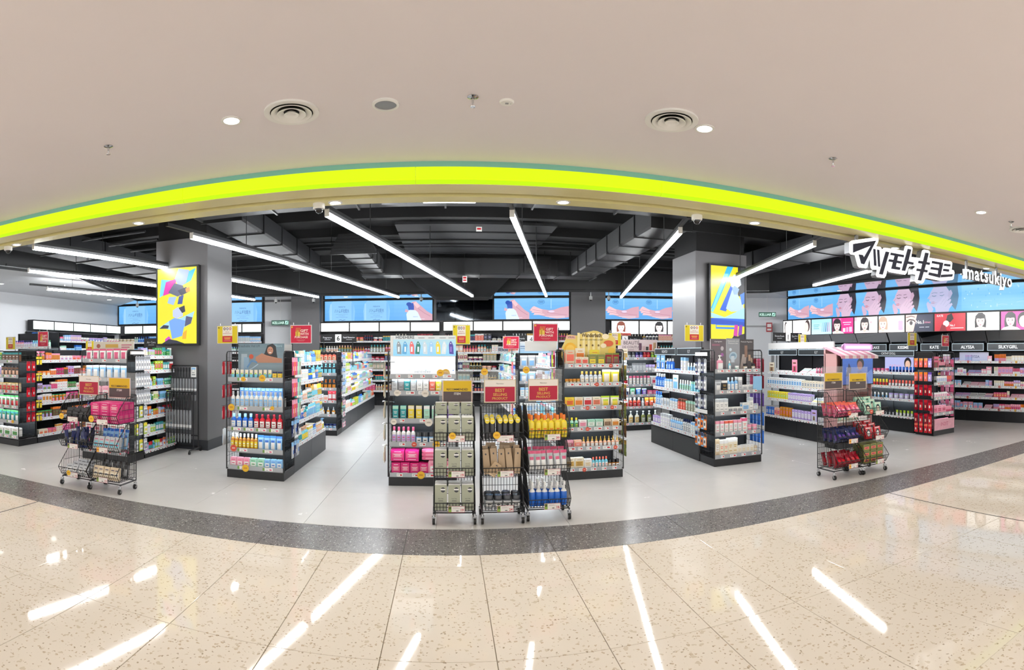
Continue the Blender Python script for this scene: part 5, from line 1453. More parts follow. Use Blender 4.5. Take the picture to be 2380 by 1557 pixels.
# ---- F2 : behind F
zF2 = (1.30, 1.02, .74, .44, .12)
o, MF2 = endcap('black end display of clear skincare bags seen past the novelty soaps', 1.31, 10.0, .80, .42, zF2, 1.56, tags=4)
put_rows(MF2, .8, zF2, ('pouch 5 silver/sky/white .22 .15', 'pouch 5 sky/white/silver .2 .15', 'carton 8 white/sky/aqua .18 .08', 'box 6 white/sky/silver .2 .12', 'bottle 8 white/sky/blue .2 .08'), 'clear skincare bag display', lvl=0, deep=1)
q = thing('header_card', 'blue and white header card over the clear skincare bags', 'sign', (1.33, 10.2, 1.56)); MB().box(0, .76, 0, .012, 0, .22).build('board', 'white_metal', q); a = Art(0, 0, .76, .22, -.001); a.grad(0, 1, 0, 1, '9cc4e0', 'd8dce0'); a.rect(.05, .4, .55, .62, '4a6a9a'); a.rect(.05, .34, .40, .45, '6a8ab0'); a.done('print', 'paint', q)
FF2 = frame_m((1.29, 10.40, 0), -PI / 2)
hooks(FF2, (.22, .34), (1.40, 1.14, .88, .62), -.1, 'packet', [('rose', 'coral', 'pink')], .22, .11, 'on the inner grid of the clear skincare bag display', 1)
zr = (1.36, 1.10, .85, .60, .335)
o, MR, ys = run_shelf('long black shelving run of skin lotions below the white header strip', (1.30, 14.5, 0), -PI / 2, 4.05, .78, zr, 1.56, .31, header=.07)
rnd = random.Random(51)
for i, z in enumerate(zr):
    fill(MR, .02, 4.0, ys[i], z, gen(rnd, 3.9, ['white', 'sky', 'aqua', 'white', 'blue', 'silver', 'cream', 'mint'], ['bottle', 'tube', 'carton', 'box', 'pump'], .16, .21, (3, 6)), 'on the %s shelf of the lotion aisle' % (ORD[i] if i < 4 else 'bottom'), 0, 1, i)

# ---- G : beauty end behind
zG = (1.45, 1.19, .91, .70, .46, .13)
o, MG = endcap('black end display of hair treatments with a beauty header card', 3.42, 10.40, .86, .42, zG, 1.60, tags=5)
put_rows(MG, .86, zG, ('board 1 cream/gold/tan .2 .12; jar 2 grey/silver/charcoal .13 .08; jar 2 purple/lilac/navy .13 .08; jar 2 coral/red/crimson .13 .08; jar 2 green/lime/olive .13 .08', 'board 1 white/sky/grey .24 .1; tube 2 grey/silver/charcoal .12 .06; carton 4 silver/grey/white .17 .07; tube 3 lilac/white/grey .14 .07; bottle 1 gold/cream/amber .15 .07',
    'board 1 white/crimson/red .2 .12; carton 6 white/rose/gold .19 .05; softpack 1 white/rose/red .18 .16', 'board 1 white/navy/sky .16 .14; pouch 1 mint/white/green .15 .1; pouch 1 blue/sky/white .15 .1; pouch 1 purple/lilac/mint .14 .1; box 2 rose/pink/white .1 .1', 'board 1 white/red/coral .2 .13; bottle 3 coral/red/white .2 .08; bottle 1 silver/white/grey .18 .06; tube 3 orange/coral/white .19 .09', 'pump 3 cream/gold/white .26 .1; pump 3 olive/sage/white .26 .1'), 'hair treatment end display', lvl=1, deep=1)
for i, z in enumerate(zG): talker(MG, .06, -.008, z, .055, 'yellow', 'on the %s edge of the hair treatment display' % (ORD[i] if i < 5 else 'bottom'))
q = thing('header_card', 'wide pinkish header card with beauty lettering and bottle pictures', 'sign', (3.42, 10.60, 1.60)); MB().box(0, .86, 0, .012, 0, .24).build('board', 'white_metal', q)
a = Art(0, 0, .86, .24, -.001); a.rect(0, 1, 0, 1, 'd8c6c4'); a.text('BEAUTÉ', .34, .58, .07, '3a3034', maxw=.5); a.text('DE COUTURE', .36, .26, .05, '3a3034', maxw=.5); a.rect(.14, .4, .1, .14, '6a5a5a')
for x, c, h in ((.56, '6a4a5a', .7), (.66, 'c8a8a8', .45), (.74, '3a3a34', .4), (.83, 'c84a3a', .6), (.93, 'c0a07a', .75)): a.rect(x - .035, x + .035, .08, h, c)
a.done('print', 'paint', q)
MB().box(3.42, 4.28, 10.85, 14.0, 0, 1.55).build('gondola', 'base_black', label='dark shelving body behind the hair treatment display', cat='shelving')

# ---- H : white skincare end
zH = (1.31, 1.02, .725, .44, .13)
o, MH = endcap('black end display of white skincare boxes under three grey poster panels', 3.51, 6.60, .76, .45, zH, 1.60, tags=5)
put_rows(MH, .76, zH, ('pump 1 pink/white/white .22 .1; bottle 1 aqua/white/white .14 .04; jar 1 mint/white/white .07 .06; jar 2 beige/white/black .1 .06', 'pouch 1 silver/white/grey .17 .1; carton 1 black/white/gold .16 .09; bottle 3 sky/white/silver .2 .06; carton 1 silver/white/grey .2 .06; box 3 white/silver/grey .09 .09',
    'carton 3 white/silver/grey .20 .07; box 3 white/grey/silver .08 .08; box 1 white/sky/grey .13 .12; carton 1 white/silver/grey .2 .07; box 1 silver/white/sky .11 .09', 'carton 2 white/pink/rose .18 .06; carton 2 white/coral/pink .18 .06; carton 2 white/pink/rose .18 .06; carton 1 white/rose/coral .2 .08; jar 2 white/pink/pink .1 .08', 'box 1 beige/white/tan .24 .08; carton 2 cream/white/coral .22 .08; carton 2 cream/white/gold .24 .09; box 4 white/cream/beige .13 .08; jar 1 white/cream/beige .1 .09'), 'white skincare end display', deep=1)
q = thing('leaflet_stand', 'tilted pale blue show card on the second skincare shelf', 'show card', (4.14, 6.61, 1.03), -.25); MB().box(0, .13, 0, .008, 0, .2).build('card', plain('pale_blue_card', '8ec4ea', .4), q)
for k, (x0_, c0, c1_, t1, t2) in enumerate(((3.55, '5d5258', '6e6368', 'd program', ''), (3.81, '8c8f94', '9a9da2', 'Hyaluronic acid', 'Moisture Line'), (4.03, '3a3436', '4a4240', 'Premium Peptides', ''))):
    q = thing('display_poster', ('dark grey poster panel with a pump bottle picture', 'mid grey poster panel with a water splash picture', 'brown black poster panel with serum bottles')[k], 'poster', (x0_, 6.80 + .004 * k, 1.31))
    w = (.25, .22, .24)[k]; h = (.45, .46, .45)[k]
    MB().box(0, w, 0, .008, 0, h).build('board', 'white_metal', q); a = Art(0, 0, w, h, -.001); a.grad(0, 1, 0, 1, c1_, c0)
    a.text(t1, .5, .9, .02, 'e0dcdc', maxw=w * .8)
    if t2: a.text(t2, .5, .83, .02, 'e0dcdc', maxw=w * .8)
    if k == 0: a.el(.75, .7, .1, .07, 'b8b0b4'); a.el(.75, .5, .1, .06, '9a5a9a'); a.rect(.1, .6, .78, .84, '8a5a6a')
    if k == 1: a.el(.5, .45, .3, .13, 'a8c0d0', rot=.3); a.el(.5, .45, .2, .08, '7f9cb4', rot=.3); a.rect(.35, .6, .25, .45, 'c8d4dc'); a.el(.3, .65, .1, .05, 'c4d0d8')
    if k == 2: a.pg([(.0, .0), (.4, .0), (.5, .5), (.2, .52)], 'a89a92'); a.rect(.35, .55, .42, .8, '8a6a58'); a.rect(.62, .78, .3, .5, 'b89a80'); a.rect(.8, .92, .25, .4, 'c0a890')
    a.done('print', 'gloss', q)
FHl = frame_m((3.495, 7.02, 0), -PI / 2)
hooks(FHl, (.06, .15, .24, .33), (1.48, 1.24, .99), -.10, 'packet', [('navy', 'black', 'silver'), ('silver', 'grey', 'white')], .2, .075, 'on the inner grid of the white skincare display', 1)
hooks(FHl, (.06, .15, .24, .33), (.70, .46), -.10, 'packet', [('sky', 'navy', 'orange'), ('orange', 'charcoal', 'white')], .2, .075, 'low on the inner grid of the white skincare display', 1)
for zz, d_ in ((1.52, 'upper'), (.73, 'lower')): MB().box(3.40, 3.41, 6.62, 6.98, zz, zz + .05).build('price_channel', 'white_metal', label='white %s price channel beside the white skincare display' % d_, cat='price rail')
FHr = frame_m((4.285, 6.64, 0), PI / 2)
hooks(FHr, (.05, .15, .25, .35), (1.48, 1.24), -.08, 'packet', [('crimson', 'black', 'rose'), ('rose', 'black', 'pink')], .2, .08, 'on the outer grid of the white skincare display', 1)
hooks(FHr, (.05, .15, .25, .35), (.98,), -.08, 'packet', [('purple', 'black', 'lilac')], .2, .08, 'mid height on the outer grid of the white skincare display', 1)
hooks(FHr, (.05, .15, .25, .35), (.70, .44), -.08, 'packet', [('blue', 'navy', 'sky')], .2, .08, 'low on the outer grid of the white skincare display', 1)
zr = (1.27, .97, .66, .35)
o, MR, ys = run_shelf('black shelving run of blue skincare with lit name plates', (3.50, 8.95, 0), -PI / 2, 1.9, .76, zr, 1.52, .30, base='base_black')
HP = [('board 2 sky/blue/white .26 .16; bottle 3 blue/sky/white .2 .06; compact 2 blue/sky/sky .04 .1; carton 2 white/sky/blue .22 .07; tube 4 white/sky/aqua .14 .05; carton 2 silver/white/grey .2 .06'), ('bottle 4 blue/sky/white .24 .07; carton 3 white/sky/aqua .16 .08; board 1 white/sky/aqua .24 .2; tube 5 white/mint/aqua .17 .05; carton 4 aqua/mint/white .16 .06'),
      ('bottle 3 sky/white/blue .24 .06; box 3 white/silver/sky .14 .09; carton 3 white/sky/grey .16 .07; carton 3 coral/brown/cream .18 .06; carton 4 sage/mint/white .17 .06; tube 2 white/aqua/sky .2 .06'), ('box 3 lilac/white/purple .13 .1; carton 4 white/silver/lilac .2 .08; bottle 6 sky/white/white .18 .06; bottle 4 silver/white/navy .2 .06; carton 4 white/sky/aqua .18 .06')]
for i, z in enumerate(zr): fill(MR, .02, 1.88, ys[i], z, HP[i], 'on the %s shelf of the blue skincare aisle' % (ORD[i] if i < 3 else 'bottom'), 1 if i == 3 else 0, 1, i)
def lit_plate(loc, rz, w, h, text, lab, frame_c='cfe4ee'):
    q = thing('name_plate', lab, 'sign', loc, rz)
    MB().box(0, w, 0, .03, 0, h).build('case', 'dark', q)
    a = Art(0, 0, w, h, -.001); a.rect(0, 1, 0, 1, frame_c); b_ = .010
    a.rect(b_ / w, 1 - b_ / w, b_ / h, 1 - b_ / h, '20282e'); a.text(text, .5, .3, h * .42, 'f2f6f8', maxw=w * .6); a.done('lit_print', 'screen', q)
    return q
lit_plate((3.56, 8.93, 1.53), -PI / 2, .90, .11, 'ROHTO', 'lit black name plate at the far end of the blue skincare aisle')
lit_plate((3.56, 7.98, 1.53), -PI / 2, .90, .11, 'ILY', 'lit black name plate at the near end of the blue skincare aisle')
pole_sign('yellow special price sign beside the right column screen', 3.42, 7.05, 1.73, .30, .23, 'special')

# ---- I : makeup run with kiosk
zr = (1.18, .91, .66, .33)
o, MR, ys = run_shelf('black makeup shelving run with lit name plates and lash trays', (6.0, 9.15, 0), -PI / 2, 2.15, .76, zr, 1.52, .32, base='base_black')
IP = ['board 1 cream/tan/brown .2 .18; compact 4 white/silver/lilac .05 .1; board 1 pink/rose/brown .26 .16; palette 2 white/pink/aqua .1 .22; stick 5 rose/white/pink .12 .03; palette 1 cream/coral/rose .1 .22', ':lash box: box 14 white/sky/navy .17 .075; :lash box: box 12 cream/silver/black .15 .075', ':lash box: box 9 yellow/lime/white .15 .075; :lash box: box 9 lilac/white/purple .15 .075; palette 2 white/yellow/sky .1 .2; box 4 orange/cream/white .12 .07',
      'box 3 blue/sky/orange .17 .08; box 2 peach/coral/blue .17 .08; box 4 amber/orange/blue .2 .08; box 6 lilac/white/purple .18 .08; board 1 lilac/silver/brown .22 .16; softpack 4 white/silver/lilac .1 .1']
for i, z in enumerate(zr): fill(MR, .02, 2.12, ys[i], z, IP[i], 'on the %s shelf of the lash aisle' % (ORD[i] if i < 3 else 'bottom'), 0, 2 if i in (1, 2) else 1, i)
lit_plate((6.06, 9.10, 1.52), -PI / 2, .95, .11, 'ILY', 'lit black name plate at the far end of the lash aisle')
lit_plate((6.06, 8.10, 1.52), -PI / 2, 1.05, .11, 'ILY', 'lit black name plate at the near end of the lash aisle')
MB().box(6.06, 6.09, 7.1, 9.1, 1.64, 1.76).build('header_board', 'white_metal', label='blank white header board above the lash aisle', cat='sign')
# kiosk with TV, awning and neon plate
q = thing('makeup_kiosk', 'pink makeup kiosk with striped awning and a video screen', 'kiosk', (5.78, 6.62, 0))
MB().box(0, .80, .05, .38, 0, .32).build('plinth', 'base_black', q)
MB().box(0, .80, .36, .40, .32, 1.62).build('back_board', plain('blush_panel', 'c79a98', .5), q)
for x in (0, .78): MB().box(x, x + .02, .08, .38, .32, 1.55).build('side_board', plain('blush_side', 'b98c8a', .5), q)
for k in range(10):
    m = MB(); m.use('e6d6d6' if k % 2 else 'd490a0'); x = -.02 + k * .084
    m.prism([(0.40, 1.66), (-.06, 1.52), (-.06, 1.47), (-.05, 1.505), (.40, 1.645)], (x, 0, 0), (0, 1, 0), (0, 0, 1), (-1, 0, 0), .084); m.build('awning_stripe', 'paint', q)
m = MB(); m.use('c890c8'); m.prism([(.06, 0), (.60, 0), (.66, .02), (.68, .06), (.66, .1), (.60, .12), (.06, .12), (.0, .1), (-.02, .06), (0, .02)], (.06, -.02, 1.60), (1, 0, 0), (0, 0, 1), (0, -1, 0), .03); m.build('neon_plate', 'paint', q)
a = Art(.06, 1.60, .66, .12, -.022); a.rect(.03, .97, .12, .88, 'f0a8e8'); a.rect(.08, .92, .3, .65, 'ffe2fb'); a.done('neon_print', 'lightbox', q)
m = MB().box(.08, .80, .04, .08, 1.03, 1.50).build('screen_case', 'dark', q)
a = Art(.095, 1.045, .69, .44, .039); a.grad(0, 1, 0, 1, '1f3f8a', '2f62b8'); a.el(.58, .78, .12, .2, '1a1420'); a.el(.56, .70, .085, .17, '8a5a52'); a.pg([(.40, .1), (.48, .5), (.66, .5), (.72, .1)], '2a3a7a'); a.pg([(.85, .0), (.8, .4), (.95, .55), (1, .4), (1, 0)], '5a78b8'); a.pg([(.1, .3), (.2, .8), (.28, .6), (.25, .3)], '16244e'); a.done('screen_picture', 'screen', q)
for z in (.62, .42): MB().box(.02, .78, .1, .36, z, z + .02).build('kiosk_shelf', 'white_metal', q)
fill(frame_m((5.78, 6.62, 0), 0), .06, .74, .12, .64, 'stick 6 pink/white/rose .12 .03; box 4 cream/pink/white .12 .1; tube 3 mint/white/aqua .13 .06', 'on the upper shelf of the pink kiosk', 0, 1)
fill(frame_m((5.78, 6.62, 0), 0), .06, .74, .12, .44, 'pouch 4 cream/mint/coral .14 .12; carton 3 white/rose/pink .14 .07', 'on the lower shelf of the pink kiosk', 0, 1)

# ---- J and K : makeup run and red and pink end
zr = (1.16, .88, .63, .29)
o, MR, ys = run_shelf('black makeup shelving run of blushers below a lit plate', (8.03, 9.6, 0), -PI / 2, 2.6, .7, zr, 1.5, .28, base='base_black')
JP = ['board 2 sky/navy/white .22 .26; stick 6 coral/white/red .12 .035; jar 6 pink/white/rose .09 .08; stick 8 navy/lilac/blue .13 .05', 'stick 12 grey/silver/black .1 .03; tube 12 yellow/red/amber .15 .06; tube 8 coral/white/red .14 .06', 'pouch 8 sky/white/mint .12 .08; tube 6 white/sky/grey .12 .05; box 5 lilac/white/sky .12 .08', 'stick 10 rose/white/pink .13 .045; bottle 12 charcoal/silver/black .14 .06; tube 5 lime/white/silver .13 .06']
for i, z in enumerate(zr): fill(MR, .02, 2.56, ys[i], z, JP[i], 'on the %s shelf of the blusher aisle' % (ORD[i] if i < 3 else 'bottom'), 0, 1, i)
lit_plate((8.09, 8.45, 1.50), -PI / 2, 1.40, .11, 'CATHY DOLL', 'lit black name plate above the blusher aisle')
q = thing('poster_board', 'small backlit poster of a dark haired woman over the blushers', 'poster', (8.25, 8.0, 1.18), -PI / 2); MB().box(0, .8, 0, .01, 0, .3).build('board', 'white_metal', q)
a = Art(0, 0, .8, .3, -.001); a.rect(0, 1, 0, 1, 'b8bcec'); a.text('CATHY', .35, .25, .07, 'd89ab8'); a.el(.8, .6, .12, .38, '1a1418'); a.el(.8, .5, .085, .28, 'e8c0a8'); a.rect(.68, .92, 0, .15, 'e8e0e8'); a.done('print', 'screen', q)
zK = (1.26, .98, .70, .40, .12)
o, MK = endcap('black end display of pink lip boxes with red hanging sachets', 7.98, 6.47, .64, .45, zK, 1.58, tags=4, plinth=.09)
put_rows(MK, .64, zK, ('board 1 rose/crimson/brown .24 .2; stick 8 black/rose/pink .13 .03; box 3 crimson/black/rose .08 .08', 'stick 4 black/silver/grey .14 .03; box 5 white/sky/rose .14 .07; stick 6 rose/white/coral .14 .03', 'box 6 white/pink/sky .11 .09; palette 1 pink/rose/white .1 .2', 'box 3 pink/rose/brown .16 .15; stick 7 rose/white/pink .13 .03', 'board 1 pink/rose/rose .18 .5; softpack 1 pink/white/rose .1 .1'), 'pink lip end display', deep=1)
q = thing('skirt_card', 'pink marbled skirt card at the foot of the lip display', 'sign', (7.99, 6.455, .10)); MB().box(0, .62, 0, .008, 0, .2).build('card', plain('pink_marble_card', 'd9a0ae', .4, noise=.2, scale=14), q); a = Art(0, 0, .62, .2, -.001); a.text('IN2IT', .5, .36, .07, 'b85a72'); a.done('print', 'paint', q)
FKl = frame_m((7.965, 6.90, 0), -PI / 2)
hooks(FKl, (.08, .2, .32, .42), (1.46, 1.20), -.10, 'sachet', [('coral', 'orange', 'pink'), ('coral', 'orange', 'pink'), ('coral', 'orange', 'pink'), ('lilac', 'purple', 'white')], .17, .085, 'high on the side grid of the pink lip display', 1)
hooks(FKl, (.08, .2, .32, .42), (.96, .68, .42), -.10, 'sachet', [('crimson', 'red', 'peach'), ('red', 'crimson', 'white')], .2, .085, 'low on the side grid of the pink lip display', 1)
hooks(FKl, (.08, .2, .32, .42), (.18 + .05,), -.10, 'sachet', [('red', 'coral', 'white')], .17, .085, 'at the foot of the side grid of the pink lip display', 1)
FKr = frame_m((8.635, 6.52, 0), PI / 2)
hooks(FKr, (.06, .18, .3), (1.44, 1.2, .96, .72, .48), -.08, 'packet', [('rose', 'black', 'pink'), ('pink', 'black', 'coral')], .18, .09, 'on the outer grid of the pink lip display', 1)
pole_sign('yellow special price sign above the blusher aisle', 8.26, 7.25, 1.71, .27, .26, 'special')
pole_sign('crimson gift sign above the pink lip display', 8.67, 6.72, 1.70, .23, .215, 'gift', px=-.10)
pole_sign('yellow special price sign above the snack end display', -7.15, 6.95, 1.63, .24, .22, 'special')
pole_sign('crimson gift with purchase sign above the sweets aisle', -6.67, 7.3, 1.68, .25, .27, 'gift')
pole_sign('yellow special price sign behind the crimson sign over the sweets aisle', -6.6, 8.6, 1.6, .2, .2, 'special')
# aisle number signs
def aisle_sign(num, t1, t2, x, y, z, w, lab):
    q = thing('aisle_sign', lab, 'sign', (x, y, z)); MB().box(0, w, 0, .02, 0, .17).build('board', 'dark', q)
    a = Art(0, 0, w, .17, -.001); a.text(t1, .20, .5, .035, 'd8dade', maxw=w * .32); a.text(t2, .80, .5, .035, 'd8dade', maxw=w * .32)
    a.rect(.12, .28, .3, .36, 'a8aaae'); a.rect(.72, .88, .3, .36, 'a8aaae'); a.rect(.415, .585, -.0, 1, 'f0f0ee'); a.text(num, .5, .2, .1, '1a1a1a'); pr_ = a.done('print', 'paint', q); pr_['kind'] = 'stuff'
    for sx in (.08, w - .08): MB().rod((sx, .01, -.55 + .02), (sx, .01, 0), .008, 6).build('post', 'dark', q)
aisle_sign('6', 'Fragrance', 'Facial Moisturiser', -2.75, 11.6, 1.80, .80, 'black aisle sign with white number six over the facial care aisle')
aisle_sign('4', 'Skincare Brands', 'Fragrance', 1.32, 11.8, 1.78, 1.0, 'black aisle sign with white number four over the lotion aisle')
aisle_sign('8', 'Air Care', 'Men Care', -5.15, 8.3, 1.65, .75, 'black aisle sign with white number eight left of the column screen')
aisle_sign('3', 'Skincare Brands', 'Eye Makeup', 3.44, 11.4, 1.77, .8, 'black aisle sign with white number three behind the beauty header')
aisle_sign('1', 'Skincare Brands', 'Eye Makeup', 6.05, 8.9, 1.80, .70, 'black aisle sign with white number one near the exit sign')
pole_sign('yellow special price sign beside the aisle one sign', 6.72, 8.85, 1.66, .2, .28, 'special')
# ------------------------------------------------------------------ screens, light boxes and wall shelving
SKIN, SKIN2, SKIN3 = 'd8a8b8', 'c48aa0', 'f0c8d0'
def palm(a, logo=True):
    a.grad(0, 1, 0, 1, '5aa8ea', '7cc0f4', 6)
    a.pg([(.0, .42), (.06, .55), (.12, .62), (.3, .48), (.5, .42), (.62, .44), (.8, .56), (1, .62), (1, .08), (.7, .02), (.45, .1), (.2, .22)], SKIN)
    a.pg([(.02, .40), (.08, .58), (.12, .62), (.34, .44), (.3, .38)], SKIN3); a.pg([(.05, .30), (.1, .44), (.34, .36), (.32, .30)], SKIN3); a.pg([(.1, .2), (.14, .32), (.34, .28), (.4, .2)], SKIN3)
    a.st([(.08, .45), (.34, .37)], .012, SKIN2); a.st([(.12, .33), (.36, .28)], .012, SKIN2); a.st([(.45, .32), (.7, .24), (.95, .2)], .014, SKIN2)
    a.el(.56, .36, .08, .05, 'e8d4ec')
    if logo: a.el(.3, .82, .09, .12, '4a86c8', 18); a.el(.3, .82, .08, .105, '6ab4f0', 18); a.rect(.24, .36, .84, .86, '2a5aa0'); a.rect(.25, .35, .78, .80, '2a5aa0')
    a.rect(.4, .9, .12, .135, 'f4f0fa'); a.rect(.5, .9, .07, .085, 'f4f0fa'); a.rect(.54, .56, .5, .95, 'a8d8f8')
def bottle_text(a):
    a.grad(0, 1, 0, 1, '62aef0', '74bcf4', 5)
    a.pg([(.14, 0), (.12, .5), (.16, .85), (.24, 1), (.76, 1), (.84, .85), (.88, .5), (.86, 0)], '8cc8f6'); a.rect(.78, .84, 0, .9, '7abcf2'); a.rect(.16, .2, .05, .85, 'a4d6fa')
    a.text('naturie', .5, .68, .055, '3a6ab8'); a.text('ハトムギ化粧水', .5, .42, .10, '2a56a8', maxw=.42 * a.w * a.sx / .6 * .6)
    a.rect(.32, .68, .335, .345, '5a8ad0'); a.text('HATOMUGI', .5, .24, .028, '5a8ad0'); a.text('SKIN CONDITIONER', .5, .16, .028, '5a8ad0', maxw=.4 * a.w * a.sx); a.st([(.4, .03), (.48, .07), (.5, .02), (.6, .06)], .012, '2a4a9a')
def bottle_hand(a):
    a.grad(0, 1, 0, 1, '62aef0', '7cc0f4', 5)
    a.pg([(.46, .9), (.56, .95), (.7, .72), (.86, .45), (1, .3), (1, 0), (.62, 0), (.5, .5)], SKIN); a.pg([(.5, .85), (.58, .93), (.68, .7), (.6, .6)], SKIN3); a.st([(.62, .6), (.8, .35), (.95, .2)], .02, SKIN2)
    a.pg([(.34, .0), (.32, .3), (.36, .48), (.42, .52), (.56, .5), (.62, .4), (.72, 0)], 'dcecfa'); a.pg([(.38, .52), (.36, .72), (.34, .82), (.5, .86), (.52, .7), (.52, .52)], '2a56b8'); a.el(.39, .80, .07, .1, '2450b0')
    a.pg([(.28, .42), (.3, .56), (.38, .5), (.36, .4)], SKIN); a.text('naturie', .56, .16, .035, '5a8ad0'); a.rect(.5, .8, .06, .075, 'f0f4fa')
def face(a, bg='5cb2f2', fade=0.0):
    def mixc(c):
        if not fade: return c
        x, y = lin(c), lin('7ec4f4'); return tuple(x[i] * (1 - fade) + y[i] * fade for i in range(4))
    a.grad(0, 1, 0, 1, bg, '72bef6', 4)
    a.pg([(.30, 1), (.34, .7), (.5, .6), (.78, .2), (.85, .05), (.90, .3), (.93, .6), (.9, 1)], mixc('2a2634'))
    a.pg([(.30, 1), (.22, .78), (.20, .68), (.14, .56), (.20, .52), (.19, .44), (.24, .42), (.22, .34), (.28, .22), (.4, .16), (.55, .2), (.68, .5), (.70, .8), (.62, 1)], mixc('d0b2cc'))
    a.pg([(.62, .42), (.72, .52), (.78, .72), (.74, .86), (.68, .8), (.66, .6)], mixc('c8a4bc'))
    a.st([(.26, .66), (.31, .63), (.37, .655)], .016, mixc('3a2c3c')); a.st([(.25, .75), (.32, .78), (.4, .76)], .012, mixc('6a5468')); a.st([(.46, .66), (.52, .64), (.57, .68)], .014, mixc('3a2c3c')); a.st([(.46, .76), (.55, .78)], .012, mixc('6a5468'))
    a.st([(.24, .64), (.17, .55), (.22, .52)], .008, mixc('a8849c')); a.pg([(.22, .40), (.3, .425), (.38, .38), (.3, .34), (.23, .355)], mixc('b85a78')); a.st([(.23, .38), (.36, .385)], .008, mixc('f0e0ea'))
    a.pg([(.36, 0), (.34, .2), (.42, .38), (.50, .5), (.56, .62), (.6, .6), (.58, .46), (.64, .6), (.69, .58), (.65, .42), (.72, .5), (.75, .46), (.70, .3), (.76, .34), (.78, .28), (.70, .12), (.68, 0)], mixc('dcbcd4'))
    for p in (((.48, .3), (.57, .5)), ((.54, .26), (.64, .48)), ((.6, .2), (.71, .36))): a.st(p, .010, mixc('a888a4'))
    a.pg([(.12, .36), (.16, .44), (.24, .30), (.3, .12), (.26, 0), (.18, 0), (.14, .2)], mixc('d0aec8'))
def water(a):
    a.grad(0, 1, 0, 1, '66bcf4', '8accf4', 8)
    rn = random.Random(3)
    for k in range(46): a.el(rn.random(), rn.uniform(.1, .95), rn.uniform(.002, .008), rn.uniform(.01, .04), rn.choice(['9cd4f6', 'b8e0f8', '5cb0ec']), 8)
    for k in range(7): x = rn.random(); z = rn.uniform(.05, .6); a.st([(x, z), (x + .05, z + .03), (x + .1, z + .01)], .012, '8ccaf2')

def screen_wall(A, B, s0, s1, z0, z1, tiles, label, off=.10):
    o, r, L = seg_frame(A, B)
    ux, uy = math.cos(r), math.sin(r); nx, ny = uy, -ux       # towards the shop
    q = thing('led_screen', label, 'screen', (A[0] + ux * s0 + nx * off, A[1] + uy * s0 + ny * off, z0), r)
    w, h = s1 - s0, z1 - z0
    MB().box(-.05, w + .05, 0, off - .01, -.04, h + .03).build('screen_case', 'dark', q)
    a = Art(0, 0, w, h, -.002)
    for t0, t1, fn in tiles: a.tile(t0 / w, t1 / w); fn(a)
    a.done('screen_picture', 'screen', q)
    return q
LZ0, LZ1 = 2.575, 3.195
screen_wall(P0, P1, .05, 5.11, LZ0, LZ1, [(0, 1.27, bottle_text), (1.27, 2.53, bottle_text), (2.53, 3.8, bottle_hand), (3.8, 5.06, bottle_text)], 'blue screen of bottle lettering either side of the left column')
SA, SB = (-3.84, 16.85), (-.46, 16.76)
screen_wall(SA, SB, 0, 3.38, LZ0, LZ1, [(0, 1.1, bottle_text), (1.1, 2.2, bottle_text), (2.2, 3.38, bottle_hand)], 'blue screen with two bottle labels and a hand', off=.02)
screen_wall(P1, P2, 3.50, 5.72, LZ0, LZ1, [(0, 1.05, bottle_hand), (1.05, 2.22, palm)], 'blue screen with a hand tipping a bottle beside an open palm')
screen_wall(P1, P2, 6.80, 9.30, LZ0, LZ1, [(0, 1.0, palm), (1.0, 2.0, palm), (2.0, 2.5, palm)], 'blue screen of repeated open palms left of the right column')
screen_wall(R0, R1, .02, 8.4, LZ0, LZ1, [(0, .85, palm), (.85, 1.74, palm), (1.74, 2.62, face), (2.62, 3.6, face), (3.6, 4.6, face), (4.6, 5.7, lambda a: face(a, fade=.35)), (5.7, 8.38, water)], 'long blue screen of a woman touching her cheek above the makeup wall')

def boxes(A, B, bounds, z0, z1, fns, label, off=.30, mat='lightbox_hot', depth=.2, grp=None):
    o, r, L = seg_frame(A, B)
    ux, uy = math.cos(r), math.sin(r); nx, ny = uy, -ux
    for i, (s0, s1) in enumerate(zip(bounds, bounds[1:])):
        lab, fn = fns[i % len(fns)]
        q = thing('light_box', label % lab if '%s' in label else label, 'light box', (A[0] + ux * s0 + nx * off, A[1] + uy * s0 + ny * off, z0), r, grp)
        w, h = s1 - s0, z1 - z0
        MB().box(0, w, .0, depth, -.02, h + .02).build('case', 'dark', q)
        a = Art(.02, .012, w - .04, h - .024, -.002); fn(a); a.done('backlit_print', mat, q)
def plain_white(a): a.rect(0, 1, 0, 1, 'fbfbfa'); a.rect(.44, .56, .26, .42, 'c8dcf4'); a.rect(.40, .43, .28, .38, 'd8e4f4')
def green_white(a): a.grad(0, 1, 0, 1, 'e4f6ee', 'fbfdfc', 4); a.rect(.4, .6, .28, .4, 'd0e4e0')
boxes(L0, L1, [6.13, 7.05, 7.95, 8.82, 9.7, 10.55], 2.235, 2.49, [('', green_white)], 'blank white light box along the checkout side wall', grp='light boxes on the checkout side wall')
boxes(P0, P1, [.35, 1.05, 1.75, 2.45, 3.15, 3.85, 4.5, 5.14], 2.23, 2.50, [('', green_white)], 'blank white light box behind the left column', grp='light boxes behind the left column')
boxes(SA, SB, [-.08, .84, 1.77, 2.72, 3.62], 2.23, 2.51, [('', plain_white)], 'blank white light box below the bottle label screen', off=.25, depth=.1, grp='light boxes below the bottle label screen')
boxes(P1, P2, [1.98, 2.9, 3.78, 4.65, 5.76], 2.23, 2.51, [('', plain_white)], 'blank white light box below the smoked mirror and hand screen', grp='light boxes below the hand screen')
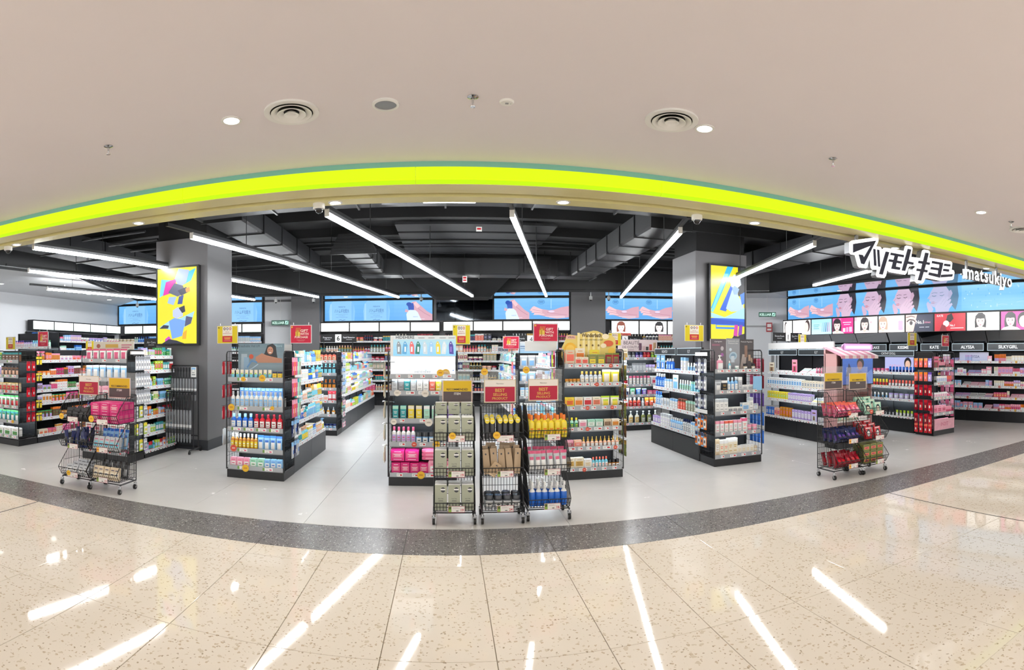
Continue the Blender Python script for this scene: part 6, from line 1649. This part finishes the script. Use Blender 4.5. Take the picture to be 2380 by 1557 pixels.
def pw(a, hair, sx=.5, skin='f4dcd0', bg='fffdfc', extra=None, bob=False):
    a.rect(0, 1, 0, 1, bg)
    if extra: extra(a)
    asp = a.h / (a.w * a.sx)
    rx = .27 * asp
    a.pg([(sx - rx * 1.25, .05), (sx - rx * 1.3, .5), (sx - rx * 1.1, .8), (sx - rx * .5, .97), (sx + rx * .4, .98), (sx + rx * 1.05, .84), (sx + rx * 1.3, .5), (sx + rx * 1.2, .05)], hair)
    a.pg([(sx - rx * 2.2, 0), (sx - rx * 1.5, .13), (sx - rx * .45, .2), (sx + rx * .45, .2), (sx + rx * 1.5, .13), (sx + rx * 2.2, 0)], 'f0e4e0')
    a.pg([(sx - rx * .4, .1), (sx - rx * .42, .32), (sx + rx * .42, .32), (sx + rx * .4, .1), (sx, .04)], 'ecccc0')
    a.pg([(sx - rx * .92, .66), (sx - rx * .9, .48), (sx - rx * .68, .30), (sx - rx * .3, .205), (sx, .19), (sx + rx * .3, .205), (sx + rx * .68, .30), (sx + rx * .9, .48), (sx + rx * .92, .66), (sx + rx * .5, .82), (sx - rx * .5, .82)], skin)
    a.pg([(sx - rx * 1.0, .56), (sx - rx * .98, .76), (sx - rx * .4, .92), (sx + rx * .4, .92), (sx + rx * .98, .76), (sx + rx * 1.0, .56), (sx + rx * .8, .66), (sx + rx * .35, .655), (sx, .64), (sx - rx * .4, .66), (sx - rx * .82, .66)], hair)
    for d in (-.42, .42):
        a.el(sx + d * rx, .525, .17 * rx, .026, '3a2a2a', 8); a.st([(sx + (d - .22) * rx, .595), (sx + d * rx, .61), (sx + (d + .22) * rx, .595)], .006, '6a4a40')
    a.st([(sx + .04 * rx, .48), (sx + .09 * rx, .40), (sx - .02 * rx, .39)], .005, 'd0a090')
    a.pg([(sx - .28 * rx, .315), (sx - .08 * rx, .335), (sx + .08 * rx, .335), (sx + .28 * rx, .315), (sx, .275)], 'd8607a')
def p1_(a): a.rect(0, 1, 0, 1, 'fffefd'); a.el(.3, .5, .16, .45, '2a2628'); a.el(.36, .46, .15, .38, 'f8e8e4'); a.pg([(.2, .1), (.4, .02), (.5, .2)], 'e8b0b8')
def p2_(a): a.rect(0, 1, 0, 1, 'fffdfc'); a.el(.82, .6, .14, .4, '4a3c3a'); a.el(.76, .5, .12, .34, 'f4dcd4'); a.rect(.1, .5, .1, .2, 'f0dce4'); a.rect(.15, .4, .6, .66, 'f0d8e0')
def p3_(a):
    a.grad(0, 1, 0, 1, 'c8f0fa', 'a8e4f6', 4); a.rect(.1, .4, .6, .64, '5aa8b8'); a.rect(.1, .36, .48, .52, '5aa8b8'); a.rect(.1, .38, .36, .4, '5aa8b8')
    for k, c in enumerate(('9ac8d8', '7ab0d0', '5a8ab8', '9a8ab8', 'c8b0d0')): a.pg([(.5 + k * .09, .15), (.56 + k * .09, .15), (.58 + k * .09, .75), (.54 + k * .09, .8)], c)
def p4_(a): pw(a, '2e2428', .22, 'f6d6d2', 'e86aa8', lambda b: (b.rect(.42, 1, 0, 1, 'e0308a'), b.rect(.5, .9, .68, .74, 'ffc0e0'), b.rect(.55, .85, .55, .6, 'ffc0e0'), b.rect(.5, .62, .1, .35, 'fbe0f0'), b.rect(.66, .76, .1, .4, 'f4a0c8'), b.rect(.8, .94, .1, .42, 'f8b8d8')))
def p5_(a): pw(a, '3a3234', .45, 'f6dcd2', 'fffdfb', lambda b: (b.rect(0, .1, .75, 1, 'f4b8c8'), b.rect(.2, .8, .86, .94, 'f8d0dc'), b.el(.72, .65, .05, .08, 'f4b8c0')))
def p6_(a): pw(a, 'c8a890', .17, 'f8e4d8', 'fffefc', lambda b: [b.el(.82 + .07 * (k % 2), .2 + .13 * (k // 2), .06, .1, 'd8b0e8') for k in range(8)])
def p7_(a):
    a.rect(0, 1, 0, 1, '181e3e'); a.pg([(0, 0), (0, 1), (.42, 1), (.28, 0)], 'f2c8c0'); a.el(.2, .52, .13, .14, 'f8f0ee'); a.el(.2, .52, .06, .13, '3a2a2c'); a.st([(.04, .6), (.14, .72), (.3, .68), (.34, .58)], .03, '1e1618'); a.st([(.02, .86), (.2, .92), (.34, .86)], .02, '6a4a44')
    a.text('No.1', .52, .46, .085, 'f4f0f4'); a.text('EYEMAKE', .8, .48, .04, 'e890b0', maxw=a.w * .22); a.rect(.5, .68, .24, .27, 'c8ccd8'); a.rect(.72, .86, .24, .27, 'c8ccd8')
def p8_(a): a.rect(0, 1, 0, 1, 'c8142e'); a.text('KATE', .18, .82, .05, 'f6d0d4'); a.pg([(.36, .5), (.42, .9), (.56, 1), (.62, .7), (.52, .5)], '1e1418'); a.el(.38, .42, .1, .18, 'f4dcd8'); a.pg([(.16, 0), (.24, .4), (.36, .3), (.4, 0)], '8a0e20'); a.text('No.1', .58, .26, .05, 'fbe4e6'); a.rect(.52, .94, .14, .18, 'fbe4e6')
def p9_(a): pw(a, '241e20', .42, 'f6e0d6', 'fffdfb')
def p10_(a): pw(a, '2a2226', .3, 'f6d8d4', 'e83aa0', lambda b: (b.el(.72, .55, .2, .42, '2a2226'), b.el(.72, .45, .15, .32, 'f4d4d0')))
prs = [('a dark haired face in profile', p1_), ('a pale face at the edge', p2_), ('a row of blue tubes on aqua', p3_), ('a woman on magenta', p4_), ('a bobbed woman on white', p5_), ('a small face and lilac dots', p6_), ('a big eye and navy lettering', p7_), ('a figure on red', p8_), ('a woman with a black fringe', p9_), ('two women on hot pink', p10_)]
boxes(R0, R1, [.0, .39, 1.12, 1.89, 2.64, 3.42, 4.24, 5.06, 5.93, 6.79, 7.6], 2.085, 2.53, prs, 'backlit poster of %s above the makeup wall', off=.30, mat='lightbox')
boxes(P1, P2, [6.95, 7.78, 8.62, 9.3], 2.12, 2.52, [('a boy with brown fringe', lambda a: pw(a, '7a4030', .35, 'f8e4dc', 'ffffff')), ('a woman in pink with black hair', lambda a: pw(a, '1c1a1e', .72, 'f8e4e0', 'ffffff')), ('blank white', lambda a: a.rect(0, 1, 0, 1, 'ffffff'))], 'backlit poster of %s left of the right column', off=.30, mat='lightbox_hot')

# smoked mirror above the middle boxes
o, r, L = seg_frame(P1, P2)
q = thing('mirror_panel_wall', 'smoked mirror panels between the two blue screens', 'mirror', o, r)
for k in range(3): MB().box(1.72 + k * .58, 2.29 + k * .58, -.06, -.03, 2.56, 3.18).build('mirror_pane', 'mirror_dark', q)

# tall wall shelving
BOT = ['white', 'silver', 'rose', 'pink', 'crimson', 'cream', 'navy', 'black', 'sage', 'peach', 'gold', 'teal', 'coral']
def wall_run(A, B, s0, s1, label, where, full=(), pal=BOT, shelves=(1.92, 1.58, 1.33, 1.06, .74, .43), top=2.18, seed=0, W=.42, led=False, base_h=.16, off=.02, upper=2, zones=None, kinds=('bottle', 'pump', 'jar', 'carton', 'box')):
    o, r, L = seg_frame(A, B); ux, uy = math.cos(r), math.sin(r); nx, ny = uy, -ux
    loc = (A[0] + ux * s0 + nx * (W + off), A[1] + uy * s0 + ny * (W + off), 0)
    ob, Mx, ys = run_shelf(label, loc, r, s1 - s0, W, shelves, top, base_h, led=led, base='base_black', oneside=True, shelf_d=.34)
    rn = random.Random(seed)
    for i, z in enumerate(shelves):
        spans = [(0.03, s1 - s0 - .03)] if i < upper else full
        if zones and i < upper: spans = zones
        for a_, b_ in spans:
            nm = ORD[i] if i < len(shelves) - 1 else 'bottom'
            fill(Mx, a_, b_, ys[i], z, gen(rn, b_ - a_, pal, list(kinds), .17, .24, (2, 5)), 'on the %s shelf of the %s' % (nm, where), 0, 1, seed + i)
    return ob, Mx, ys
wall_run(SA, SB, -.1, 3.6, 'tall black wall shelving of hair care below the bottle label screen', 'hair care wall', full=[(1.1, 2.7)], seed=101, off=.1)
wall_run(P1, P2, 2.0, 5.74, 'tall black wall shelving of body lotion below the smoked mirror', 'body lotion wall', full=[(.25, 1.6)], seed=111)
wall_run(P1, P2, 6.8, 9.3, 'tall black wall shelving below the palm screen', 'palm screen wall', seed=121, upper=2)
wall_run(P0, P1, .1, 5.15, 'tall black wall shelving behind the left column', 'household wall', seed=131, upper=2, pal=['white', 'sky', 'gold', 'mint', 'cream', 'blue', 'silver'])
wall_run(L0, L1, 6.1, 10.5, 'tall black wall shelving along the checkout side', 'checkout side wall', seed=141, upper=3, pal=['white', 'sky', 'rose', 'mint', 'cream', 'lilac', 'blue'])
o, MR, ys = run_shelf('dark lit cabinet of small drinks beyond the snack end display', (-9.75, 9.3, 0), 0, 1.35, .5, (1.70, 1.40, 1.10), 2.05, .9, oneside=True, shelf_d=.35, base='base_black')
for i, z in enumerate((1.70, 1.40)): fill(MR, .03, 1.3, ys[i], z, ('bottle 7 pink/white/purple .17 .06; bottle 5 lilac/white/navy .17 .06; bottle 7 sky/white/aqua .17 .06; bottle 3 mint/white/green .17 .06', 'bottle 18 sky/white/blue .18 .065')[i], 'on the %s shelf of the drinks cabinet' % ORD[i], 0, 1)

# makeup wall on the right
zr = (1.36, 1.07, .79, .53, .27)
o, MR, ys = wall_run(R0, R1, .3, 7.9, 'long black makeup wall shelving with lit brand plates', 'makeup wall', full=[], seed=151, upper=0, shelves=zr, top=1.60, base_h=.24, W=.46)
rn = random.Random(77)
MKP = ['pink', 'rose', 'lilac', 'white', 'sky', 'silver', 'coral', 'crimson', 'black', 'cream']
for i, z in enumerate(zr):
    spans = [(0.1, 2.9), (4.1, 5.0), (5.02, 6.3), (6.35, 7.5)]
    for j, (a_, b_) in enumerate(spans):
        kinds = [['stick', 'box', 'stick', 'tube'], ['stick', 'bottle', 'stick'], ['palette', 'palette', 'box', 'board'], ['stick', 'tube', 'box', 'palette']][j]
        pal = [MKP, ['black', 'charcoal', 'purple', 'crimson', 'silver'], ['pink', 'lilac', 'sky', 'white', 'pink'], ['pink', 'white', 'rose', 'cream', 'orange', 'lilac']][j]
        fill(MR, a_, b_, ys[i], z, gen(rn, b_ - a_, pal, kinds, .12, .18, (2, 5) if j != 2 else (1, 2)), 'on the %s shelf of the makeup wall, bay %s' % (ORD[i] if i < 4 else 'bottom', ('one', 'two', 'three', 'four')[j]), 0, 1, i)
    for x, c in ((4.3, 'red'), (4.95, 'yellow' if i % 2 else 'red'), (5.7, 'red'), (6.5, 'red'), (6.9, 'yellow')): talker(MR, x, ys[i] - .01, z, .06, c, 'on the %s shelf edge of the makeup wall' % (ORD[i] if i < 4 else 'bottom'))
ang = seg_frame(R0, R1)[1]
ORD2 = ['first', 'second', 'third', 'fourth', 'fifth', 'sixth', 'seventh', 'eighth']
def on_rw(s, off, z): 
    ux, uy = math.cos(ang), math.sin(ang); nx, ny = uy, -ux
    return (R0[0] + ux * s + nx * off, R0[1] + uy * s + ny * off, z)
for pk, (s0, s1, t) in enumerate(((1.2, 2.0, 'hince'), (2.05, 2.85, 'CEZANNE'), (2.9, 3.85, 'CANMAKE'), (3.9, 4.75, 'KISSME'), (4.8, 5.6, 'KATE'), (5.65, 6.5, 'ALYSSA'), (6.55, 7.6, 'SILKYGIRL'))):
    lit_plate(on_rw(s0, .50, 1.62), ang, s1 - s0 - .04, .17, t, 'lit black brand plate, %s along the makeup wall from the exit corridor' % ORD2[pk])
# angled mirrors above the plates
for k, s0 in enumerate((.3, 1.2, 2.05, 2.9, 3.9, 4.8, 5.65, 6.55)):
    w = (.88, .83, .83, .96, .88, .83, .88, 1.05)[k]
    q = thing('tilted_mirror', 'tilted mirror panel above the makeup wall plates, %s from the exit corridor' % ORD2[k], 'mirror', on_rw(s0, .48, 1.80), ang)
    m = MB(); m.poly([(0, .04, 0), (w, .04, 0), (w, -.12, .27), (0, -.12, .27)]); m.build('mirror_glass', 'mirror', q)
    m = MB(); m.poly([(0, .05, 0), (0, -.11, .275), (w, -.11, .275), (w, .05, 0)]); m.poly([(0, .04, 0), (0, -.12, .27), (0, .3, .27), (0, .3, 0)]); m.poly([(w, .04, 0), (w, .3, 0), (w, .3, .27), (w, -.12, .27)]); m.build('mirror_case', 'dark', q)
q = thing('poster_board', 'pale lilac show board standing on the top shelf of the makeup wall', 'poster', on_rw(5.75, .30, 1.365), ang); MB().box(0, .75, 0, .01, 0, .22).build('board', 'white_metal', q); a = Art(0, 0, .75, .22, -.001); a.grad(0, 1, 0, 1, 'c8d0f0', 'd8d8f4', 4); a.text('ALYSSA', .5, .4, .06, '7a80b0'); a.done('print', 'gloss', q)

# exit signs, fire plate, door
def exit_sign(loc, rz, w, lab):
    q = thing('exit_sign', lab, 'sign', loc, rz); h = w * .27
    MB().box(0, w, 0, .05, 0, h).build('case', 'white_metal', q)
    a = Art(0, 0, w, h, -.002); a.rect(0, 1, 0, 1, '0a4a3a'); a.text('KELUAR', .40, .24, h * .52, 'd8fff0', maxw=w * .68); a.rect(.78, .96, .15, .85, 'c8fff0'); a.st([(.82, .25), (.87, .5), (.91, .72)], .02, '0a6a4e'); a.st([(.87, .5), (.93, .3)], .02, '0a6a4e'); a.el(.915, .76, .02, .07, '0a6a4e')
    a.done('lit_face', 'screen', q); MB().rod((w / 2, .025, h), (w / 2, .025, 3.235 - loc[2]), .008, 6).build('stem', 'white_metal', q)
o, r, L = seg_frame(P0, P1)
exit_sign((-5.42, 16.25, 2.44), 0, .57, 'lit green exit sign on the pale panel beside the left column')
exit_sign((8.55, 13.35, 2.62), -.55, .50, 'lit green exit sign in the white corridor by the makeup wall')
q = MB(); q.use('a83238'); q.box(-.09, .09, 0, .02, 0, .28); q.use('e8e4e4'); q.box(-.06, .06, -.002, 0, .14, .24); q.box(-.06, .06, -.002, 0, .04, .1)
q.build('fire_sign', 'paint', None, (9.05, 13.55, 2.2), -.57, label='small red fire equipment plate by the exit corridor', cat='sign')
o, r, L = seg_frame(P2, R0)
d = MB().box(1.15, 2.45, -.03, 0, 0, 2.35).build('door_1', 'wall_white', None, o, r, label='white service door in the exit corridor', kind='structure')
MB().box(1.10, 1.15, -.05, 0, 0, 2.40).build('door_frame', 'grey_metal', d); MB().box(2.45, 2.50, -.05, 0, 0, 2.40).build('door_frame', 'grey_metal', d); MB().box(1.10, 2.50, -.05, 0, 2.35, 2.40).build('door_frame', 'grey_metal', d)

# ------------------------------------------------------------------ column screens
def column_screen(x, y, z, w, h, lab, art):
    q = thing('wall_screen', lab, 'screen', (x, y, z)); t = .09
    MB().box(-.03, w + .03, .0, t, -.03, h + .03).build('bezel', 'dark', q)
    a = Art(0, 0, w, h, -.002); art(a); a.done('screen_picture', 'screen', q)
def art_left(a):
    a.rect(0, 1, 0, 1, 'f0e60c'); a.pg([(.05, .62), (.1, .86), (.38, .84), (.32, .68), (.2, .66)], '7ce0f4'); a.pg([(.14, .64), (.22, .82), (.5, .86), (.42, .68)], 'e818b0')
    a.pg([(.6, .9), (.98, .98), (.86, .82), (.62, .76)], '38c8f0'); a.pg([(.45, .86), (.55, .99), (.82, .96), (.74, .8), (.56, .74)], 'a8bcf0'); a.pg([(.28, .68), (.44, .8), (.66, .76), (.72, .66), (.52, .62)], '565c7a'); a.pg([(.52, .7), (.74, .74), (.82, .68), (.62, .63)], '23284a')
    a.pg([(.3, .62), (.26, .54), (.42, .51), (.5, .62)], 'a4c4f4'); a.pg([(.56, .62), (.52, .52), (.64, .52), (.68, .64)], '2848a0'); a.pg([(.72, .72), (.82, .74), (.84, .68), (.74, .67)], 'f0a030')
    a.pg([(.06, .22), (.3, .30), (.62, .34), (.95, .42), (.86, .26), (.5, .16)], 'a8dcf6'); a.pg([(.4, .44), (.52, .48), (.66, .46), (.66, .36), (.5, .33), (.4, .36)], 'c4d0f6'); a.pg([(.55, .47), (.7, .5), (.72, .42), (.64, .4)], '1c2040')
    a.pg([(.3, .3), (.44, .34), (.72, .3), (.64, .1), (.38, .06)], '74a8f0'); a.pg([(.2, .06), (.3, .1), (.44, 0), (.2, 0)], 'd838c0'); a.pg([(.66, .14), (.76, .18), (.74, .06), (.64, .06)], 'f0b020'); a.pg([(.74, .36), (.9, .34), (.86, .26), (.7, .22)], '4a5078'); a.pg([(.05, .2), (.16, .25), (.3, .24), (.28, .2)], '1c2040')
    a.pg([(.12, .0), (.3, .06), (.5, .04), (.7, .0)], '1a1e38')
def art_right(a):
    a.rect(0, 1, 0, 1, 'f0e60c'); a.rect(.80, 1, .6, 1, '20242c')
    a.pg([(0, .42), (.48, 1), (.66, 1), (.10, .40)], '18b8e8'); a.pg([(.0, .38), (.40, .9), (.52, .9), (.06, .36)], '7ee4f8'); a.pg([(.26, .40), (.62, .78), (.7, .66), (.44, .38)], '1464e0')
    a.pg([(.44, .42), (.62, .68), (.72, .7), (.84, .58), (.96, .5), (.98, .40), (.6, .38)], 'c4e0f6'); a.pg([(.56, .8), (.68, .9), (.86, .88), (.9, .76), (.76, .7), (.6, .72)], 'dceafc'); a.pg([(.62, .70), (.7, .74), (.84, .7), (.78, .62), (.68, .62)], '9cc0f0'); a.pg([(.86, .62), (1, .66), (1, .5), (.92, .48)], '2c7ce0')
    a.pg([(0, .36), (.4, .30), (1, .44), (1, .26), (.5, .24), (0, .30)], 'b0e4f6'); a.rect(0, 1, .20, .285, '1a6ae4'); a.pg([(0, .28), (.5, .26), (1, .24), (1, .18), (0, .20)], '1450c8'); a.rect(.14, .78, .14, .2, '2a8cf0'); a.rect(.16, .72, .165, .19, 'f0e60c')
    a.pg([(.66, .04), (.7, .2), (.8, .2), (.78, .03)], 'd838a8'); a.pg([(.8, .05), (.84, .2), (.94, .2), (.92, .06)], '8838b8'); a.pg([(.6, .0), (.68, .05), (.8, .04), (.86, .06), (1, .08), (1, .0)], '2a2434')
column_screen(-4.585, 7.82, 1.715, .72, 1.23, 'tall yellow video screen on the left column with blue shapes', art_left)
column_screen(4.63, 8.85, 1.82, .715, 1.35, 'tall yellow video screen on the right column with blue diagonals', art_right)

# ------------------------------------------------------------------ hanging shop logo
LOGO = {
'ma': [(0.199, 0.457), (0.581, 0.551), (0.378, 0.234), (0.332, 0.238), (0.291, 0.343), (0.355, 0.344), (0.374, 0.316), (0.493, 0.476), (0.199, 0.353)],
'tsu1': [(0.537, 0.443), (0.57, 0.443), (0.588, 0.239), (0.551, 0.238)], 'tsu2': [(0.604, 0.443), (0.638, 0.442), (0.655, 0.234), (0.622, 0.235)],
'tsu3': [(0.757, 0.439), (0.818, 0.439), (0.699, 0.141), (0.638, 0.143)],
'mo': [(0.849, 0.437), (1.097, 0.44), (1.09, 0.409), (0.981, 0.408), (0.964, 0.351), (1.06, 0.351), (1.049, 0.32), (0.953, 0.32), (0.941, 0.271), (1.027, 0.269), (1.015, 0.235), (0.858, 0.234), (0.89, 0.32), (0.808, 0.32), (0.818, 0.351), (0.901, 0.352), (0.922, 0.408), (0.844, 0.407)],
'to': [(1.174, 0.532), (1.239, 0.532), (1.181, 0.368), (1.29, 0.365), (1.279, 0.334), (1.165, 0.336), (1.12, 0.234), (1.057, 0.234)],
'ki': [(1.533, 0.532), (1.603, 0.535), (1.561, 0.406), (1.633, 0.408), (1.62, 0.374), (1.544, 0.373), (1.515, 0.298), (1.583, 0.298), (1.571, 0.265), (1.497, 0.264), (1.443, 0.139), (1.378, 0.14), (1.43, 0.263), (1.346, 0.262), (1.359, 0.295), (1.446, 0.297), (1.472, 0.372), (1.383, 0.371), (1.397, 0.404), (1.488, 0.406)],
'yo': [(1.684, 0.439), (1.93, 0.443), (1.855, 0.223), (1.605, 0.235), (1.616, 0.272), (1.811, 0.269), (1.821, 0.323), (1.645, 0.318), (1.659, 0.352), (1.837, 0.357), (1.849, 0.408), (1.676, 0.405)],
'si1': [(1.96, 0.437), (2.099, 0.444), (2.092, 0.41), (1.949, 0.403)], 'si2': [(1.939, 0.361), (2.07, 0.368), (2.061, 0.333), (1.93, 0.328)],
'si3': [(1.885, 0.27), (2.156, 0.31), (2.141, 0.271), (1.876, 0.23)]}
OUT = [(0.145, 0.473), (0.183, 0.496), (0.608, 0.601), (0.636, 0.581), (0.629, 0.546), (0.594, 0.483), (0.663, 0.487), (0.688, 0.471), (0.694, 0.453), (0.726, 0.482), (0.761, 0.488), (1.105, 0.496), (1.125, 0.558), (1.158, 0.575), (1.251, 0.575), (1.279, 0.555), (1.251, 0.437), (1.362, 0.442), (1.439, 0.447), (1.478, 0.556), (1.516, 0.572), (1.608, 0.574), (1.645, 0.558), (1.628, 0.477), (1.676, 0.479), (2.122, 0.492), (2.156, 0.471), (2.141, 0.373), (2.193, 0.368), (2.208, 0.341), (2.19, 0.245), (2.15, 0.222), (1.885, 0.182), (1.591, 0.189), (1.544, 0.186), (1.511, 0.127), (1.475, 0.103), (1.362, 0.097), (1.322, 0.119), (1.338, 0.209), (1.283, 0.213), (1.29, 0.282), (1.338, 0.319), (1.298, 0.324), (1.205, 0.303), (1.158, 0.21), (1.128, 0.186), (0.818, 0.188), (0.796, 0.215), (0.769, 0.139), (0.74, 0.103), (0.608, 0.102), (0.588, 0.127), (0.608, 0.193), (0.527, 0.186), (0.497, 0.207), (0.48, 0.324), (0.444, 0.215), (0.414, 0.191), (0.306, 0.189), (0.28, 0.206), (0.233, 0.329), (0.164, 0.33), (0.143, 0.346)]
lg = thing('shop_logo_sign', 'hanging navy katakana logo with glowing white outline', 'sign', (4.2, 4.80, 2.4))
m = MB(); m.prism(OUT, (0, 0, 0), (1, 0, 0), (0, 0, 1), (0, -1, 0), .004); m.build('glowing_face', emit('sign_white', (1, 1, 1), 1.6), lg)
m = MB(); m.prism(OUT, (0, .005, 0), (1, 0, 0), (0, 0, 1), (0, -1, 0), .085); m.build('metal_return', 'grey_metal', lg)
navy_face = plain('navy_face', '141a36', .4)
for k, pts in LOGO.items():
    m = MB(); m.prism(pts, (0, -.012, 0), (1, 0, 0), (0, 0, 1), (0, -1, 0), .011); m.build('character_stroke', navy_face, lg)
for x in (.30, 1.55): MB().box(x - .017, x + .017, .03, .064, .5, .585).build('hanger_post', 'grey_metal', lg)
wd = thing('shop_name_sign', 'hanging white lowercase lettering beside the katakana logo', 'sign', (6.69, 4.80, 2.64))
vs_, fs_, tw, ty0, ty1 = TXT['matsukiyo']
k = 1.36 / tw
m = MB()
def ext_text(mb, s, x0, z0, kx, kz, y0, depth):
    vs_, fs_, w, a_, b_ = TXT[s]
    fr = [mb.addv((x0 + x * kx, y0, z0 + y * kz)) for x, y in vs_]; bk = [mb.addv((x0 + x * kx, y0 + depth, z0 + y * kz)) for x, y in vs_]
    ed = {}
    for f in fs_:
        mb.face([fr[i] for i in f])
        for i in range(len(f)):
            e = (f[i], f[(i + 1) % len(f)]); ed[e] = 1
    for (i, j) in ed:
        if (j, i) not in ed: mb.face((fr[j], fr[i], bk[i], bk[j]))
vx = sorted(set(round(v[0], 4) for v in vs_))
# one mesh per letter: split the outline by connected pieces along x
groups = []; par = list(range(len(vs_)))
def find(i):
    while par[i] != i: par[i] = par[par[i]]; i = par[i]
    return i
for f in fs_:
    for i in f[1:]: par[find(i)] = find(f[0])
comp = {}
for i in range(len(vs_)): comp.setdefault(find(i), []).append(i)
items = sorted(((min(vs_[i][0] for i in c), max(vs_[i][0] for i in c), set(c)) for c in comp.values()), key=lambda t: t[0])
merged = []
for a_, b_, c in items:
    if merged and a_ < merged[-1][1] - .02: merged[-1] = (merged[-1][0], max(b_, merged[-1][1]), merged[-1][2] | c)
    else: merged.append((a_, b_, c))
white_sign = emit('letter_white', (1, 1, 1), 1.3)
KZ = .20 / .52
for a_, b_, c in merged:
    fm = MB(); sm = MB()
    fcs = [f for f in fs_ if f[0] in c]
    ids = {i: fm.addv((vs_[i][0] * k, 0, .05 + vs_[i][1] * KZ * .78)) for i in c}
    ed = set()
    for f in fcs:
        fm.face([ids[i] for i in f])
        for i in range(len(f)): ed.add((f[i], f[(i + 1) % len(f)]))
    for (i, j) in ed:
        if (j, i) not in ed:
            p, p2 = vs_[i], vs_[j]
            sm.poly([(p2[0] * k, .001, .05 + p2[1] * KZ * .78), (p[0] * k, .001, .05 + p[1] * KZ * .78), (p[0] * k, .06, .05 + p[1] * KZ * .78), (p2[0] * k, .06, .05 + p2[1] * KZ * .78)])
    lo = fm.build('letter', white_sign, wd); sm.build('letter_return', 'grey_metal', lo)
MB().box(-.02, 1.38, .061, .085, .10, .125).build('support_bar', 'grey_metal', wd)
for x in (.12, .98): MB().box(x - .016, x + .016, .061, .093, .12, .345).build('hanger_post', 'grey_metal', wd)
# ------------------------------------------------------------------ the countless far products past the limit, one object per kind
for cat, mb in STUFF.items():
    nm = 'far_' + cat.replace(' ', '_') + '_rows'
    mb.build(nm, 'gloss', label='distant rows of small %ss filling the far shelves' % cat if not cat.endswith('x') else 'distant rows of small %ses filling the far shelves' % cat, cat=cat, kind='stuff')
print('COUNTS', COUNT)
